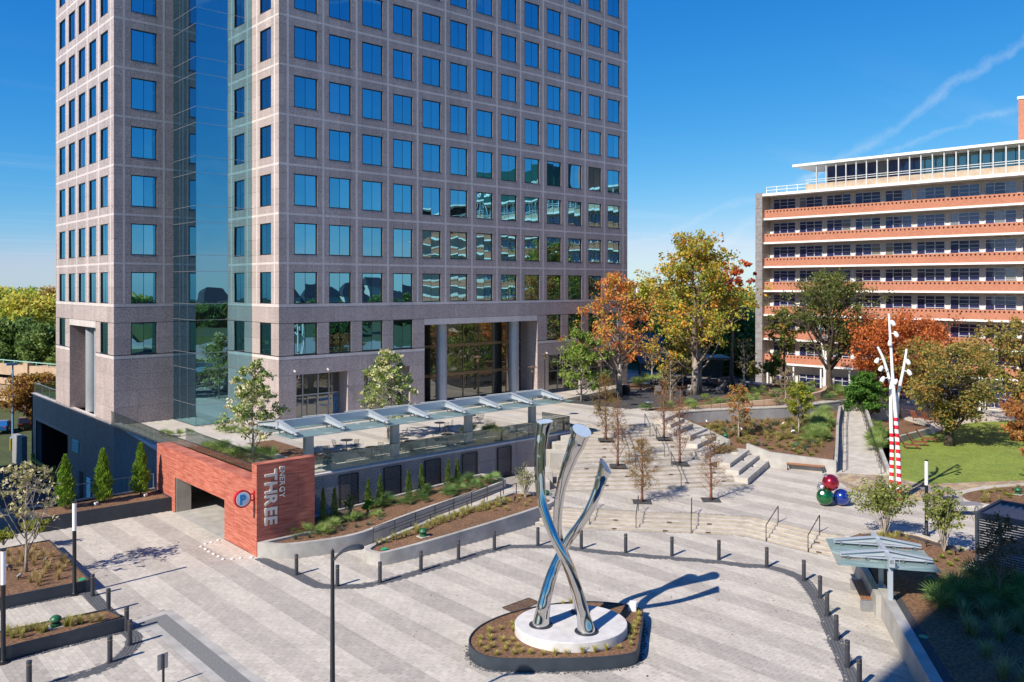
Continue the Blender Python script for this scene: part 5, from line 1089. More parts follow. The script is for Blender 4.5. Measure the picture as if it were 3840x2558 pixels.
for T_, D_, cutn in ((T1, D1, (-0.05, -0.12, 1)), (T2, D2, (0.30, -0.42, 0.85)), (T3, D3, (0.80, -0.25, 0.62))):
    pts, rad = steel_tube(T_, D_, 0)
    pts[-1] = Vector((pts[-1].x, pts[-1].y, 0.80)); mb = MB(); mb.tube(pts, rad, 40, cap=False)
    # slanted end: slide the ends of the wall along the tube onto a plane, close with a polished lid
    cn = (RV * cutn[0] + FV * cutn[1] + Vector((0, 0, cutn[2]))).normalized(); p0 = pts[0]; tdir = (pts[0] - pts[1]).normalized(); nr_ = 8
    offs = [max(-0.40, min(0.40, -(Vector(mb.v[k]) - p0).dot(cn) / max(0.4, tdir.dot(cn)))) for k in range(40)]
    for i_ in range(nr_):
        tl = (pts[max(0, i_ - 1)] - pts[i_ + 1]).normalized()
        for k in range(40): mb.v[i_ * 40 + k] = tuple(Vector(mb.v[i_ * 40 + k]) + tl * offs[k] * (1 - i_ / nr_))
    tb = mb.build('steel_tube', M['chrome'], sc_, smooth='auto'); MB().add([tuple(Vector(q) - tdir * 0.012) for q in mb.v[:40]], [tuple(range(39, -1, -1))]).build('lid', M['lid'], tb)
    b = pts[-1]; MB().lathe([(rad[-1] * 1.35, 0.815), (rad[-1] * 1.33, 0.845), (rad[-1] * 0.9, 0.85)], 32, (b.x, b.y, 0)).build('base_plate', M['charcoal'], sc_, smooth='auto')
wbx = K(4, 998, 1158, 0.5); tag(MB().obox((*wbx, 0.42), 0.42, 0.34, 0.34, 0.5).build('floodlight_box', M['white'], bevel=0.02), 'small white floodlight box at the rim of the sculpture planter', 'light box')
# ---------------------------------------------------------------- long glass canopy on the terrace
cn_ = wthing('glass_canopy', 'long frosted glass canopy on silver posts along the terrace edge', 'canopy', (34.5, 45.8, ZT))
CY, Y0, Y1, ZG_ = 45.9, 43.35, 48.7, 5.55
AX = [22.95 + 3.13 * k for k in range(8)]
for x in (24.65, 30.9, 37.15, 43.4): MB().box(x - 0.28, 45.15, ZT, x + 0.28, 45.5, 5.5).build('post', M['colmetal'], cn_, bevel=0.02)
MB().box(AX[0] - 0.1, CY - 0.13, 5.75, AX[-1] + 0.1, CY + 0.13, 6.22).build('spine_beam', M['steelpaint'], cn_)
for x in AX:
    m = MB()
    for s in (-1, 1):
        ye = Y0 + 0.15 if s < 0 else Y1 - 0.15
        for (zo, hw) in ((0.0, 0.13), (-1, 0.13)):
            a, b = (6.30, 5.86) if zo == 0 else (5.92, 5.70)
            m.add([(x - hw, CY, a), (x + hw, CY, a), (x + hw, ye, b), (x - hw, ye, b), (x - hw, CY, a - 0.035), (x + hw, CY, a - 0.035), (x + hw, ye, b - 0.035), (x - hw, ye, b - 0.035)], [(0, 1, 2, 3), (7, 6, 5, 4), (0, 4, 5, 1), (1, 5, 6, 2), (2, 6, 7, 3), (3, 7, 4, 0)])
        m.add([(x - 0.015, CY, 5.9), (x + 0.015, CY, 5.9), (x + 0.015, CY, 6.29), (x - 0.015, CY, 6.29), (x - 0.015, ye, 5.69), (x + 0.015, ye, 5.69), (x + 0.015, ye, 5.85), (x - 0.015, ye, 5.85)], [(0, 1, 2, 3), (4, 7, 6, 5), (0, 4, 5, 1), (1, 5, 6, 2), (2, 6, 7, 3), (3, 7, 4, 0)])
    am = m.build('arm', M['steelpaint'], cn_)
    f = MB()
    for y in (Y0 + 0.35, Y0 + 1.2, Y0 + 2.0, Y1 - 2.0, Y1 - 1.2, Y1 - 0.35):
        for dx in (-0.16, 0.16): f.box(x + dx - 0.02, y - 0.05, ZG_, x + dx + 0.02, y + 0.05, 5.78)
    f.build('spider_clamp', M['stainless'], am)
gx = [22.5] + [(a + b) / 2 for a, b in zip(AX, AX[1:])] + [46.0]
for a, b in zip(gx, gx[1:]):
    MB().box(a + 0.008, Y0, ZG_ - 0.03, b - 0.008, CY - 0.32, ZG_).build('glass_pane', M['canopy'], cn_); MB().box(a + 0.008, CY + 0.32, ZG_ - 0.03, b - 0.008, Y1, ZG_).build('glass_pane', M['canopy'], cn_)
# small canopy over the bench on the right
c2 = thing('small_canopy', 'small frosted glass canopy on twin posts over the court bench', 'canopy', (36.6, 16.1, 0.92), math.atan2(2.1, 3.1))
zg = 2.4 - 0.92
for a in (-1, 1):
    MB().box(-1.85 if a < 0 else 0.0 + 0.01, -2.1, zg - 0.02, -0.01 if a < 0 else 1.95, 1.95, zg).build('glass_pane', M['canopy'], c2)
MB().bar((-2.1, -0.15, zg + 0.36), (2.05, -0.15, zg + 0.36), 0.16, 0.2).build('spine_beam', M['steelpaint'], c2)
for x in (-0.85, 1.1):
    m = MB()
    for s in (-1, 1):
        ye = -0.15 + s * 1.85
        m.add([(x - 0.12, -0.15, zg + 0.50), (x + 0.12, -0.15, zg + 0.50), (x + 0.12, ye, zg + 0.24), (x - 0.12, ye, zg + 0.24), (x - 0.12, -0.15, zg + 0.465), (x + 0.12, -0.15, zg + 0.465), (x + 0.12, ye, zg + 0.205), (x - 0.12, ye, zg + 0.205)], [(0, 1, 2, 3), (7, 6, 5, 4), (0, 4, 5, 1), (1, 5, 6, 2), (2, 6, 7, 3), (3, 7, 4, 0)])
        m.add([(x - 0.015, -0.15, zg + 0.2), (x + 0.015, -0.15, zg + 0.2), (x + 0.015, -0.15, zg + 0.48), (x - 0.015, -0.15, zg + 0.48), (x - 0.015, ye, zg + 0.12), (x + 0.015, ye, zg + 0.12), (x + 0.015, ye, zg + 0.22), (x - 0.015, ye, zg + 0.22)], [(0, 1, 2, 3), (4, 7, 6, 5), (0, 4, 5, 1), (1, 5, 6, 2), (2, 6, 7, 3), (3, 7, 4, 0)])
        m.box(x - 0.12, min(-0.15, ye), zg + 0.11, x + 0.12, max(-0.15, ye), zg + 0.14)
    am = m.build('arm', M['steelpaint'], c2); f = MB()
    for y in (-1.7, -0.8, 0.6, 1.4): f.box(x - 0.2, y - 0.05, zg, x - 0.15, y + 0.05, zg + 0.14); f.box(x + 0.15, y - 0.05, zg, x + 0.2, y + 0.05, zg + 0.14)
    f.build('spider_clamp', M['stainless'], am)
for x in (-1.75, 0.2):
    m = MB(); m.box(x - 0.11, -0.24, 0, x - 0.09, -0.06, zg + 0.25); m.box(x + 0.09, -0.24, 0, x + 0.11, -0.06, zg + 0.25); m.tube([(x, -0.15, 0), (x, -0.15, zg + 0.3)], 0.035, 10); m.box(x - 0.25, -0.36, -0.02, x + 0.25, 0.06, 0.02)
    m.build('post', M['steelpaint'], c2)
MB().box(-2.1, -0.27, zg + 0.12, -1.85, -0.03, zg + 0.44).build('gutter_box', M['steelpaint'], c2)
# ---------------------------------------------------------------- cafe tables and chairs
def cafe_table(loc, lab, mat='rail'):
    t = thing('cafe_table', lab, 'table', loc)
    MB().lathe([(0.0, 0.715), (0.42, 0.715), (0.43, 0.73), (0.42, 0.745), (0.0, 0.746)], 24).build('top', M[mat], t, smooth='auto')
    MB().tube([(0, 0, 0), (0, 0, 0.72)], 0.03, 8).build('stem', M['rail'], t)
    m = MB()
    for k in range(3): a = k * 2.094; m.tube([(0, 0, 0.12), (0.36 * math.cos(a), 0.36 * math.sin(a), 0.015)], 0.018, 6)
    m.build('foot', M['rail'], t); return t
def wire_chair(loc, rz, lab, grp):
    t = thing('wire_chair', lab, 'chair', loc, rz, grp)
    m = MB()
    for k in range(9): y = -0.2 + 0.05 * k; m.tube([(-0.2, y, 0.45), (0.2, y, 0.45)], 0.008, 4)
    m.build('seat', M['rail'], t); m = MB()
    for k in range(8): z = 0.5 + 0.05 * k; m.tube([(-0.22 - 0.1 * k / 8, -0.2, z), (-0.22 - 0.1 * k / 8, 0.2, z)], 0.008, 4)
    m.tube([(-0.2, -0.2, 0.45), (-0.32, -0.2, 0.88), (-0.32, 0.2, 0.88), (-0.2, 0.2, 0.45)], 0.012, 5); m.build('backrest', M['rail'], t)
    for s in (-1, 1):
        for x in (-1, 1): MB().tube([(0.2 * x, 0.2 * s, 0.45), (-0.24 * x, 0.21 * s, 0)], 0.011, 5).build('leg', M['rail'], t)
    return t
tabs = [(K(2, 862, 905, ZT), 'round metal cafe table behind the balustrade between the first two canopy posts'), (K(2, 572, 935, ZT), 'round metal cafe table beside the red sign wall'), (K(2, 1115, 862, ZT), 'round metal cafe table just past the second canopy post'), (K(2, 1352, 815, ZT), 'round metal cafe table near the terrace palm bed'),
        ((29.5, 49.0), 'round metal cafe table under the inner edge of the canopy by the small tree bed'), ((34.0, 50.0), 'round metal cafe table on the open terrace near the shopfront tree'), ((38.5, 50.4), 'round metal cafe table on the open terrace before the lobby columns'), ((42.6, 51.6), 'round metal cafe table on the open terrace nearest the lobby doors')]
ch0 = None
for i, (p, lab) in enumerate(tabs):
    cafe_table((*p, ZT), lab)
    for a in (0.4 + i * 0.7, 2.9 + i * 0.5):
        q = (p[0] + 0.72 * math.cos(a), p[1] + 0.72 * math.sin(a), ZT)
        if ch0 is None: ch0 = wire_chair(q, a + math.pi, 'dark wire chair at a round terrace cafe table', 'terrace cafe chairs'); ch0.rotation_euler = (0, 0, a + math.pi)
        else: copy_tree(ch0, q, a + math.pi)
# lounge corner tables and chairs
for i, (k, x, y, lab) in enumerate(((8, 628, 1335, 'blue-topped cafe table beside the orange-leaved tree'), (8, 778, 1355, 'blue-topped cafe table nearest the grey sofas'), (8, 805, 1540, 'pale cafe table at the edge of the dark gravel'))):
    p = K(k, x, y, ZT); t = cafe_table((*p, ZT), lab, 'alu')
    for a in (0.6, 3.3): copy_tree(ch0, (p[0] + 0.8 * math.cos(a), p[1] + 0.8 * math.sin(a), ZT), a + math.pi, 'wire chair at a blue-topped cafe table by the dark gravel')['group'] = 'gravel yard chairs'
# sofas
def sofa(p, rz, l, lab):
    t = thing('outdoor_sofa', lab, 'sofa', (*p, ZT), rz)
    MB().box(-l / 2, -0.45, 0.06, l / 2, 0.45, 0.34).build('base', M['wicker'], t, bevel=0.02); MB().box(-l / 2, 0.30, 0.34, l / 2, 0.45, 0.72).build('back_frame', M['wicker'], t, bevel=0.02)
    n = max(2, int(l / 0.9)); wd = l / n
    for k in range(n):
        x = -l / 2 + k * wd; MB().box(x + 0.02, -0.43, 0.34, x + wd - 0.02, 0.20, 0.48).build('seat_cushion', M['cushion'], t, bevel=0.04); MB().box(x + 0.03, 0.12, 0.48, x + wd - 0.03, 0.30, 0.86).build('back_cushion', M['cushion'], t, bevel=0.05)
    return t
def sK(x, y): return K('I', x, y, ZT)
sofa(sK(255, 290), 2.3, 3.0, 'grey sofa with its back to the wild grasses by the blue-topped tables'); sofa(sK(400, 268), 0.35, 4.0, 'long grey sofa behind the low wooden tables'); sofa(sK(610, 272), 0.5, 3.2, 'grey sofa under the slatted pergola screen'); sofa(sK(730, 272), -0.2, 2.6, 'short grey sofa under the pergola roof')
sofa(sK(680, 325), 3.6, 3.2, 'low grey sofa seen from behind beside the twin-trunked tree'); sofa(sK(820, 300), 3.9, 4.0, 'long grey sofa running away from the pergola post')
def low_table(p, lab):
    t = thing('low_table', lab, 'table', (*p, ZT)); MB().box(-0.55, -0.35, 0.34, 0.55, 0.35, 0.39).build('top', M['wood'], t)
    for x in (-0.45, 0.45):
        for y in (-0.28, 0.28): MB().box(x - 0.03, y - 0.03, 0, x + 0.03, y + 0.03, 0.34).build('leg', M['wood'], t)
low_table(sK(355, 278), 'low wooden table in front of the long grey sofa'); low_table(sK(395, 272), 'low wooden table nearest the twin trunks'); low_table(sK(655, 288), 'low wooden table under the pergola')
def lounge_chair(p, rz, lab):
    t = thing('lounge_chair', lab, 'chair', (*p, ZT), rz); MB().box(-0.34, -0.36, 0.28, 0.34, 0.3, 0.42).build('seat', M['wicker'], t, bevel=0.03)
    m = MB(); m.add([(-0.34, 0.2, 0.4), (0.34, 0.2, 0.4), (0.34, 0.42, 0.95), (-0.34, 0.42, 0.95), (-0.34, 0.3, 0.4), (0.34, 0.3, 0.4), (0.34, 0.52, 0.93), (-0.34, 0.52, 0.93)], [(0, 1, 2, 3), (7, 6, 5, 4), (0, 4, 5, 1), (1, 5, 6, 2), (2, 6, 7, 3), (3, 7, 4, 0)]); m.build('backrest', M['cushion'], t)
    for x in (-0.38, 0.38):
        MB().bar((x, -0.42, 0.58), (x, 0.34, 0.56), 0.06, 0.04).build('arm', M['wood'], t); MB().bar((x, -0.36, 0), (x, -0.3, 0.57), 0.05, 0.05).build('leg', M['wood'], t); MB().bar((x, 0.42, 0), (x, 0.2, 0.57), 0.05, 0.05).build('leg', M['wood'], t)
for (x, y, a, lab) in ((235, 345, 2.0, 'wooden-armed lounge chair beside the dark gravel edge'), (315, 355, 3.3, 'grey-backed lounge chair in front of the fire pit'), (375, 325, 0.2, 'grey lounge chair behind the fire pit'), (450, 345, -1.4, 'wooden-armed lounge chair next to the twin trunks')): lounge_chair(sK(x, y), a, lab)
fp = sK(385, 355); tag(MB().obox((*fp, ZT), 0.9, 0.9, 0.55, 0.3).build('fire_pit', M['charcoal'], bevel=0.03), 'square charcoal fire pit between the lounge chairs', 'fire pit')
for (k, x, y, lab) in ((8, 595, 1395, 'square black litter bin under the orange-leaved tree'), (8, 890, 1370, 'black litter bin behind the lounge chairs')):
    t = thing('litter_bin', lab, 'bin', (*K(k, x, y, ZT), ZT), 0.4); MB().box(-0.3, -0.3, 0, 0.3, 0.3, 0.85).build('body', M['black'], t, bevel=0.02); MB().box(-0.32, -0.32, 0.85, 0.32, 0.32, 0.95).build('lid', M['charcoal'], t)
# pergola behind the lounge
pg = wthing('lounge_pergola', 'charcoal pergola with slatted back screen behind the grey sofas', 'pergola', (84, 57, ZT))
pp = [K('I', 480, 290, ZT), K('I', 752, 292, ZT)]; pa = Vector(pp[0]); pb = Vector(pp[1]); pdv = (pb - pa).normalized(); pn = Vector((CT, ST)); 
cor = [pa, pb, pb + pn * 4.2, pa + pn * 4.2]
for q in cor: MB().obox((q.x, q.y, ZT), 0.28, 0.28, 3.0, math.atan2(pdv.y, pdv.x)).build('post', M['charcoal'], pg)
MB().prism([tuple(q + (q - (pa + pb) / 2 - pn * 2.1) * 0.05) for q in cor], ZT + 3.0, ZT + 3.25).build('roof', M['planter'], pg)
for k in range(22):
    z = ZT + 0.3 + k * 0.12; MB().bar((*(cor[3]), z), (*(cor[2]), z), 0.03, 0.085).build('slat', M['charcoal'], pg)
# gas lamp posts with flat hats on the terrace
def gas_lamp(p, h, lab):
    t = thing('hat_lamp', lab, 'lamp post', (*p, ZT))
    MB().lathe([(0.2, 0), (0.2, 0.12), (0.09, 0.2), (0.075, 0.9), (0.05, 1.0), (0.04, h - 0.55)], 12).build('post', M['black'], t, smooth='auto')
    MB().lathe([(0.05, h - 0.62), (0.10, h - 0.55), (0.10, h - 0.5), (0.13, h - 0.25), (0.13, h - 0.15)], 12).build('lantern', M['gold'], t, smooth='auto'); MB().lathe([(0.07, h - 0.5), (0.09, h - 0.2)], 10).build('flame_glass', M['lampglow'], t)
    MB().lathe([(0.0, h - 0.17), (0.40, h - 0.16), (0.40, h - 0.13), (0.1, h - 0.06), (0.05, h)], 18).build('hat', M['rust'], t, smooth='auto')
gas_lamp(K('D', 1237, 1185, ZT), 4.6, 'black lamp post with flat rusty hat just behind the last canopy post')
gas_lamp(K('D', 668, 1010, ZT), 4.6, 'lamp post with flat rusty hat in front of the lobby doors'); gas_lamp(K('D', 1365, 965, ZT), 4.6, 'lamp post with flat rusty hat beside the lobby pier'); gas_lamp(K('D', 1932, 1080, ZT), 4.6, 'lamp post with flat rusty hat beside the leafing feathery tree')
# ---------------------------------------------------------------- benches
def bench(loc, rz, l, lab, style):
    t = thing('bench', lab, 'bench', loc, rz)
    for k in range(4): y = -0.21 + 0.14 * k; MB().box(-l / 2, y - 0.06, 0.42, l / 2, y + 0.06, 0.47).build('slat', M['wood'], t, bevel=0.008)
    for s in (-1, 1):
        if style == 'solid': MB().box(s * l / 2 - 0.16, -0.3, 0, s * l / 2 + 0.16, 0.3, 0.46).build('end_block', M['alu'], t, bevel=0.015)
        else:
            m = MB(); x = s * (l / 2 - 0.08); m.bar((x, -0.3, 0), (x, -0.26, 0.44), 0.07, 0.05); m.bar((x, 0.3, 0), (x, 0.26, 0.44), 0.07, 0.05); m.bar((x, -0.27, 0.41), (x, 0.27, 0.41), 0.07, 0.05); m.bar((x, -0.29, 0.03), (x, 0.29, 0.03), 0.07, 0.05); m.build('end_frame', M['charcoal'], t)
bench((*K('J', 702, 322, ZP), ZP), math.atan2(-1.9, 0.8) , 2.6, 'timber bench with dark steel ends against the pale concrete wall', 'frame')
bench((37.15, 17.05, 0), math.atan2(3.9, 5.7), 2.6, 'timber bench with grey end blocks under the small canopy', 'solid')
# ---------------------------------------------------------------- ornaments
om = wthing('ornament_pile', 'pile of four giant glitter baubles, red on top of green and blue', 'ornament', (*K('J', 860, 515, ZP), ZP))
for (x, y, r, c, nm, capd) in ((812, 466, 47, (0.0, 0.16, 0.035), 'green_ball', (-0.45, -0.55, 0.45)), (904, 466, 45, (0.008, 0.05, 0.36), 'blue_ball', (0.72, -0.5, 0.4)), (797, 418, 30, (0.45, 0.46, 0.48), 'silver_ball', (-0.4, 0.2, 0.8)), (843, 388, 46, (0.42, 0.002, 0.02), 'red_ball', (-0.62, 0.1, 0.9))):
    u, v = UV('J', x, y); d = 50.9 if nm != 'silver_ball' else 51.5; 
    if nm == 'red_ball': d = 51.05
    c3 = P3(u, v, d); rr = r / 1.493 / F * d
    if nm in ('green_ball', 'blue_ball'): c3 = (c3[0], c3[1], ZP + 0.04 + rr)
    bl = MB().ball(c3, rr, 40, 26).build(nm, flake_mat('glitter_' + nm, c), om, smooth=True)
    dv = Vector((CT * 0 + ST * capd[0] + CT * -capd[1] * -1, -CT * capd[0] + ST * capd[1], capd[2])).normalized(); q = Vector(c3)
    MB().tube([q + dv * rr * 0.93, q + dv * rr * 1.17], rr * 0.22, 16).tube([q + dv * rr * 1.17, q + dv * rr * 1.22], rr * 0.1, 10).build('cap', M['alu'], bl, smooth='auto')
# ---------------------------------------------------------------- tall branching pole lamps
def candy_mat():
    m, t, b = mat_base('red_and_white_wrap'); g = nd(t, 'ShaderNodeNewGeometry'); s = nd(t, 'ShaderNodeSeparateXYZ'); t.links.new(g.outputs['Position'], s.inputs[0])
    a = nd(t, 'ShaderNodeMath', operation='MULTIPLY_ADD'); t.links.new(s.outputs[0], a.inputs[0]); a.inputs[1].default_value = 0.25; t.links.new(s.outputs[2], a.inputs[2])
    md = nd(t, 'ShaderNodeMath', operation='FRACT'); dv = nd(t, 'ShaderNodeMath', operation='DIVIDE'); dv.inputs[1].default_value = 0.50; t.links.new(a.outputs[0], dv.inputs[0]); t.links.new(dv.outputs[0], md.inputs[0])
    gt_ = nd(t, 'ShaderNodeMath', operation='GREATER_THAN'); gt_.inputs[1].default_value = 0.5; t.links.new(md.outputs[0], gt_.inputs[0]); mx = nd(t, 'ShaderNodeMixRGB'); mx.inputs[1].default_value = (0.62, 0.012, 0.025, 1); mx.inputs[2].default_value = (0.8, 0.8, 0.79, 1)
    t.links.new(gt_.outputs[0], mx.inputs[0]); t.links.new(mx.outputs[0], b.inputs['Base Color']); b.inputs['Roughness'].default_value = 0.6; return m
M['candy'] = candy_mat()
dP = dep(*K(7, 1045, 318, ZP))
pole = wthing('branching_lamp', 'tall white three-stemmed lamp with red and white striped lower stems', 'lamp post', (*K(7, 1020, 310, ZP), ZP))
def stem(px, d0, d1, r0, r1, stripe_from=None):
    n = len(px); pts = [P3(*UV(*p), d0 + (d1 - d0) * i / (n - 1)) for i, p in enumerate(px)]; pts[0] = (pts[0][0], pts[0][1], ZP)
    pts = smooth_path(pts, 6); rad = [r0 + (r1 - r0) * i / (len(pts) - 1) for i in range(len(pts))]
    if stripe_from:
        k = next(i for i, p in enumerate(pts) if p[2] > stripe_from); MB().tube(pts[:k + 1], [r * 1.06 for r in rad[:k + 1]], 20).build('striped_wrap', M['candy'], pole, smooth='auto'); MB().tube(pts[k:], rad[k:], 20).build('stem', M['white'], pole, smooth='auto')
    else: MB().tube(pts, rad, 20).build('stem', M['white'], pole, smooth='auto')
sA = dep(*K(7, 990, 300, ZP)); sB = dP
stem([(7, 990, 300), ('E', 900, 1450), ('E', 893, 1150), ('E', 890, 950), ('E', 889, 780), ('E', 868, 680), ('E', 820, 520), ('E', 762, 395)], sA, sA + 0.2, 0.13, 0.075, zat(UV('E', 0, 1265)[1], *K(7, 990, 300, ZP)))
stem([(7, 1048, 318), ('E', 962, 1450), ('E', 945, 1180), ('E', 925, 900), ('E', 908, 680), ('E', 893, 420), ('E', 880, 220), ('E', 871, 70)], sB, sB, 0.14, 0.065, zat(UV('E', 0, 1110)[1], *K(7, 1048, 318, ZP)))
stem([(7, 1040, 306), ('E', 950, 1250), ('E', 948, 1050), ('E', 955, 900), ('E', 982, 760), ('E', 1008, 640), ('E', 1030, 520), ('E', 1045, 415)], sB + 0.5, sB + 0.3, 0.125, 0.07)
for (x, y, sx, sy) in ((908, 155, 882, 165), (938, 265, 893, 262), (882, 350, 888, 350), (757, 525, 805, 515), (795, 603, 835, 605), (812, 708, 862, 695), (1055, 535, 1030, 545), (1068, 640, 1018, 628), (938, 733, 985, 735)):
    a = Vector(K3('E', sx, sy, sB)); c = Vector(K3('E', x, y, sB - 0.1)); ln = MB().tube([a, c], 0.03, 8).build('lamp_arm', M['white'], pole)
    s_ = 1 if x > sx else -1; tip = Vector((ST * s_ * 0.35, -CT * s_ * 0.35, -0.62)).normalized()
    if abs(x - sx) < 8: tip = Vector((0, 0, -1))
    MB().tube([c - tip * 0.17, c - tip * 0.10, c + tip * 0.05, c + tip * 0.20], [0.035, 0.10, 0.14, 0.12], 16).build('lamp_shade', M['white'], pole, smooth='auto')
p2 = wthing('branching_lamp', 'distant white branching lamp partly hidden by the dark-limbed green tree', 'lamp post', (*rd(3098, 88.0), 1.0))
for px in (((3094, 1500), (3092, 1380), (3085, 1300), (3073, 1205)), ((3098, 1500), (3105, 1380), (3112, 1300), (3127, 1190)), ((3096, 1500), (3097, 1380), (3100, 1300), (3110, 1170))):
    pts = smooth_path([P3(u, v, 88) for u, v in px], 4); pts[0] = (pts[0][0], pts[0][1], 1.0); MB().tube(pts, 0.14, 10).build('stem', M['white'], p2, smooth='auto')
for (u, v) in ((3068, 1233), (3082, 1268), (3122, 1250)): MB().ball(P3(u, v, 87.8), 0.32, 12, 8, sq=(1, 1, 0.8)).build('lamp_shade', M['white'], p2, smooth=True)
# ---------------------------------------------------------------- loungers on the lawn
def lawn_chair(p, rz, lab):
    t = thing('lawn_lounger', lab, 'lounger', (*p, ZP + 0.04), rz)
    for k in range(7): x = 0.0 + k * 0.17; MB().box(x, -0.28, 0.33 + 0.0 * k, x + 0.13, 0.28, 0.36).build('seat_slat', M['woodred'], t)
    for k in range(6): x = -0.06 - k * 0.075; z = 0.36 + k * 0.13; MB().obox((x, 0, z), 0.03, 0.56, 0.11).build('back_slat', M['woodred'], t)
    for s in (-1, 1):
        m = MB(); m.bar((-0.5, s * 0.3, 1.1), (0.05, s * 0.3, 0.33), 0.04, 0.05); m.bar((0.0, s * 0.3, 0.32), (1.2, s * 0.3, 0.32), 0.04, 0.05); m.bar((0.1, s * 0.3, 0), (0.15, s * 0.3, 0.32), 0.04, 0.04); m.bar((1.05, s * 0.3, 0), (1.0, s * 0.3, 0.32), 0.04, 0.04); m.build('side_frame', M['woodred'], t)
for (x, y, a, lab) in ((1040, 1395, -0.35, 'red-brown slatted lounger nearest the striped lamp, half hidden'), (1120, 1365, -0.35, 'red-brown slatted lounger in the middle by the low wall'), (1215, 1330, -0.35, 'red-brown slatted lounger farthest along the low wall'), (1150, 1130, 0.4, 'shaded red-brown lounger under the olive-gold tree'), (1260, 1145, 0.2, 'second shaded lounger under the olive-gold tree')):
    lawn_chair(K('E', x - 20, y, ZP), a - 0.6, lab)
# ---------------------------------------------------------------- picnic tables by the light column
for (x, y, lab) in ((1310, 300, 'grey folding table with white chairs behind the light column'), (1490, 405, 'grey folding table next to the slatted pavilion')):
    p = K(7, x, y + 25, ZP); t = thing('folding_table', lab, 'table', (*p, ZP), -0.75); MB().box(-0.95, -0.4, 0.71, 0.95, 0.4, 0.75).build('top', M['cushion'], t)
    for sx in (-0.75, 0.75): MB().tube([(sx, -0.35, 0), (sx, 0, 0.7), (sx, 0.35, 0)], 0.02, 6).build('leg_frame', M['alu'], t)
    for k, (a, b) in enumerate(((0.3, 0.8), (-0.5, 0.8), (0.2, -0.85))):
        q = rz2(a, b, -0.75); c = copy_tree(ch0, (p[0] + q[0], p[1] + q[1], ZP), -0.75 + (math.pi / 2 if b < 0 else -math.pi / 2), 'wire chair at a grey folding table by the light column'); c['group'] = 'folding table chairs'
# ---------------------------------------------------------------- slatted pavilion on the right
pv = wthing('slatted_pavilion', 'charcoal slatted pavilion with louvred roof in the mulch bed', 'pavilion', (42.6, 14, 0.9))
X0, X1, Y0p, Y1p, zb, zt2 = 42.4, 45.6, 8.2, 14.1, 0.92, 3.62
MB().box(X0 - 0.5, Y0p, 0.9, X1 + 0.3, Y1p + 0.35, 1.0).build('slab', M['concrete_lite'], pv)
for (x, y) in ((X0, Y1p), (X1, Y1p), (X0, Y0p), (X1, Y0p), (X0, 11.2)): MB().box(x, y - 0.14, 1.0, x + 0.14, y, zt2 - 0.3).build('post', M['slate'], pv)
MB().box(X0 - 0.02, Y0p - 0.14, zt2 - 0.3, X0 + 0.14, Y1p, zt2).box(X1, Y0p - 0.14, zt2 - 0.3, X1 + 0.16, Y1p, zt2).box(X0 + 0.14, Y1p - 0.16, zt2 - 0.299, X1, Y1p + 0.002, zt2 - 0.001).box(X0 + 0.14, Y0p - 0.14, zt2 - 0.299, X1, Y0p + 0.002, zt2 - 0.001).build('roof_frame', M['slate'], pv)
for k in range(19): y0 = Y0p + 0.12 + k * 0.3; MB().add([(X0 + 0.14, y0, zt2 - 0.2), (X1, y0, zt2 - 0.2), (X1, y0 + 0.24, zt2 - 0.1), (X0 + 0.14, y0 + 0.24, zt2 - 0.1), (X0 + 0.14, y0, zt2 - 0.22), (X1, y0, zt2 - 0.22), (X1, y0 + 0.24, zt2 - 0.12), (X0 + 0.14, y0 + 0.24, zt2 - 0.12)], [(0, 1, 2, 3), (7, 6, 5, 4), (0, 4, 5, 1), (1, 5, 6, 2), (2, 6, 7, 3), (3, 7, 4, 0)]).build('roof_louvre', M['louvre_grey'], pv)
for k in range(19):
    z = 1.08 + k * 0.118; MB().box(X0 + 0.03, Y0p, z, X0 + 0.07, 11.06, z + 0.08).box(X0 + 0.03, 11.2, z, X0 + 0.07, Y1p - 0.14, z + 0.08).build('slat', M['slate'], pv)
# ---------------------------------------------------------------- green dome lights, lids and spotlights
def dome(p, z, lab, s=1.0):
    t = thing('dome_light', lab, 'garden light', (*p, z))
    MB().lathe([(0.20 * s, 0), (0.20 * s, 0.12 * s), (0.185 * s, 0.13 * s)], 18).build('base', M['green_dome'], t, smooth='auto'); MB().lathe([(0.15 * s, 0.12 * s), (0.15 * s, 0.26 * s)], 16).build('slot', M['dark'], t)
    MB().lathe([(0.23 * s, 0.24 * s), (0.235 * s, 0.27 * s), (0.20 * s, 0.36 * s), (0.12 * s, 0.43 * s), (0.0, 0.45 * s)], 18).build('hood', M['green_dome'], t, smooth='auto'); MB().obox((0, 0, -0.02), 0.55 * s, 0.55 * s, 0.04).build('pad', M['concrete_lite'], t)
dome(K('K', 312, 372, 0.5), 0.5, 'green dome garden light in the narrow steel planter'); dome(K(3, 1382, 262, 0.66), 0.66, 'green dome garden light in the grass planter beside the ramp'); dome(K(7, 1258, 905, 0.92), 0.92, 'green dome garden light in the mulch under the small canopy')
pz = K('J', 650, 200, 1.6); dome(pz, zbed(*pz), 'green dome garden light in the planted slope above the bench'); pz = K('J', 255, 138, 1.9); dome(pz, zbed(*pz), 'green dome garden light near the seat blocks on the slope'); dome(K(7, 1860, 280, 0.85), 0.85, 'green dome garden light in the curved island bed'); dome(K('F', 258, 945, 0.95), 0.95, 'green dome garden light at the ramp end of the grass planter', 0.9)
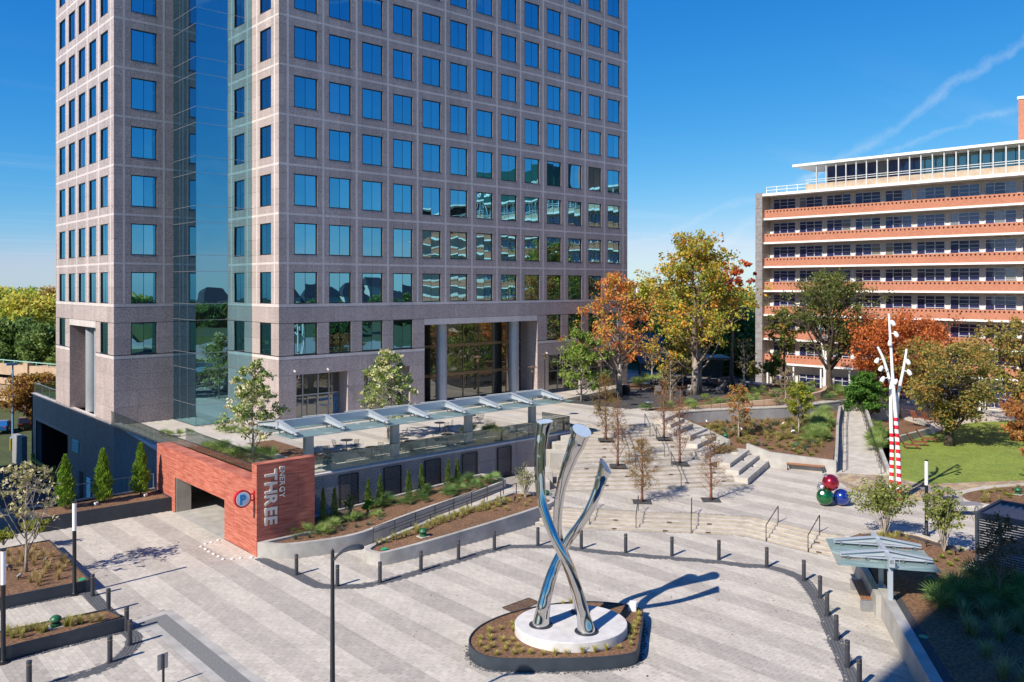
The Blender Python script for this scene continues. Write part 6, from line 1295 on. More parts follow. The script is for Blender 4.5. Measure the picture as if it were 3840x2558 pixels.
for (k, x, y, z, lab) in (('B', 965, 1485, 0.5, 'bright green round valve lid in the tan-grass planter'), (7, 1212, 1260, 0.93, 'bright green round valve lid among the shaded grasses'), (3, 1042, 373, 0.66, 'green round valve lid at the nose of the ramp planter')):
    tag(MB().lathe([(0.17, -0.02), (0.17, 0.025), (0.0, 0.03)], 20, (*K(k, x, y, z), z)).build('valve_lid', M['lidgreen'], smooth='auto'), lab, 'lid')
def spot(p, z, rz, lab, mat='alu'):
    t = thing('spotlight', lab, 'spotlight', (*p, z), rz, 'planting spotlights'); MB().tube([(0, 0, 0), (0, 0, 0.18)], 0.02, 6).build('stake', M['black'], t); MB().tube([(-0.06, 0, 0.16), (0.12, 0, 0.3)], [0.05, 0.065], 10).build('head', M[mat], t)
for (k, x, y, z) in (('B', 85, 1380, 0.5), ('B', 130, 1390, 0.5), ('B', 218, 1490, 0.5), ('B', 530, 1300, 0.5), (2, 1715, 1205, 0.9), (2, 1795, 1190, 0.9), (7, 1232, 640, 0.92), (7, 1432, 700, 0.92), (7, 1455, 680, 0.92)): spot(K(k, x, y, z), z, random.uniform(0, 6), 'small spotlight on a stake in the mulch', random.choice(('alu', 'black')))
for (x, y) in ((150, 72), (305, 108), (345, 105), (575, 80), (625, 115), (640, 115), (550, 10)): p = K('J', x, y, 1.9); spot(p, zbed(*p), random.uniform(0, 6), 'small spotlight on a stake in the mulch', 'white')
for (p, z) in ((K('B', 1130, 600, 0.87), 0.85), (K('B', 1710, 500, 0.87), 0.85)): tag(MB().obox((*p, z), 0.2, 0.16, 0.14, 0.3).build('white_block', M['white']), 'small white block lying in the cypress planter', 'block', 'blocks in the cypress planter')
# ---------------------------------------------------------------- brick building on the right
ANG = math.atan2(-29.4, 1.6)           # facade runs away from its near corner
bb = thing('brick_building', 'long white and orange brick building with balcony bands and a glass penthouse', 'building', (96.6, 57.3, 0.7), ANG)
# local frame: +x along the facade, -y... outward is local -y side mapped below
FH = 3.1; LEN = 76.0
# outward normal of the facade points to the camera side (-X world); find the local sign
OUT = -1 if rz2(0, -1, ANG)[0] < 0 else 1
def bbox(mb, x0, x1, o0, o1, z0, z1):
    y0, y1 = sorted((OUT * o0, OUT * o1)); return mb.box(x0, y0, z0, x1, y1, z1)
slabs = [13.75 - 0.7 + FH * k for k in range(-3, 4)]      # white slab edges above the local ground
BW = [0.55 + 3.55 * k for k in range(18)]                # window bays
bbox(MB(), 0.0, LEN, -9.0, -1.6, -0.5, slabs[-1] + 3.1).build('wall', M['offwhite'], bb)
for i, z in enumerate(slabs):
    bbox(MB(), 0.0, LEN, -1.7, 0.12, z - 0.22, z).build('slab', M['white'], bb)
    bbox(MB(), 0.08, LEN, -0.14, 0.05, z, z + 0.74).build('balcony_parapet', M['brick'], bb)
    cap = MB(); bbox(cap, 0.08, LEN, -0.14, 0.05, z + 0.94, z + 1.08)
    for k in range(int(LEN / 0.46)):
        x = 0.1 + k * 0.46; bbox(cap, x, x + 0.28, -0.14, 0.05, z + 0.74, z + 0.94)
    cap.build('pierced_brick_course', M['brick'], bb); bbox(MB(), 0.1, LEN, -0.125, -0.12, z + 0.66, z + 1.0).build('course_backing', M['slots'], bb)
def bwin(x, z, wd, ht):
    fr = MB(); n = 0.075
    xs = [x, x + wd * 0.30, x + wd * 0.65, x + wd]
    for q in xs: bbox(fr, q - n / 2, q + n / 2, -1.6, -1.5, z, z + ht)
    for q in (0, ht): bbox(fr, x, x + wd, -1.6, -1.502, z + q - n / 2, z + q + n / 2)
    for q in (0.22, 0.5, 0.76): bbox(fr, xs[1], xs[3], -1.6, -1.504, z + ht * q - 0.03, z + ht * q + 0.03)
    bbox(fr, xs[0], xs[1], -1.6, -1.504, z + ht * 0.78, z + ht * 0.82)
    f = fr.build('window', M['alu_white'], bb)
    for a, b in zip(xs, xs[1:]): bbox(MB(), a + n / 2, b - n / 2, -1.6, -1.56, z + 0.03, z + ht - 0.03).build('pane', M['winblue'], f)
M['alu_white'] = pm('white_window_metal', (0.62, 0.63, 0.64), rough=0.4, metal=0.1)
for i, z in enumerate(slabs):
    for x in BW[:15]: bwin(x, z + 0.80, 2.98, 1.72)
    for x in BW[:15]: bbox(MB(), x - 0.48, x - 0.06, -1.6, -1.45, z, z + 1.35).build('pilaster', M['white'], bb)
# ground floor: glazed bays between posts
for x in BW[:15]:
    bwin(x, 0.3, 2.98, 2.1)
for x in np.arange(0.3, 56, 3.55): bbox(MB(), x, x + 0.18, -0.3, -0.12, -0.2, slabs[0] - 0.22).build('post', M['white'], bb)
# stone end wall
e = MB(); bbox(e, -0.9, -0.02, -9.0, 0.55, -0.5, slabs[-1] + 3.3); e.build('end_wall', M['joint'], bb)
zq = -0.5; k = 0; rs = random.Random(5)
while zq < slabs[-1] + 3.2:
    hq = min(1.15, slabs[-1] + 3.3 - zq); bbox(MB(), -0.93, 0.01, 0.545, 0.58, zq + 0.015, zq + hq - 0.015).build('ledge_stone', M['ledge'], bb)
    oo = 0.54
    while oo > -1.6:
        wq = rs.uniform(0.7, 1.2); bbox(MB(), -0.04, 0.02, max(-1.6, oo - wq) + 0.015, oo - 0.015, zq + 0.015, zq + hq - 0.015).build('ledge_stone', M['tanstone'], bb); oo -= wq
    zq += hq
# roof slab, stone parapet, penthouse
zr_ = slabs[-1] + 3.1
bbox(MB(), -0.1, LEN, -9.2, 0.5, zr_ - 0.25, zr_ + 0.08).build('roof', M['white'], bb)
bbox(MB(), 5.6, LEN, -0.2, 0.05, zr_ + 0.08, zr_ + 0.85).build('penthouse_parapet', M['tanstone'], bb)
rz_ = MB()
for o_ in (0.5, 0.9): bbox(rz_, 0.3, 6, -0.05, 0.0, zr_ + o_, zr_ + o_ + 0.05)
for q in np.arange(0.3, 6, 1.4): bbox(rz_, q, q + 0.06, -0.06, 0.01, zr_ + 0.08, zr_ + 0.95)
rz_.build('roof_rail', M['white'], bb)
rz_ = MB()
for o_ in (1.1, 1.35): bbox(rz_, 5.6, LEN, -0.06, 0.0, zr_ + o_, zr_ + o_ + 0.05)
rz_.build('roof_rail', M['white'], bb)
bbox(MB(), 4.0, LEN, -6.5, 0.35, zr_ + 3.15, zr_ + 3.45).build('penthouse_roof', M['white'], bb)
for q in np.arange(7.0, 56, 1.22): bbox(MB(), q, q + 0.12, -0.02, 0.14, zr_ - 0.1, zr_ + 3.15).build('fin', M['alu_white'], bb)
for j, q in enumerate(np.arange(7.4, 56, 1.22)): bbox(MB(), q, q + 1.15, -2.5, -2.44, zr_ + 0.1, zr_ + 3.1).build('penthouse_pane', M['winteal'] if j > 8 else M['winblue'], bb)
bbox(MB(), 7.3, LEN, -6.5, -2.52, zr_ + 0.05, zr_ + 3.14).build('penthouse_core', M['dark'], bb)
# chimney-like brick shaft and the taller sign wing beyond the right edge of the picture
bbox(MB(), 28.0, 31.0, -7.0, -4.0, zr_ + 3.45, zr_ + 8.6).build('brick_shaft', M['brick'], bb); bbox(MB(), 27.9, 31.1, -7.1, -3.9, zr_ + 8.6, zr_ + 8.9).build('shaft_cap', M['white'], bb)
sg = bbox(MB(), 36.0, 56.0, -6.4, -2.0, zr_ + 3.45, zr_ + 9.0).build('sign_wing', pm('dark_green_tile', (0.02, 0.085, 0.07), (0.015, 0.07, 0.06), scale=6, rough=0.3), bb)
me = text_mesh("Meadows Building", 2.6, 0.05, 0.02); me.materials.clear(); me.materials.append(M['white']); lt = put('sign_lettering', me, bb); lt.location = (37.0, OUT * -1.95, zr_ + 5.0); lt.rotation_euler = (math.radians(90), 0, 0)
# ---------------------------------------------------------------- backdrop: tan garage on the left, teal shade and tan wall in the middle
tg = wthing('parking_garage', 'tan precast parking garage with mint handrail beyond the tower', 'garage', (14, 150, -4.5))
g0 = rd(-40, 128); g1 = rd(225, 118); ga = math.atan2(g1[1] - g0[1], g1[0] - g0[0]); gl_ = math.hypot(g1[0] - g0[0], g1[1] - g0[1])
def gbox(mb, s0, s1, o0, o1, z0, z1):
    vs = []
    for z in (z0, z1):
        for (a, b) in ((s0, o0), (s1, o0), (s1, o1), (s0, o1)): q = rz2(a, b, ga); vs.append((g0[0] + q[0], g0[1] + q[1], z))
    return mb.add(vs, [(3, 2, 1, 0), (4, 5, 6, 7), (0, 1, 5, 4), (1, 2, 6, 5), (2, 3, 7, 6), (3, 0, 4, 7)])
for (z0, z1) in ((0.85, 2.5), (-0.6, 0.3), (-3.2, -1.9)): gbox(MB(), -6, gl_ + 8, 0, 0.4, z0, z1).build('spandrel', M['tan'], tg)
for s in (gl_ * 0.52, gl_ + 5): gbox(MB(), s, s + 1.2, -0.25, 0.5, -4.6, 2.95).build('pier', M['tan'], tg)
gbox(MB(), -6, gl_ + 8, 1.5, 22, -4.6, 1.0).build('deck', M['dark'], tg); gbox(MB(), -6, gl_ + 8, 0.4, 22, 1.0, 1.2).build('roof_deck', M['tan'], tg)
lv = MB()
for k in range(9): gbox(lv, -6, gl_ * 0.5, 0.2, 0.3, -1.8 + k * 0.13, -1.73 + k * 0.13)
lv.build('louvre', M['tan'], tg)
rl2 = MB(); gbox(rl2, -6, gl_ + 8, 0.0, 0.12, 3.0, 3.12)
for k in range(8): gbox(rl2, -5 + k * 3, -4.9 + k * 3, 0.02, 0.1, 2.5, 3.0)
rl2.build('handrail', M['tealpaint'], tg)
o = MB(); gbox(o, 0, gl_ * 1.2, 30, 31, -2, 6.0); o = o.build('tan_wall', M['tan']); tag(o, 'tan wall under the dark trees beyond the parking garage', 'wall')
bx_ = MB(); gbox(bx_, gl_ * 0.33, gl_ * 0.62, 14, 16, 1.2, 4.8); bx_ = bx_.build('utility_cabinet', M['granite_lite']); tag(bx_, 'pale grey utility cabinet on the garage roof', 'cabinet')
# blue street lamp pole and car on the lower road
sp2 = thing('road_lamp', 'blue-grey lamp pole on the verge of the lower road', 'lamp post', (*K('A', 150, 1232, -4.5), -4.5)); bluem = pm('pale_blue_paint', (0.18, 0.33, 0.55), rough=0.4)
MB().lathe([(0.35, 0), (0.35, 0.15), (0.14, 0.25), (0.09, 9.0)], 10).build('pole', bluem, sp2, smooth='auto'); MB().box(-0.7, -0.2, 9.0, 0.5, 0.2, 9.3).build('lamp_head', bluem, sp2)
def car(loc, rz, lab, col):
    t = thing('parked_car', lab, 'car', loc, rz); pt = pm('car_paint', col, tuple(x * 0.9 for x in col), rough=0.2, metal=0.3)
    prof = [(-2.2, 0.35), (2.2, 0.35), (2.25, 0.75), (1.5, 0.92), (0.9, 0.95), (0.35, 1.42), (-1.1, 1.45), (-1.75, 1.0), (-2.2, 0.95)]
    m = MB(); vs = []
    for y, s in ((-0.85, 1), (0.85, 1)): vs += [(x, y * (0.86 if z > 1.2 else 1), z) for x, z in prof]
    n = len(prof); m.add(vs, [tuple(range(n - 1, -1, -1)), tuple(range(n, 2 * n))] + [(i, (i + 1) % n, n + (i + 1) % n, n + i) for i in range(n)]); m.build('body', pt, t, bevel=0.04)
    MB().add([(0.86, -0.72, 0.98), (0.86, 0.72, 0.98), (0.38, 0.66, 1.39), (0.38, -0.66, 1.39), (0.9, -0.72, 0.99), (0.9, 0.72, 0.99), (0.42, 0.66, 1.40), (0.42, -0.66, 1.40)], [(4, 5, 6, 7), (3, 2, 1, 0)]).build('windscreen', M['winblue'], t)
    MB().box(-1.05, -0.80, 1.0, 0.5, 0.80, 1.36).build('side_window', M['winblue'], t)
    for x in (-1.4, 1.4):
        for y in (-0.78, 0.78):
            wv = MB(); wv.tube([(x, y - 0.1, 0.33), (x, y + 0.1, 0.33)], 0.33, 16); w_ = wv.build('wheel', M['black'], t, smooth='auto'); MB().tube([(x, y - 0.105, 0.33), (x, y + 0.105, 0.33)], 0.2, 12).build('rim', M['alu'], w_)
    for y in (-0.6, 0.6): MB().box(-2.22, y - 0.15, 0.75, -2.17, y + 0.15, 0.88).build('tail_light', M['red'], t)
car((*K('A', 30, 1150, -4.5), -4.5), 1.2, 'blue car on the lower road left of the podium', (0.03, 0.16, 0.42)); car((*K('A', 300, 1110, -4.5), -4.5), 1.4, 'dark car in the shade left of the podium', (0.02, 0.02, 0.025))
car((*rd(2378, 150), 0.7), 0.3, 'pale car in the distance under the teal shade sail', (0.5, 0.5, 0.5))
# teal shade structure and flag between the buildings
ts = wthing('shade_sail', 'large dark teal shade sail on poles between the two buildings', 'shade sail', (*rd(2430, 118), 0.7))
c4 = [P3(2350, 1252, 112), P3(2480, 1249, 118), P3(2530, 1350, 112), P3(2400, 1362, 104)]
MB().add([*c4, *[(x, y, z - 0.12) for x, y, z in c4]], [(0, 1, 2, 3), (7, 6, 5, 4), (0, 4, 5, 1), (1, 5, 6, 2), (2, 6, 7, 3), (3, 7, 4, 0)]).build('sail', M['teal'], ts)
for p in c4: MB().bar((p[0], p[1], 0.7), (p[0], p[1], p[2]), 0.25, 0.25).build('pole', M['charcoal'], ts)
fgp = thing('flagpole', 'flagpole with a drooping striped flag behind the lounge', 'flagpole', (*rd(2436, 104), 0.7), TH - math.pi / 2)
MB().lathe([(0.09, 0), (0.06, 11.9), (0.1, 11.95), (0.0, 12.15)], 10).build('pole', M['alu'], fgp, smooth='auto')
fv, ff, fm_ = [], [], []
for i in range(9):
    for j in range(8): fv.append((-0.08 - 0.13 * i - 0.05 * j, 0.09 * math.sin(i * 1.3 + j * 0.5), 11.7 - 0.26 * j - 0.22 * i))
for i in range(8):
    for j in range(7): ff.append((i * 8 + j, i * 8 + j + 1, (i + 1) * 8 + j + 1, (i + 1) * 8 + j)); fm_.append(2 if (i < 4 and j < 4) else j % 2)
fb = MB(); fb.v, fb.f, fb.m = fv, ff, fm_; fb.build('flag', [pm('flag_red', (0.35, 0.02, 0.03)), pm('flag_white', (0.6, 0.6, 0.6)), pm('flag_navy', (0.02, 0.03, 0.12))], fgp)
o = MB().prism([rd(2330, 150), rd(2700, 140), rd(2720, 142), rd(2340, 153)], 0.6, 4.2).build('tan_wall', M['tan']); tag(o, 'tan parking wall behind the shade sail and flagpole', 'wall')
sheet('side_street', [rd(2330, 128), rd(2560, 122), rd(2560, 112), rd(2330, 118)], 0.76, 0.1, M['concrete_lite'])
# utility pole with wires
up_ = wthing('utility_pole', 'wooden utility pole with a white transformer above the far trees', 'utility pole', (*rd(2382, 170), -4)); q = P3(2382, 1066, 170)
MB().bar((q[0], q[1], -4), q, 0.3, 0.3).build('pole', M['bark'], up_); a = P3(2360, 1069, 170); b = P3(2410, 1066, 170); MB().bar(a, b, 0.2, 0.25).build('crossarm', M['bark'], up_); c = P3(2390, 1088, 169.5); MB().lathe([(0.3, -0.5), (0.3, 0.6)], 10, c).build('transformer', M['white'], up_)
wr = MB()
for dv in (-2, 3): wr.tube([P3(2410, 1066 + dv, 170), P3(2520, 1073 + dv, 165), P3(2660, 1072 + dv, 160)], 0.05, 4)
wr.build('wire', M['alu'], up_)
# office block behind the camera whose shadow falls on the right corner
ob = wthing('office_block', 'granite office block behind the viewpoint that shades the near corner', 'building', (-30, -18, 0))
MB().box(-24, -1, -4.6, -14, 9.9, 66).build('body', M['granite'], ob)
for k in range(14): MB().box(-13.99, -0.5, 2 + k * 4.6, -13.93, 7.4, 4.6 + k * 4.6).build('window_band', M['glass'], ob)

lb = wthing('added_shade_block', 'unseen block added left of the viewpoint to shade the podium and lower drive', 'building', (-16, 82, -4.6))  # unseen stand-in, added to cast the podium shadow; true caster unknown
MB().box(-20, 54.6, -4.6, -8, 97, 27.2).build('body', M['granite'], lb)
for k in range(6): MB().box(-7.99, 56, 1 + k * 4.2, -7.93, 96, 3.2 + k * 4.2).build('window_band', M['glass'], lb)
# ---------------------------------------------------------------- foliage helpers
RS = np.random.RandomState(21)
def leaf_quads(C, size, up=0.3, fold=0.0, rs=RS, aspect=0.6):
    """C: (n,3) centres -> vertices (n*4,3), quads (n,4): randomly turned leaves"""
    n = len(C); nrm = rs.normal(size=(n, 3)); nrm[:, 2] += up; nrm /= np.linalg.norm(nrm, axis=1)[:, None] + 1e-9
    t = rs.normal(size=(n, 3)); t -= nrm * (t * nrm).sum(1)[:, None]; t /= np.linalg.norm(t, axis=1)[:, None] + 1e-9; b = np.cross(nrm, t)
    s = size * rs.uniform(0.6, 1.35, n)[:, None]
    V = np.stack([C - t * s, C - b * s * aspect + nrm * s * 0.15, C + t * s, C + b * s * aspect + nrm * s * 0.15], 1).reshape(-1, 3)
    return V, np.arange(n * 4).reshape(n, 4)
def clump_leaves(clumps, per, size, pal, rs, up=0.3, flat=0.8):
    cl = np.array(clumps); m = len(cl); n = m * per; k = np.repeat(np.arange(m), per)
    off = rs.normal(size=(n, 3)); off /= np.linalg.norm(off, axis=1)[:, None]; off *= (rs.rand(n) ** 0.45)[:, None]; off[:, 2] *= flat
    C = cl[k, :3] + off * cl[k, 3:4]
    pal = np.array(pal); pi = rs.randint(0, len(pal), m); base = pal[pi[k]]
    sw = rs.rand(n) < 0.35; base[sw] = pal[rs.randint(0, len(pal), sw.sum())]
    col = base * rs.uniform(0.7, 1.3, n)[:, None]
    V, Q = leaf_quads(C, size, up, rs=rs); return V, Q, np.repeat(col, 4, 0)
def tree(name, label, base, h, r0, z0, rx, n_limb, per, size, pal, seed, bark='bark', lean=(0, 0), trunk_top=0.9, group=None, shape=0.5, sub=4, clr=0.16, cat='tree', twin=False, density=1.0, topz=None, ry=None, bare=0.0, limb_r=0.42, up_bias=0.35, wrap=None, lowfill=0.0):
    """tapered trunk with limbs and twigs; leaf clumps sit on the limbs, inside a rough crown envelope"""
    rn = random.Random(seed); rs = np.random.RandomState(seed); ry = ry or rx
    t = thing(name, label, cat, base, 0, group); tm = MB(); clumps = []
    def env(z):        # crown radius factor at height z (0 at ends), widest at 'shape'
        q = (z - z0) / (h - z0); q = max(0.0, min(1.0, q))
        return math.sin(math.pi * (q ** (math.log(0.5) / math.log(max(0.05, min(0.95, shape)))))) ** 0.7 if 0 < q < 1 else 0.0
    trunks = [(0, 0)] if not twin else [(-0.35, 0), (0.45, 0.25)]
    for ti, (ox, oy) in enumerate(trunks):
        pts = []; n = 9; hh = h * trunk_top * (1 if ti == 0 else 0.75)
        for i in range(n + 1):
            f = i / n; pts.append((ox * (1 + 2.2 * f) + lean[0] * f * h + rn.uniform(-1, 1) * 0.018 * h * f, oy * (1 + 2 * f) + lean[1] * f * h + rn.uniform(-1, 1) * 0.018 * h * f, hh * f))
        rad = [r0 * (1.25 if i == 0 else 1) * (1 - 0.9 * (i / n) ** 0.9) + 0.012 for i in range(n + 1)]
        tm.tube(pts, rad, 10)
        def at(z):
            f = min(0.999, max(0, z / hh)) * n; i = int(f); a, b = Vector(pts[i]), Vector(pts[i + 1]); return a.lerp(b, f - i), rad[i]
        for k in range(n_limb // len(trunks)):
            f = (k + rn.random()) / (n_limb // len(trunks)); zs = z0 * 0.55 + (h - z0 * 0.55) * f * 0.86; p, rr = at(min(zs, hh))
            a = k * 2.399 + rn.uniform(-0.4, 0.4) + ti * 1.2; zend = zs + (h - zs) * rn.uniform(up_bias * 0.3, up_bias * 1.3) + 0.02 * h
            e = max(env(min(zend, h * 0.97)), 0.12 if zend > z0 else 0.3); q = rn.uniform(0.62, 1.05); end = Vector((lean[0] * zend + math.cos(a) * rx * e * q, lean[1] * zend + math.sin(a) * ry * e * q, zend))
            mid = p.lerp(end, 0.5) + Vector((rn.uniform(-1, 1), rn.uniform(-1, 1), rn.uniform(-0.4, 1))) * (end - p).length * 0.09
            path = [p, p.lerp(mid, 0.5) + Vector((0, 0, -0.02 * h)), mid, mid.lerp(end, 0.5) + Vector((0, 0, 0.01 * h)), end]; r1 = max(0.015, rr * limb_r)
            tm.tube(path, [r1, r1 * 0.8, r1 * 0.6, r1 * 0.4, 0.008], 6, cap=False)
            L_ = (end - p).length
            for s in range(sub):
                g = rn.uniform(0.35, 1.0); i = min(3, int(g * 4)); q0 = path[i].lerp(path[i + 1], g * 4 - i)
                d = Vector((rn.uniform(-1, 1), rn.uniform(-1, 1), rn.uniform(-0.35, 0.8))).normalized() * L_ * rn.uniform(0.18, 0.42); q1 = q0 + d
                tm.tube([q0, q0.lerp(q1, 0.5) + Vector((0, 0, 0.03 * L_)), q1], [r1 * 0.35, r1 * 0.22, 0.006], 4, cap=False)
                if rn.random() > bare:
                    clumps.append((*q1, rx * clr * rn.uniform(0.6, 1.3)))
                    if rn.random() < 0.6: clumps.append((*q0.lerp(q1, 0.55), rx * clr * rn.uniform(0.5, 1.0)))
            if rn.random() > bare: clumps.append((*end, rx * clr * rn.uniform(0.7, 1.25)))
    tk = tm.build('trunk', M[bark], t, smooth=True)
    if wrap: 
        for (ox, oy) in trunks: MB().lathe([(r0 * 1.32, 0.02), (r0 * 1.05, wrap * 0.5), (r0 * 0.98, wrap)], 14, (ox * 1.2, oy * 1.2, 0)).build('light_wrap', M['bark_pale'], t, smooth=True)
    cl = [c for c in clumps if c[2] > z0 * 0.85]
    if cl:
        V, Q, C = clump_leaves(cl, max(3, int(per * density)), size, pal, rs); put('crown', fast_mesh('crown', V, Q, C, M['leaf']), t)
    return t
GRN = [(0.069, 0.125, 0.022), (0.106, 0.163, 0.027), (0.150, 0.188, 0.037), (0.075, 0.106, 0.025)]
YEL = [(0.493, 0.362, 0.051), (0.377, 0.319, 0.051), (0.261, 0.268, 0.043), (0.551, 0.319, 0.043), (0.189, 0.217, 0.036), (0.609, 0.275, 0.043)]
ORA = [(0.567, 0.270, 0.068), (0.594, 0.209, 0.061), (0.486, 0.324, 0.068), (0.405, 0.297, 0.068), (0.540, 0.162, 0.081)]
RUST = [(0.462, 0.140, 0.042), (0.392, 0.105, 0.035), (0.560, 0.196, 0.056), (0.308, 0.098, 0.035)]
OLV = [(0.238, 0.210, 0.063), (0.308, 0.238, 0.063), (0.182, 0.189, 0.049), (0.378, 0.210, 0.056), (0.154, 0.168, 0.042)]
MAG = [(0.143, 0.221, 0.046), (0.260, 0.325, 0.091), (0.520, 0.494, 0.286), (0.195, 0.260, 0.065), (0.676, 0.624, 0.442)]
CYP = [(0.260, 0.137, 0.052), (0.208, 0.169, 0.058), (0.312, 0.169, 0.065), (0.169, 0.156, 0.052)]
def at_(k, x, y, z): return (*K(k, x, y, z), z)
# ---- large garden trees
tree('maple_tree', 'tall twin-trunked tree with yellow-green leaves and a red shoulder behind the stairs', at_(8, 1245, 1395, ZT), 17.6, 0.32, 3.0, 6.0, 50, 26, 0.165, YEL + [(0.28, 0.30, 0.05), (0.34, 0.34, 0.06), (0.22, 0.26, 0.04)], 5, lean=(-0.004, -0.006), trunk_top=0.93, shape=0.33, sub=6, clr=0.13, twin=True, wrap=4.6, up_bias=0.32)
tree('maple_tree', 'slender tree with sparse orange leaves against the granite tower', at_(8, 535, 1405, ZT), 13.2, 0.27, 3.2, 4.1, 34, 20, 0.14, ORA, 9, lean=(-0.012, 0.008), shape=0.36, sub=5, clr=0.15, wrap=3.2, bare=0.18)
tree('red_maple', 'scarlet-leaved treetop showing beside the yellow-green tree', (*rd(2745, 92), ZT), 14.6, 0.2, 9.0, 2.3, 16, 24, 0.17, [(0.45, 0.09, 0.035), (0.42, 0.14, 0.04), (0.36, 0.06, 0.03)], 13, sub=4, shape=0.55)
tree('live_oak', 'dark-limbed green tree in front of the brick building', at_(6, 1070, 515, 2.4), 13.4, 0.36, 4.6, 5.4, 40, 26, 0.125, [(0.12, 0.155, 0.035), (0.10, 0.13, 0.03), (0.16, 0.19, 0.05), (0.08, 0.105, 0.03), (0.19, 0.18, 0.055)], 17, bark='bark_dark', lean=(-0.004, 0.006), shape=0.6, sub=6, clr=0.15, limb_r=0.6, up_bias=0.6)
tree('thin_oak', 'thin olive tree at the corner of the brick building', (*rd(2940, 92), ZT - 0.1), 9.0, 0.18, 4.6, 2.7, 18, 34, 0.13, OLV + GRN, 19, bark='bark_dark', sub=4, shape=0.5, bare=0.1)
tree('rust_oak', 'broad rust-orange tree in front of the brick balconies', (*rd(3365, 84), 0.8), 10.6, 0.34, 3.4, 6.4, 44, 52, 0.14, RUST, 23, bark='bark_dark', shape=0.6, sub=6, clr=0.14)
tree('olive_gold_tree', 'spreading olive and gold tree over the shaded lawn', (*rd(3560, 70), 0.8), 9.0, 0.36, 1.6, 5.2, 48, 27, 0.115, OLV, 29, bark='bark_dark', shape=0.62, sub=6, clr=0.13, limb_r=0.55, up_bias=0.22)
tree('olive_gold_tree', 'olive and gold tree farther along the brick building beside the shaded lawn', (*rd(3830, 78), 0.8), 10.5, 0.36, 3.0, 5.0, 30, 26, 0.14, OLV, 31, bark='bark_dark', shape=0.6, sub=5, clr=0.14)
tree('orange_oak', 'orange-leaved tree reaching over the right edge of the lawn', (*rd(3935, 54), 0.8), 6.6, 0.25, 1.6, 3.0, 26, 60, 0.10, [(0.40, 0.16, 0.055), (0.36, 0.19, 0.06), (0.30, 0.13, 0.045)], 37, bark='bark_dark', shape=0.55, sub=5, clr=0.14)
tree('evergreen_tree', 'dense dark green young tree at the top of the garden ramp', (*rd(3245, 80), 1.2), 5.0, 0.15, 0.3, 2.0, 34, 44, 0.12, [(0.05, 0.13, 0.02), (0.08, 0.18, 0.03), (0.11, 0.22, 0.045)], 41, bark='bark_dark', shape=0.35, sub=5, clr=0.17)
# pale-leaved young trees on the terrace
tree('young_magnolia', 'young pale-leaved tree in the planted bed behind the sign wall', at_('G', 1520, 690, ZT + 0.05), 6.6, 0.07, 1.0, 1.85, 30, 22, 0.10, MAG, 43, bark='bark_pale', shape=0.36, sub=4, clr=0.15)
tree('young_magnolia', 'young pale-leaved tree in front of the shopfronts', (*rd(1455, 60.5), ZT), 6.9, 0.08, 1.0, 2.0, 34, 26, 0.105, MAG, 47, bark='bark_pale', shape=0.34, sub=4, clr=0.16)
tree('young_magnolia', 'light green leafy tree beside the lobby end of the tower', (*rd(2180, 80), ZT), 7.2, 0.09, 0.8, 2.6, 34, 16, 0.14, [(0.16, 0.24, 0.04), (0.22, 0.30, 0.06), (0.30, 0.34, 0.10), (0.10, 0.16, 0.03)], 53, bark='bark_pale', shape=0.4, sub=4, clr=0.17)
tree('young_magnolia', 'pale cream-green tree behind the lounge sofas', (*rd(2560, 92), ZT), 7.8, 0.09, 1.0, 2.3, 30, 40, 0.17, [(0.20, 0.26, 0.06), (0.42, 0.40, 0.20), (0.55, 0.50, 0.30), (0.30, 0.22, 0.05)], 59, bark='bark_pale', shape=0.4, sub=4, clr=0.17)
tree('bare_tree', 'small nearly bare yellow tree behind the blue-topped tables', at_(8, 833, 1290, ZT), 5.6, 0.07, 2.0, 1.7, 22, 8, 0.10, [(0.40, 0.25, 0.06), (0.34, 0.2, 0.08)], 61, bark='bark_pale', shape=0.5, sub=5, bare=0.3)
tree('bare_tree', 'pale bare tree beside the slatted pergola', (*rd(2790, 88), ZT), 6.0, 0.12, 2.4, 1.6, 16, 6, 0.10, [(0.30, 0.24, 0.10)], 67, bark='bark_pale', shape=0.5, sub=4, bare=0.7)
# speckled young sycamore in the left planter
tree('young_sycamore', 'young speckled tree with a few big pale leaves in the steel planter', at_('B', 310, 1395, 0.5), 5.6, 0.06, 1.4, 1.75, 24, 5, 0.11, [(0.45, 0.42, 0.24), (0.34, 0.33, 0.15), (0.52, 0.46, 0.32), (0.20, 0.20, 0.06)], 71, bark='bark_pale', shape=0.42, sub=5, clr=0.12, bare=0.30, limb_r=0.5, up_bias=0.6)
# slope trees
for (k, x, y, z, h, lab, pl, per) in ((6, 475, 768, 1.9, 4.6, 'young tree with few leaves at the front of the planted slope', OLV + RUST, 9), (6, 782, 640, 2.2, 4.8, 'bare greyish young tree against the slope wall', [(0.28, 0.20, 0.12), (0.22, 0.17, 0.11)], 7), (6, 870, 738, 2.0, 4.6, 'young yellow-green tree beside the slope palms', [(0.34, 0.32, 0.04), (0.22, 0.26, 0.04), (0.16, 0.2, 0.03)], 26)):
    p = K(k, x, y, z); tree('young_tree', lab, (*p, zbed(*p) - 0.02), h, 0.06, 1.3, 1.25, 22, per, 0.085, pl, int(x), bark='bark_pale', shape=0.45, sub=4, clr=0.2)
tree('bare_tree', 'young bare tree on the gravel edge beside the stair head', (*rd(2514, 78), ZT), 4.6, 0.06, 1.2, 1.3, 22, 8, 0.07, CYP, 73, bark='bark_pale', sub=4, bare=0.3)
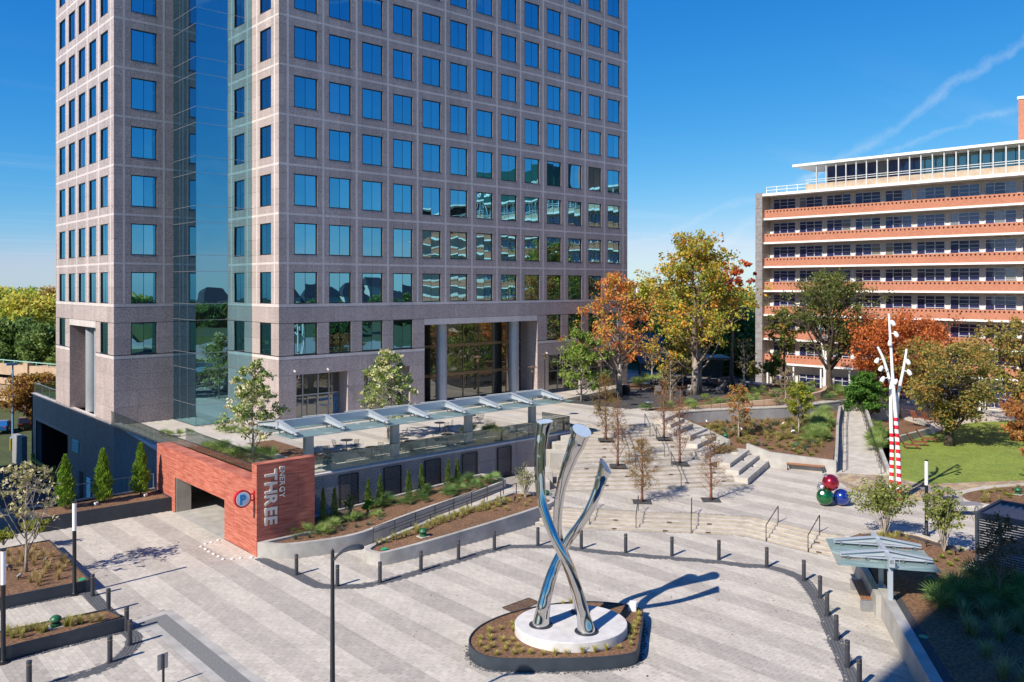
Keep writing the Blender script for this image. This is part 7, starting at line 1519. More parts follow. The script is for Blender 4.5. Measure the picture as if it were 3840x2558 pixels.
# ---- bald cypresses of the stairs, each in a square of black gravel
def cypress_tree(p, z, h, w, lab, seed, dens, pal=CYP):
    tag(MB().obox((*p, z - 0.01), 1.15, 1.15, 0.03, 0.75).build('tree_pit', M['gravel']), 'black gravel square under the ' + ' '.join(lab.split()[:10]), 'tree pit')
    tree('bald_cypress', lab, (*p, z), h, 0.075, 0.9, w, 44, dens, 0.035, pal, seed, bark='bark_red', shape=0.30, sub=6, clr=0.17, trunk_top=0.98, limb_r=0.24, up_bias=0.22, bare=0.1, cat='tree')
cypress_tree(K('F', 840, 395, 2.5), 2.55, 5.4, 1.25, 'feathery brown tree in the shade at the left of the stairs', 81, 14, [(0.22, 0.15, 0.04), (0.20, 0.12, 0.035), (0.16, 0.15, 0.04)]); cypress_tree(K('F', 958, 645, 1.65), 1.65, 5.2, 1.1, 'nearly bare brown tree on the lower stair landing', 82, 4)
cypress_tree(K('F', 1197, 1000, ZP), ZP, 4.3, 1.3, 'bushy brown-green tree on the middle plaza below the stairs', 83, 12); cypress_tree(K('F', 1410, 375, 2.55), 2.55, 5.0, 1.1, 'thin bare tree on the top landing beside the seat blocks', 84, 3)
cypress_tree(K('F', 1567, 620, 1.65), 1.65, 5.4, 1.2, 'thin bare tree on the right end of the lower landing', 85, 3); cypress_tree(K(6, 292, 1187, ZP), ZP, 4.6, 1.15, 'bare red-brown tree on the middle plaza nearest the baubles', 86, 4)
# ---- columnar cypresses
def column_cypress(lab, p, z, h, r, seed, pal, n=2600, size=0.045, group=None, cat='cypress', name='columnar_cypress'):
    rs = np.random.RandomState(seed); t = thing(name, lab, cat, (*p, z), 0, group); MB().tube([(0, 0, 0), (0, 0, h * 0.9)], [r * 0.12, 0.01], 6).build('trunk', M['bark_dark'], t)
    f = rs.rand(n) ** 0.85; a = rs.rand(n) * 6.283; prof = np.where(f < 0.22, 0.72 + 0.28 * f / 0.22, (1 - (f - 0.22) / 0.78) ** 0.72)
    lump = 1 + 0.30 * np.sin(a * 3 + f * 17 + seed) + 0.18 * np.sin(a * 5 - f * 31); rad = r * prof * lump * (0.55 + 0.45 * rs.rand(n))
    C = np.stack([rad * np.cos(a), rad * np.sin(a), 0.04 * h + f * h * 0.96], 1); pal = np.array(pal); col = pal[rs.randint(0, len(pal), n)] * rs.uniform(0.65, 1.3, n)[:, None]
    # upswept sprays: leaf axis mostly vertical and outward
    d = np.stack([np.cos(a) * 0.45, np.sin(a) * 0.45, np.full(n, 1.0)], 1) + rs.normal(size=(n, 3)) * 0.25; d /= np.linalg.norm(d, axis=1)[:, None]; s = np.cross(d, rs.normal(size=(n, 3))); s /= np.linalg.norm(s, axis=1)[:, None]; L_ = size * rs.uniform(1.2, 3.0, n)[:, None]
    V = np.stack([C - s * size * 0.4, C + s * size * 0.4, C + d * L_ + s * size * 0.15, C + d * L_ - s * size * 0.15], 1).reshape(-1, 3)
    put('foliage', fast_mesh('foliage', V, np.arange(n * 4).reshape(n, 4), np.repeat(col, 4, 0), M['needle']), t); return t
LIME = [(0.13, 0.24, 0.02), (0.18, 0.30, 0.03), (0.09, 0.17, 0.015), (0.22, 0.33, 0.04)]
for (x, y, h, lab, sd) in ((768, 640, 3.15, 'bright green cypress farthest from the red wall in the tall planter', 1), (1210, 572, 3.25, 'bright green cypress in the middle of the tall planter', 2), (1655, 490, 3.3, 'bright green cypress next to the red garage wall', 3)):
    column_cypress(lab, K('B', x, y, 0.85), 0.83, h, 0.52, sd, LIME, 5200, 0.062)
DKG = [(0.07, 0.13, 0.022), (0.10, 0.17, 0.028), (0.05, 0.10, 0.018), (0.14, 0.19, 0.03)]; YGG = [(0.20, 0.22, 0.03), (0.15, 0.20, 0.03), (0.25, 0.24, 0.04), (0.11, 0.15, 0.025)]
def ybed(u, Y): X = onY(u, Y); return X
for i, (x, yb, yt, sl_, lab) in enumerate(((543, 1345, 1105, 'y', 'yellow-green slim cypress nearest the red sign wall'), (618, 1300, 1100, 'y', 'yellow-green slim cypress second from the red sign wall'), (838, 1220, 1045, 'd', 'slim cypress left of the pair beside the second trellis'), (914, 1255, 1015, 'd', 'slim cypress touching the second trellis'), (1102, 1215, 985, 'd', 'slim cypress midway between the second and third trellis'),
        (1185, 1180, 945, 'd', 'slim cypress just left of the third trellis'), (1360, 1150, 915, 'd', 'slim cypress just right of the third trellis'), (1420, 1125, 910, 'd', 'slim cypress just left of the fourth trellis'))):
    u, v = UV(2, x, yb); Y = 41.8 if sl_ == 'y' else 42.6; X = onY(u, Y); zb = z1f(X, Y) - 0.12; zt_ = zat(UV(2, x, yt)[1], X, Y); column_cypress(lab, (X, Y), zb, max(1.7, zt_ - zb), 0.22, 10 + i, YGG if sl_ == 'y' else DKG, 1500, 0.04)
# ---- grass tufts, palms, shrubs
def tuft_mesh(seed, n, h, spread, pal, wd=0.008, droop=0.5):
    rs = np.random.RandomState(seed); V = []; Q = []; C = []; pal = np.array(pal)
    for i in range(n):
        a = rs.rand() * 6.283; l = h * rs.uniform(0.6, 1.1); o = spread * rs.rand() ** 0.7; bx, by = rs.normal(0, 0.03 * h * 2, 2); c = pal[rs.randint(len(pal))] * rs.uniform(0.7, 1.25); s = np.array([-math.sin(a), math.cos(a), 0]) * wd; k = len(V)
        for f in (0, 0.55, 1.0): p = np.array([bx + math.cos(a) * o * f ** 1.6, by + math.sin(a) * o * f ** 1.6, l * (f - droop * 0.35 * f * f)]); w_ = s * (1 - 0.8 * f); V += [p - w_, p + w_]; C += [c * (0.75 + 0.35 * f)] * 2
        Q += [(k, k + 1, k + 3, k + 2), (k + 2, k + 3, k + 5, k + 4)]
    return fast_mesh('blades', V, Q, C, M['leaf'])
TANG = [(0.42, 0.31, 0.15), (0.48, 0.37, 0.19), (0.34, 0.26, 0.11)]; YELG = [(0.40, 0.36, 0.12), (0.32, 0.33, 0.09), (0.45, 0.38, 0.16)]; GRYG = [(0.27, 0.29, 0.14), (0.34, 0.34, 0.18), (0.20, 0.25, 0.10)]; BLUG = [(0.10, 0.16, 0.12), (0.13, 0.19, 0.14), (0.08, 0.13, 0.09)]
PURP = [(0.20, 0.17, 0.12), (0.26, 0.22, 0.15), (0.16, 0.15, 0.09)]
LIMEG = [(0.20, 0.27, 0.03), (0.26, 0.31, 0.05), (0.16, 0.22, 0.03)]
TU = {'tan': [tuft_mesh(i, 95, 0.62, 0.30, TANG, 0.009) for i in range(3)], 'yel': [tuft_mesh(10 + i, 95, 0.52, 0.26, YELG, 0.009) for i in range(3)], 'small': [tuft_mesh(20 + i, 70, 0.34, 0.20, [(0.46, 0.40, 0.10), (0.38, 0.38, 0.09), (0.50, 0.40, 0.17)], 0.009, 1.0) for i in range(3)],
      'grey': [tuft_mesh(30 + i, 160, 0.75, 0.55, GRYG, 0.009) for i in range(3)], 'blue': [tuft_mesh(40 + i, 80, 0.5, 0.28, BLUG, 0.010) for i in range(3)], 'brown': [tuft_mesh(50 + i, 90, 0.5, 0.35, [(0.30, 0.21, 0.10), (0.24, 0.19, 0.08), (0.36, 0.26, 0.12)], 0.010) for i in range(3)],
      'lime': [tuft_mesh(60 + i, 60, 0.22, 0.22, LIMEG, 0.022, 0.6) for i in range(3)]}
def tuft(kind, p, z, s, lab, grp):
    o = bpy.data.objects.new('grass_tuft', random.choice(TU[kind])); COL.objects.link(o); o.location = (p[0], p[1], z); o.rotation_euler = (0, 0, random.uniform(0, 6.28)); o.scale = (s, s, s * random.uniform(0.85, 1.15)); tag(o, lab, 'grass', grp)
for (x, y) in ((95, 1190), (220, 1170), (370, 1160), (410, 1120), (145, 1245), (265, 1255), (345, 1215), (500, 1190), (615, 1200), (430, 1235), (545, 1250), (735, 1280), (790, 1300), (770, 1245), (110, 1310), (200, 1310), (390, 1300), (510, 1320), (545, 1370), (575, 1340), (655, 1360), (700, 1340), (735, 1370), (400, 1425), (490, 1445), (225, 1450), (685, 1465), (520, 1400), (440, 1500), (360, 1500), (455, 1540)): tuft('tan', K('B', x, y + 20, 0.5), 0.49, random.uniform(0.7, 1.0), 'dry tan grass tuft in the steel planter with the speckled tree', 'tan tufts in the big planter')
for (x, y) in ((45, 400), (70, 430), (100, 405), (130, 400), (120, 430), (150, 395), (180, 390), (215, 390), (235, 400), (260, 390), (365, 365), (400, 365), (440, 350), (460, 350), (510, 345), (560, 335), (380, 350), (30, 420)): tuft('yel', K('K', x, y + 8, 0.5), 0.49, random.uniform(0.75, 1.05), 'yellow-green grass tuft in the narrow steel planter', 'tufts in the narrow planter')
for i in range(34):
    f = i / 33; x = 24.2 + f * 10.3; y = 37.05 + f * 1.1 + random.uniform(-0.2, 0.25)
    for j in range(1 if f < 0.25 else 2): tuft('yel', (x + random.uniform(-0.12, 0.12), y + j * 0.42), 0.53 + 0.028 * (x - 23.2), random.uniform(0.7, 1.0), 'yellow-green grass tuft in the long planter beside the ramp', 'tufts in the ramp planter')
for (x, y) in ((1690, 1215), (1740, 1240), (1760, 1190), (1820, 1175), (1860, 1215), (1650, 1240), (1890, 1190), (1840, 1150)): tuft('small', K(2, x, y, 0.9), 0.88, 1.0, 'small pale grass tuft near the bush at the end of the ramp planter', 'tufts by the ramp bush')
for (x, y) in ((150, 1325), (200, 1290), (262, 1270), (325, 1250), (205, 1330), (145, 1360), (175, 1390), (240, 1410), (210, 1370), (270, 1335), (295, 1365), (325, 1335), (335, 1405), (285, 1385), (375, 1395), (355, 1365), (425, 1405), (498, 1410), (565, 1408), (628, 1405), (718, 1400), (788, 1395), (850, 1382), (918, 1375), (870, 1360), (988, 1358), (915, 1330), (985, 1328), (940, 1305), (1005, 1298), (1000, 1270), (1012, 1250), (1025, 1225), (1030, 1195), (330, 1275), (610, 1130), (655, 1126)): tuft('small', K(4, x, y + 8, 0.46), 0.445, random.uniform(0.85, 1.15), 'small gold-green grass tuft in the mulch round the sculpture', 'tufts round the sculpture')
def tuft_stuff(name, items):
    V, Q, C = [], [], []; n = 0
    for (kind, p, z, sc_i) in items:
        me = random.choice(TU[kind]); k = len(me.vertices); co = np.empty(k * 3, np.float32); me.vertices.foreach_get('co', co); co = co.reshape(-1, 3); cl = np.empty(k * 4, np.float32); me.color_attributes['Col'].data.foreach_get('color', cl); a = random.uniform(0, 6.28); ca, sa = math.cos(a), math.sin(a)
        q = np.empty(len(me.polygons) * 4, np.int32); me.loops.foreach_get('vertex_index', q)
        V.append(np.stack([(co[:, 0] * ca - co[:, 1] * sa) * sc_i + p[0], (co[:, 0] * sa + co[:, 1] * ca) * sc_i + p[1], co[:, 2] * sc_i + z], 1)); C.append(cl.reshape(-1, 4)[:, :3]); Q.append(q.reshape(-1, 4) + n); n += k
    o = put(name, fast_mesh(name, np.concatenate(V), np.concatenate(Q), np.concatenate(C), M['leaf']), None); o['kind'] = 'stuff'
def inpoly(poly, n, seed, pad=0.0):
    rs = np.random.RandomState(seed); P = np.array(poly); out = []
    while len(out) < n:
        x, y = rs.uniform(P[:, 0].min(), P[:, 0].max()), rs.uniform(P[:, 1].min(), P[:, 1].max())
        if inside(poly, np.array([x]), np.array([y]))[0]: out.append((x, y))
    return out
rest_t = []
for i, (x, y) in enumerate(sorted(inpoly([(57.9, 30), (57.5, 34.5), (58.5, 41.5), (62, 42), (66, 40), (73, 36.5), (68, 33.9), (63, 31.5)], 430, 3), key=lambda p: dep(*p))):
    kd = random.choice(('brown', 'brown', 'blue', 'lime', 'lime', 'lime', 'yel')); sz = random.uniform(0.8, 1.25)
    if i >= 60: rest_t.append((kd, (x, y), zbed(x, y) - 0.01, sz)); continue
    tuft(kd, (x, y), zbed(x, y) - 0.01, sz, {'brown': 'brown ornamental grass tuft on the planted slope above the bench', 'blue': 'blue-grey grass tuft on the planted slope above the bench', 'lime': 'low lime-green plant on the planted slope above the bench', 'yel': 'pale yellow grass tuft on the planted slope above the bench'}[kd], {'brown': 'brown slope tufts', 'blue': 'blue slope tufts', 'lime': 'lime slope plants', 'yel': 'yellow slope tufts'}[kd])
tuft_stuff('slope_planting', rest_t); rest_t = []
for i, (x, y) in enumerate(sorted(inpoly([(30.5, 9), (36.5, 13.4), (41.5, 13.6), (41.3, 9), (34, 5)], 110, 5), key=lambda p: dep(*p))):
    if i >= 24: rest_t.append(('grey', (x, y), 0.9, random.uniform(0.8, 1.3)))
    else: tuft('grey', (x, y), 0.9, random.uniform(0.8, 1.3), 'grey feathery grass clump in the shaded corner bed', 'shaded grey grasses')
tuft_stuff('shaded_grasses', rest_t)
for i, (x, y) in enumerate(inpoly([(43.2, 18.9), (43.7, 19.7), (45.0, 18.9), (45.0, 18.1), (44, 18.2)], 14, 6)): tuft('yel', (x, y), 0.9, random.uniform(0.6, 0.9), 'yellow grass tuft at the plaza edge of the mulch bed', 'tufts at the bed edge')
for (x, y) in ((1470, 665), (1390, 695), (1340, 720), (1295, 745), (1435, 740), (1385, 765), (1400, 775), (1330, 880)): tuft('lime', K(7, x, y, 0.92), 0.91, random.uniform(0.9, 1.2), 'small lime seedling in the mulch before the pavilion', 'lime seedlings')
icp = offset(CPL, 0.7, True)
if not inside(CPL, np.array([icp[0][0]]), np.array([icp[0][1]]))[0]: icp = offset(CPL, -0.7, True)
tuft_stuff('island_planting', [(random.choice(('yel', 'lime', 'lime', 'brown')), p, ZP + 0.1, random.uniform(0.7, 1.0)) for p in inpoly(icp, 90, 9)])
def palm_mesh(seed, n, l, pal, nb=9):
    rs = np.random.RandomState(seed); V = []; Q = []; C = []; pal = np.array(pal)
    for i in range(n):
        a = rs.rand() * 6.283; el = rs.uniform(0.35, 1.35); L_ = l * rs.uniform(0.7, 1.1); d = np.array([math.cos(a) * math.cos(el), math.sin(a) * math.cos(el), math.sin(el)]); hub = d * L_ * 0.5; c = pal[rs.randint(len(pal))] * rs.uniform(0.75, 1.25)
        s = np.cross(d, [0, 0, 1]); s /= np.linalg.norm(s) + 1e-9; nr = np.cross(s, d); k = len(V); V += [s * 0.008, -s * 0.008, hub - s * 0.008, hub + s * 0.008]; C += [c * 0.8] * 4; Q.append((k, k + 1, k + 2, k + 3))
        for b in range(nb):
            f = (b / (nb - 1) - 0.5) * 2.3; dd = d * math.cos(f) + s * math.sin(f); tip = hub + dd * L_ * 0.55 - np.array([0, 0, 0.1 * L_ * rs.rand()]); sd = np.cross(dd, nr); k = len(V); V += [hub, hub + dd * L_ * 0.25 + sd * 0.016, tip, hub + dd * L_ * 0.25 - sd * 0.016]; C += [c] * 4; Q.append((k, k + 1, k + 2, k + 3))
    return fast_mesh('fronds', V, Q, C, M['leaf'])
PALC = [(0.189, 0.275, 0.072), (0.246, 0.334, 0.102), (0.145, 0.217, 0.065), (0.304, 0.362, 0.131)]
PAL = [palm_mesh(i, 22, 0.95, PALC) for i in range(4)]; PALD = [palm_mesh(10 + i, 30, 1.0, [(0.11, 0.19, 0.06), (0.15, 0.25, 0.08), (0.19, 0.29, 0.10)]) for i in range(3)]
def palm(p, z, s, lab, grp, dark=False):
    o = bpy.data.objects.new('dwarf_palm', random.choice(PALD if dark else PAL)); COL.objects.link(o); o.location = (p[0], p[1], z); o.rotation_euler = (0, 0, random.uniform(0, 6.28)); o.scale = (s, s, s); tag(o, lab, 'palm', grp)
for (x, y) in ((340, 1405), (440, 1400), (540, 1390), (610, 1365), (710, 1330), (780, 1310), (890, 1300), (545, 1405)):
    p = K(2, x, y, 0.7); palm(p, 0.66, random.uniform(0.75, 0.95), 'dwarf fan palm in the curved planter below the sign wall', 'palms in the wall planter')
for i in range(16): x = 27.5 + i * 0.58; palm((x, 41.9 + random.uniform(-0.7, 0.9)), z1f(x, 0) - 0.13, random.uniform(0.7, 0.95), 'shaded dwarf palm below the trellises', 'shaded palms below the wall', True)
for (x, y) in ((275, 1420), (365, 1430), (455, 1420), (660, 1385), (760, 1365), (835, 1350), (915, 1320)): tuft('blue', K(2, x, y, 0.7), 0.66, 0.9, 'blue-green grass tuft between the palms of the wall planter', 'blue tufts in the wall planter')
for (x, y) in ((585, 435), (655, 440), (760, 430), (870, 425)): palm(K('G', x, y, ZT), ZT, 0.7, 'dwarf palm at the far end of the bed above the red wall', 'palms at the bed end')
for (x, y) in ((1040, 575), (1150, 590), (1210, 560), (1310, 640), (1380, 640), (1420, 640), (1560, 640), (1640, 640), (1700, 660)): palm(K('G', x, y + 25, ZT), ZT, random.uniform(0.9, 1.15), 'spiky palm in the planted bed behind the sign wall', 'palms behind the sign wall', random.random() < 0.4)
for (x, y) in ((1175, 375), (1235, 390), (1290, 390), (1330, 380), (1390, 400), (1450, 390)): palm(K('G', x, y + 10, ZT), ZT, 0.7, 'dwarf palm in the square tree bed near the mirrored bay', 'palms in the square bed')
for (x, y) in ((1480, 760), (1500, 730), (1610, 730), (1660, 735), (1700, 740), (1640, 720)): palm(K(2, x, y + 20, ZT), ZT, random.uniform(0.9, 1.2), 'spiky palm in the terrace bed behind the glass balustrade', 'palms behind the balustrade')
for i, (x, y) in enumerate(inpoly([(62.2, 31.6), (72.5, 36.4), (75.2, 37.4), (70.0, 36.8), (61.0, 32.4)], 26, 8)): palm((x, y), zbed(x, y) - 0.02, random.uniform(1.0, 1.35), 'fan palm in the row beside the garden ramp', 'ramp-side palms')
for i, (x, y) in enumerate(inpoly([(62.5, 27.5), (70, 31.2), (76, 33.5), (70, 30.8)], 18, 12)): palm((x, y), 1.24, random.uniform(1.0, 1.4), 'fan palm on the lawn side of the garden ramp', 'lawn-side palms')
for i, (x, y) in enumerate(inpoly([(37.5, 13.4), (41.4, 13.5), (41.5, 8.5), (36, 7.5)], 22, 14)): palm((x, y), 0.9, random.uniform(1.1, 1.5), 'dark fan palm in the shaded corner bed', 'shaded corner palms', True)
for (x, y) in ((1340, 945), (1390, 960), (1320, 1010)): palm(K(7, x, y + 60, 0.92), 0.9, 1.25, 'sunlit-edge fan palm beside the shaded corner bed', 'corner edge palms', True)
for i, (x, y) in enumerate(inpoly(GARD, 60, 15)): palm((x, y), ZT, random.uniform(0.7, 1.1), 'green strappy plant in the garden bed in front of the lounge', 'garden bed plants', random.random() < 0.3)
for i, (x, y) in enumerate(inpoly([rd(2370, 92), rd(2480, 92), rd(2560, 98), rd(2370, 98)], 22, 16)): palm((x, y), ZT, random.uniform(0.9, 1.3), 'green strappy plant behind the blue-topped tables', 'plants behind the tables')
sheet('lounge_bed', [rd(2350, 90), rd(2560, 90), rd(2700, 99), rd(2350, 99)], ZT + 0.02, 0.1, M['mulch'])
sheet('left_bed', TB1, ZT + 0.02, 0.1, M['mulch']); sheet('square_bed', TB2, ZT + 0.02, 0.1, M['mulch']); sheet('palm_bed', TB3, ZT + 0.02, 0.1, M['grass_far'])
gsm = []
for (x, y) in inpoly(TB1, 260, 17): gsm.append((x - 21.5, y - 50, 0.0))
V = []; Q = []; C = []
for (x, y, z) in gsm:
    for b in range(7):
        a = random.uniform(0, 6.28); l = random.uniform(0.15, 0.38); c = random.choice(((0.14, 0.17, 0.04), (0.22, 0.20, 0.06), (0.10, 0.13, 0.03), (0.28, 0.22, 0.09))); k = len(V); dx, dy = math.cos(a), math.sin(a)
        V += [(x - dy * 0.02, y + dx * 0.02, 0), (x + dy * 0.02, y - dx * 0.02, 0), (x + dx * l * 0.7, y + dy * l * 0.7, l), (x + dx * l * 0.66, y + dy * l * 0.66, l)]; C += [c] * 4; Q.append((k, k + 1, k + 2, k + 3))
o = put('ground_cover', fast_mesh('ground_cover', V, Q, C, M['leaf']), None, Vector((21.5, 50, ZT + 0.02))); o['kind'] = 'stuff'
def shrub(name, lab, base, h, r, pal, seed, n_limb=14, per=14, size=0.07, bare=0.05, bark='bark_pale'):
    rn = random.Random(seed); rs = np.random.RandomState(seed); t = thing(name, lab, 'shrub', base); tm = MB(); cl = []
    for k in range(n_limb):
        a = k * 2.4 + rn.uniform(-0.3, 0.3); f = rn.uniform(0.15, 1.0); end = Vector((math.cos(a) * r * f, math.sin(a) * r * f, h * (1 - 0.35 * f * f) * rn.uniform(0.75, 1.0))); mid = Vector((end.x * 0.35, end.y * 0.35, end.z * 0.55)); tm.tube([(0.02 * math.cos(a), 0.02 * math.sin(a), 0), mid, end], [0.022, 0.014, 0.005], 5, cap=False)
        for s in range(7):
            g = rn.uniform(0.3, 1.0); q = mid.lerp(end, (g - 0.3) / 0.7); q1 = q + Vector((rn.uniform(-1, 1), rn.uniform(-1, 1), rn.uniform(0.0, 1))) * r * 0.25; tm.tube([q, q1], [0.008, 0.004], 4, cap=False); cl.append((*q1, r * 0.16))
    tm.build('stems', M[bark], t); V, Q, C = clump_leaves(cl, per, size, pal, rs, up=0.0); put('foliage', fast_mesh('foliage', V, Q, C, M['leaf']), t); return t
WIL = [(0.22, 0.25, 0.06), (0.28, 0.30, 0.09), (0.17, 0.20, 0.045), (0.13, 0.16, 0.035)]
shrub('willow_shrub', 'big airy green shrub at the point of the mulch bed', at_(7, 945, 565, 0.92), 2.9, 1.7, WIL, 1, 30, 16, 0.075); shrub('willow_shrub', 'airy green shrub beside the white-topped light column', at_(7, 1352, 672, 0.92), 3.2, 1.15, WIL, 2, 20, 16, 0.075)
shrub('bare_shrub', 'twiggy grey-green shrub at the top of the ramp', at_(4, 400, 540, 0.9), 2.1, 0.85, [(0.24, 0.25, 0.09), (0.18, 0.20, 0.08)], 3, 22, 5, 0.05); shrub('leafy_shrub', 'small olive shrub in front of the first trellis', at_(2, 720, 1300, 0.75), 1.5, 0.45, [(0.20, 0.20, 0.05), (0.14, 0.16, 0.04)], 4, 12, 9, 0.05)
shrub('leafy_shrub', 'bright green shrub among the palms below the second trellis', at_(2, 835, 1275, 0.75), 0.85, 0.42, LIME, 5, 14, 16, 0.05); shrub('leafy_shrub', 'yellow-green bushy shrub in the back of the speckled-tree planter', at_('B', 410, 1010, 0.5), 1.1, 0.8, [(0.25, 0.27, 0.03), (0.18, 0.21, 0.03)], 6, 16, 14, 0.06); shrub('leafy_shrub', 'low yellow-green shrub at the far corner of the speckled-tree planter', at_('B', 40, 1080, 0.5), 0.8, 0.7, [(0.25, 0.27, 0.03), (0.18, 0.21, 0.03)], 7, 14, 12, 0.06)
for i, (k, x, y, z, lab) in enumerate((('F', 350, 640, 1.0, 'small brown shrub beside the cheek blocks of the stairs'), ('J', 60, 100, 1.9, 'russet bush beside the upper seat blocks'), ('J', 200, 250, 1.3, 'russet bush between the lower seat blocks'), ('J', 260, 240, 1.35, 'low russet bush behind the lower seat blocks'))):
    shrub('russet_shrub', lab, at_(k, x, y, z), 0.9, 0.8, [(0.26, 0.15, 0.07), (0.22, 0.17, 0.07), (0.17, 0.15, 0.05)], 20 + i, 18, 10, 0.045)
shrub('leafy_shrub', 'yellow-green bush behind the lounge pergola', (*rd(2820, 90), ZT), 3.2, 1.1, [(0.20, 0.22, 0.05), (0.26, 0.24, 0.06)], 31, 18, 18, 0.1); shrub('leafy_shrub', 'gold and green bush left of the lounge sofas', (*rd(2505, 93), ZT), 2.6, 1.2, [(0.36, 0.26, 0.05), (0.26, 0.24, 0.05)], 32, 18, 16, 0.11); shrub('leafy_shrub', 'dark green bush by the ground floor of the brick building', (*rd(2905, 92), ZT - 0.2), 4.2, 1.4, [(0.08, 0.14, 0.03), (0.14, 0.19, 0.04)], 33, 22, 20, 0.11)
# shaded slim tree in front of the pavilion
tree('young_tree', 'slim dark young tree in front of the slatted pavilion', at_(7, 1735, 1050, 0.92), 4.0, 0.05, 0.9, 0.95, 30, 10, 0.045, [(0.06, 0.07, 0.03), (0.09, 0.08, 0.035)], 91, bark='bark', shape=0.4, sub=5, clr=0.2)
# red-brown tree left of the podium, trees on the left skyline
tree('purple_plum', 'dark red and gold tree standing left of the podium', (*rd(135, 104), -4.5), 8.0, 0.3, 2.0, 4.0, 36, 40, 0.15, [(0.18, 0.06, 0.04), (0.30, 0.14, 0.05), (0.42, 0.30, 0.06), (0.36, 0.22, 0.05)], 95, bark='bark_dark', shape=0.55, sub=5, clr=0.17)
FT = [[(0.24, 0.31, 0.05), (0.34, 0.36, 0.065), (0.42, 0.40, 0.07)], [(0.11, 0.18, 0.05), (0.16, 0.23, 0.06)], [(0.46, 0.43, 0.08), (0.55, 0.45, 0.08), (0.34, 0.37, 0.07)], [(0.38, 0.19, 0.055), (0.30, 0.22, 0.06)]]
FN = ['green', 'dark green', 'yellow-green', 'russet']
def far_tree(u, d, ztop, rx, kind, seed, lab, zb=-4.6): tree('far_tree', lab, (*rd(u, d), zb), ztop - zb, 0.35, (ztop - zb) * 0.22, rx, 22, 70, 0.028 * rx + 0.16, FT[kind], seed, bark='bark_dark', shape=0.58, sub=4, clr=0.26, group='trees on the skyline')
far_tree(20, 145, 8.5, 7.0, 1, 101, 'dark green oak above the tan garage left of the tower'); far_tree(120, 160, 12.6, 8.5, 2, 102, 'large yellow-green tree left of the tower'); far_tree(205, 140, 7.8, 5.5, 1, 103, 'dark green tree tucked against the left edge of the tower'); far_tree(15, 190, 13.5, 9, 0, 104, 'green tree on the skyline behind the yellow-green one'); far_tree(215, 185, 14.5, 6, 3, 105, 'russet tree peeping out behind the left edge of the tower')
far_tree(2395, 150, 11.5, 7.0, 1, 106, 'dark green tree behind the shade sail'); far_tree(2420, 200, 15.5, 8.5, 2, 107, 'yellow-green tree on the skyline between the buildings'); far_tree(2520, 190, 14.5, 8.0, 3, 108, 'brownish tree on the skyline between the buildings'); far_tree(2545, 145, 11.0, 7, 0, 109, 'green tree behind the yellow-leaved lounge tree'); far_tree(2680, 135, 11.0, 8, 1, 110, 'dark green tree shading the gap beside the brick building'); far_tree(2780, 128, 10.0, 7, 1, 111, 'dark evergreen against the end of the brick building'); far_tree(2640, 185, 15.0, 9, 0, 112, 'green skyline tree half hidden by the tall yellow-leaved tree')
# treeline round the place: single trees in rows, seen directly or mirrored in the windows
rn = random.Random(77); protos = []
for k in range(4): protos.append(tree('row_tree', FN[k] + ' tree in the far rows of trees round the place', (0, 0, -300), 15.5, 0.35, 3.2, 7.2, 20, 60, 0.42, FT[k], 200 + k, bark='bark_dark', shape=0.6, sub=4, clr=0.28, group='far rows of trees'))
n_used = [0] * 4
def row_tree(p, s):
    k = rn.choice((0, 0, 1, 1, 2, 2, 3)); q = (*p, -4.6)
    if not n_used[k]: o = protos[k]; o.location = q; o.scale = (s, s, s)
    else: o = copy_tree(protos[k], q, rn.uniform(0, 6.28), None, s)
    o.rotation_euler = (0, 0, rn.uniform(0, 6.28)); n_used[k] += 1
for i in range(30): row_tree(rd(-260 + i * 22 + rn.uniform(-8, 8), rn.uniform(190, 300)), rn.uniform(0.85, 1.2))        # left
for i in range(24): row_tree(rd(2340 + i * 26 + rn.uniform(-8, 8), rn.uniform(205, 300)), rn.uniform(0.9, 1.25))          # between the buildings
for i in range(34): row_tree((rn.uniform(110, 250), -150 + i * 7 - rn.uniform(0, 40)), rn.uniform(0.7, 1.0))               # mirrored in the front windows
for i in range(30): row_tree((60 + i * 5 + rn.uniform(-3, 3), -130 - rn.uniform(0, 60)), rn.uniform(0.7, 1.0))
for i in range(26): row_tree((-120 - rn.uniform(0, 60), 90 + i * 9), rn.uniform(0.8, 1.1))                                 # mirrored in the left windows
# townhouses mirrored in the front windows
for i in range(7):
    x = 120 + i * 13; t = wthing('town_house', 'pale townhouse with dark roof beyond the trees, seen in the tower windows', 'house', (x, -170, -4.6), 'townhouses beyond the trees')
    MB().box(x, -175, -4.6, x + 10, -165, 9 + (i % 3)).build('wall', M['offwhite'], t); MB().add([(x - 0.4, -175.4, 9 + (i % 3)), (x + 10.4, -175.4, 9 + (i % 3)), (x + 10.4, -164.6, 9 + (i % 3)), (x - 0.4, -164.6, 9 + (i % 3)), (x + 2, -170, 13.5 + (i % 3)), (x + 8, -170, 13.5 + (i % 3))], [(0, 1, 5, 4), (1, 2, 5), (2, 3, 4, 5), (3, 0, 4), (3, 2, 1, 0)]).build('roof', M['charcoal'], t)
    for k in range(3):
        for j in range(3): MB().box(x + 1.2 + k * 2.9, -164.98, -1.5 + j * 3.3, x + 2.6 + k * 2.9, -164.9, 0.6 + j * 3.3).build('window', M['winblue'], t)
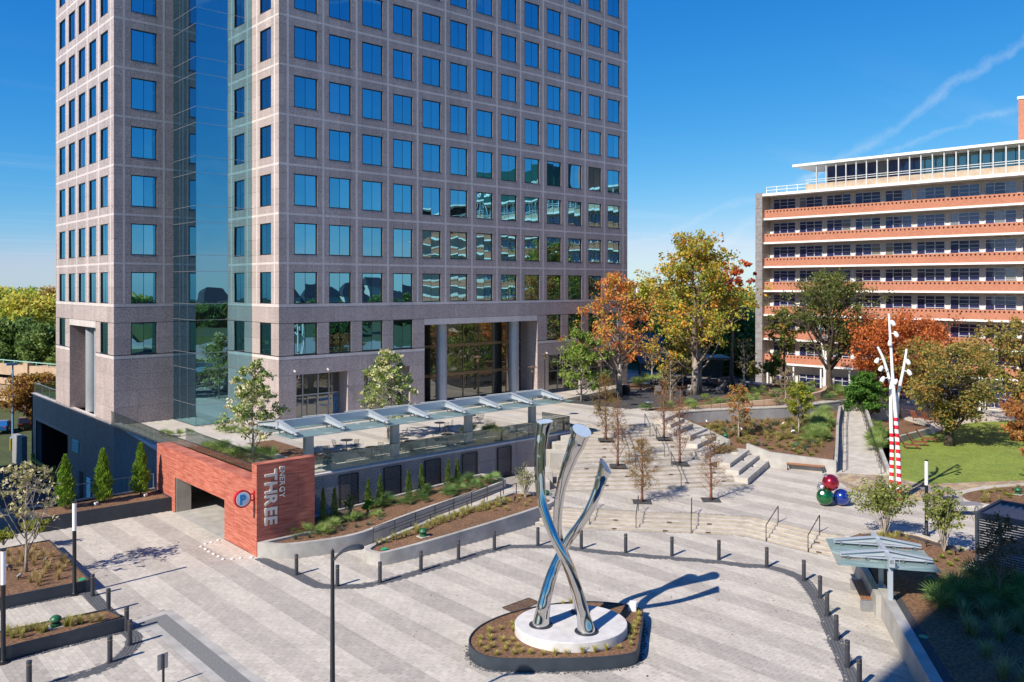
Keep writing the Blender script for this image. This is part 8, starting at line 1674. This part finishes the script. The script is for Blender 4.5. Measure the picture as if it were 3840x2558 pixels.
# grass blades on the lawn
P = np.array(inpoly(LAWN, 9000, 33)) if False else None
rs = np.random.RandomState(33); xs = rs.uniform(58, 98, 60000); ys = rs.uniform(-4, 31, 60000); k = inside(LAWN, xs, ys); xs, ys = xs[k][:34000], ys[k][:34000]; n = len(xs)
a = rs.rand(n) * 6.283; l = rs.uniform(0.025, 0.06, n); og = ORG[lawn]; B = np.stack([xs - og.x, ys - og.y, np.full(n, ZP + 0.035 - og.z)], 1); S = np.stack([-np.sin(a), np.cos(a), 0 * a], 1) * 0.02; T_ = B + np.stack([np.cos(a) * l * 0.5, np.sin(a) * l * 0.5, l], 1)
V = np.stack([B - S, B + S, T_ + S * 0.2, T_ - S * 0.2], 1).reshape(-1, 3); pal = np.array([(0.16, 0.22, 0.03), (0.12, 0.19, 0.025), (0.22, 0.24, 0.05)]); C = np.repeat(pal[rs.randint(0, 3, n)] * rs.uniform(0.8, 1.2, n)[:, None], 4, 0)
put('grass_blades', fast_mesh('grass_blades', V, np.arange(n * 4).reshape(n, 4), C, M['leaf']), lawn, None, kind='stuff')

# fallen leaves on the paving
rs = np.random.RandomState(91); pts = []
for (c, rad, n, z) in ((K('B', 1300, 1300, 0), 3.0, 60, 0.006), (K('F', 1300, 900, ZP), 4.0, 160, ZP + 0.006), ((60, 50), 8.0, 240, ZT + 0.006), ((32, 24), 12.0, 120, 0.006), ((25, 42.5), 6.0, 60, 0.006), (K(6, 1300, 1100, ZP), 4.0, 90, ZP + 0.012)):
    q = rs.normal(size=(n, 2)) * rad * 0.6
    for a, b in q: pts.append((c[0] + a, c[1] + b, z + rs.uniform(0.0, 0.012)))
pts = np.array(pts); n = len(pts); a = rs.rand(n) * 6.283; s_ = rs.uniform(0.03, 0.065, n); ux = np.stack([np.cos(a) * s_, np.sin(a) * s_, rs.uniform(0, 0.01, n)], 1); vx = np.stack([-np.sin(a) * s_ * 0.6, np.cos(a) * s_ * 0.6, rs.uniform(0, 0.02, n)], 1)
V = np.stack([pts - ux, pts - vx * 0.9, pts + ux, pts + vx], 1).reshape(-1, 3); pal = np.array([(0.30, 0.14, 0.05), (0.22, 0.11, 0.05), (0.36, 0.24, 0.08), (0.16, 0.08, 0.04)]); C = np.repeat(pal[rs.randint(0, 4, n)], 4, 0)
o = put('fallen_leaves', fast_mesh('fallen_leaves', V, np.arange(n * 4).reshape(n, 4), C, M['leaf']), None); o['kind'] = 'stuff'
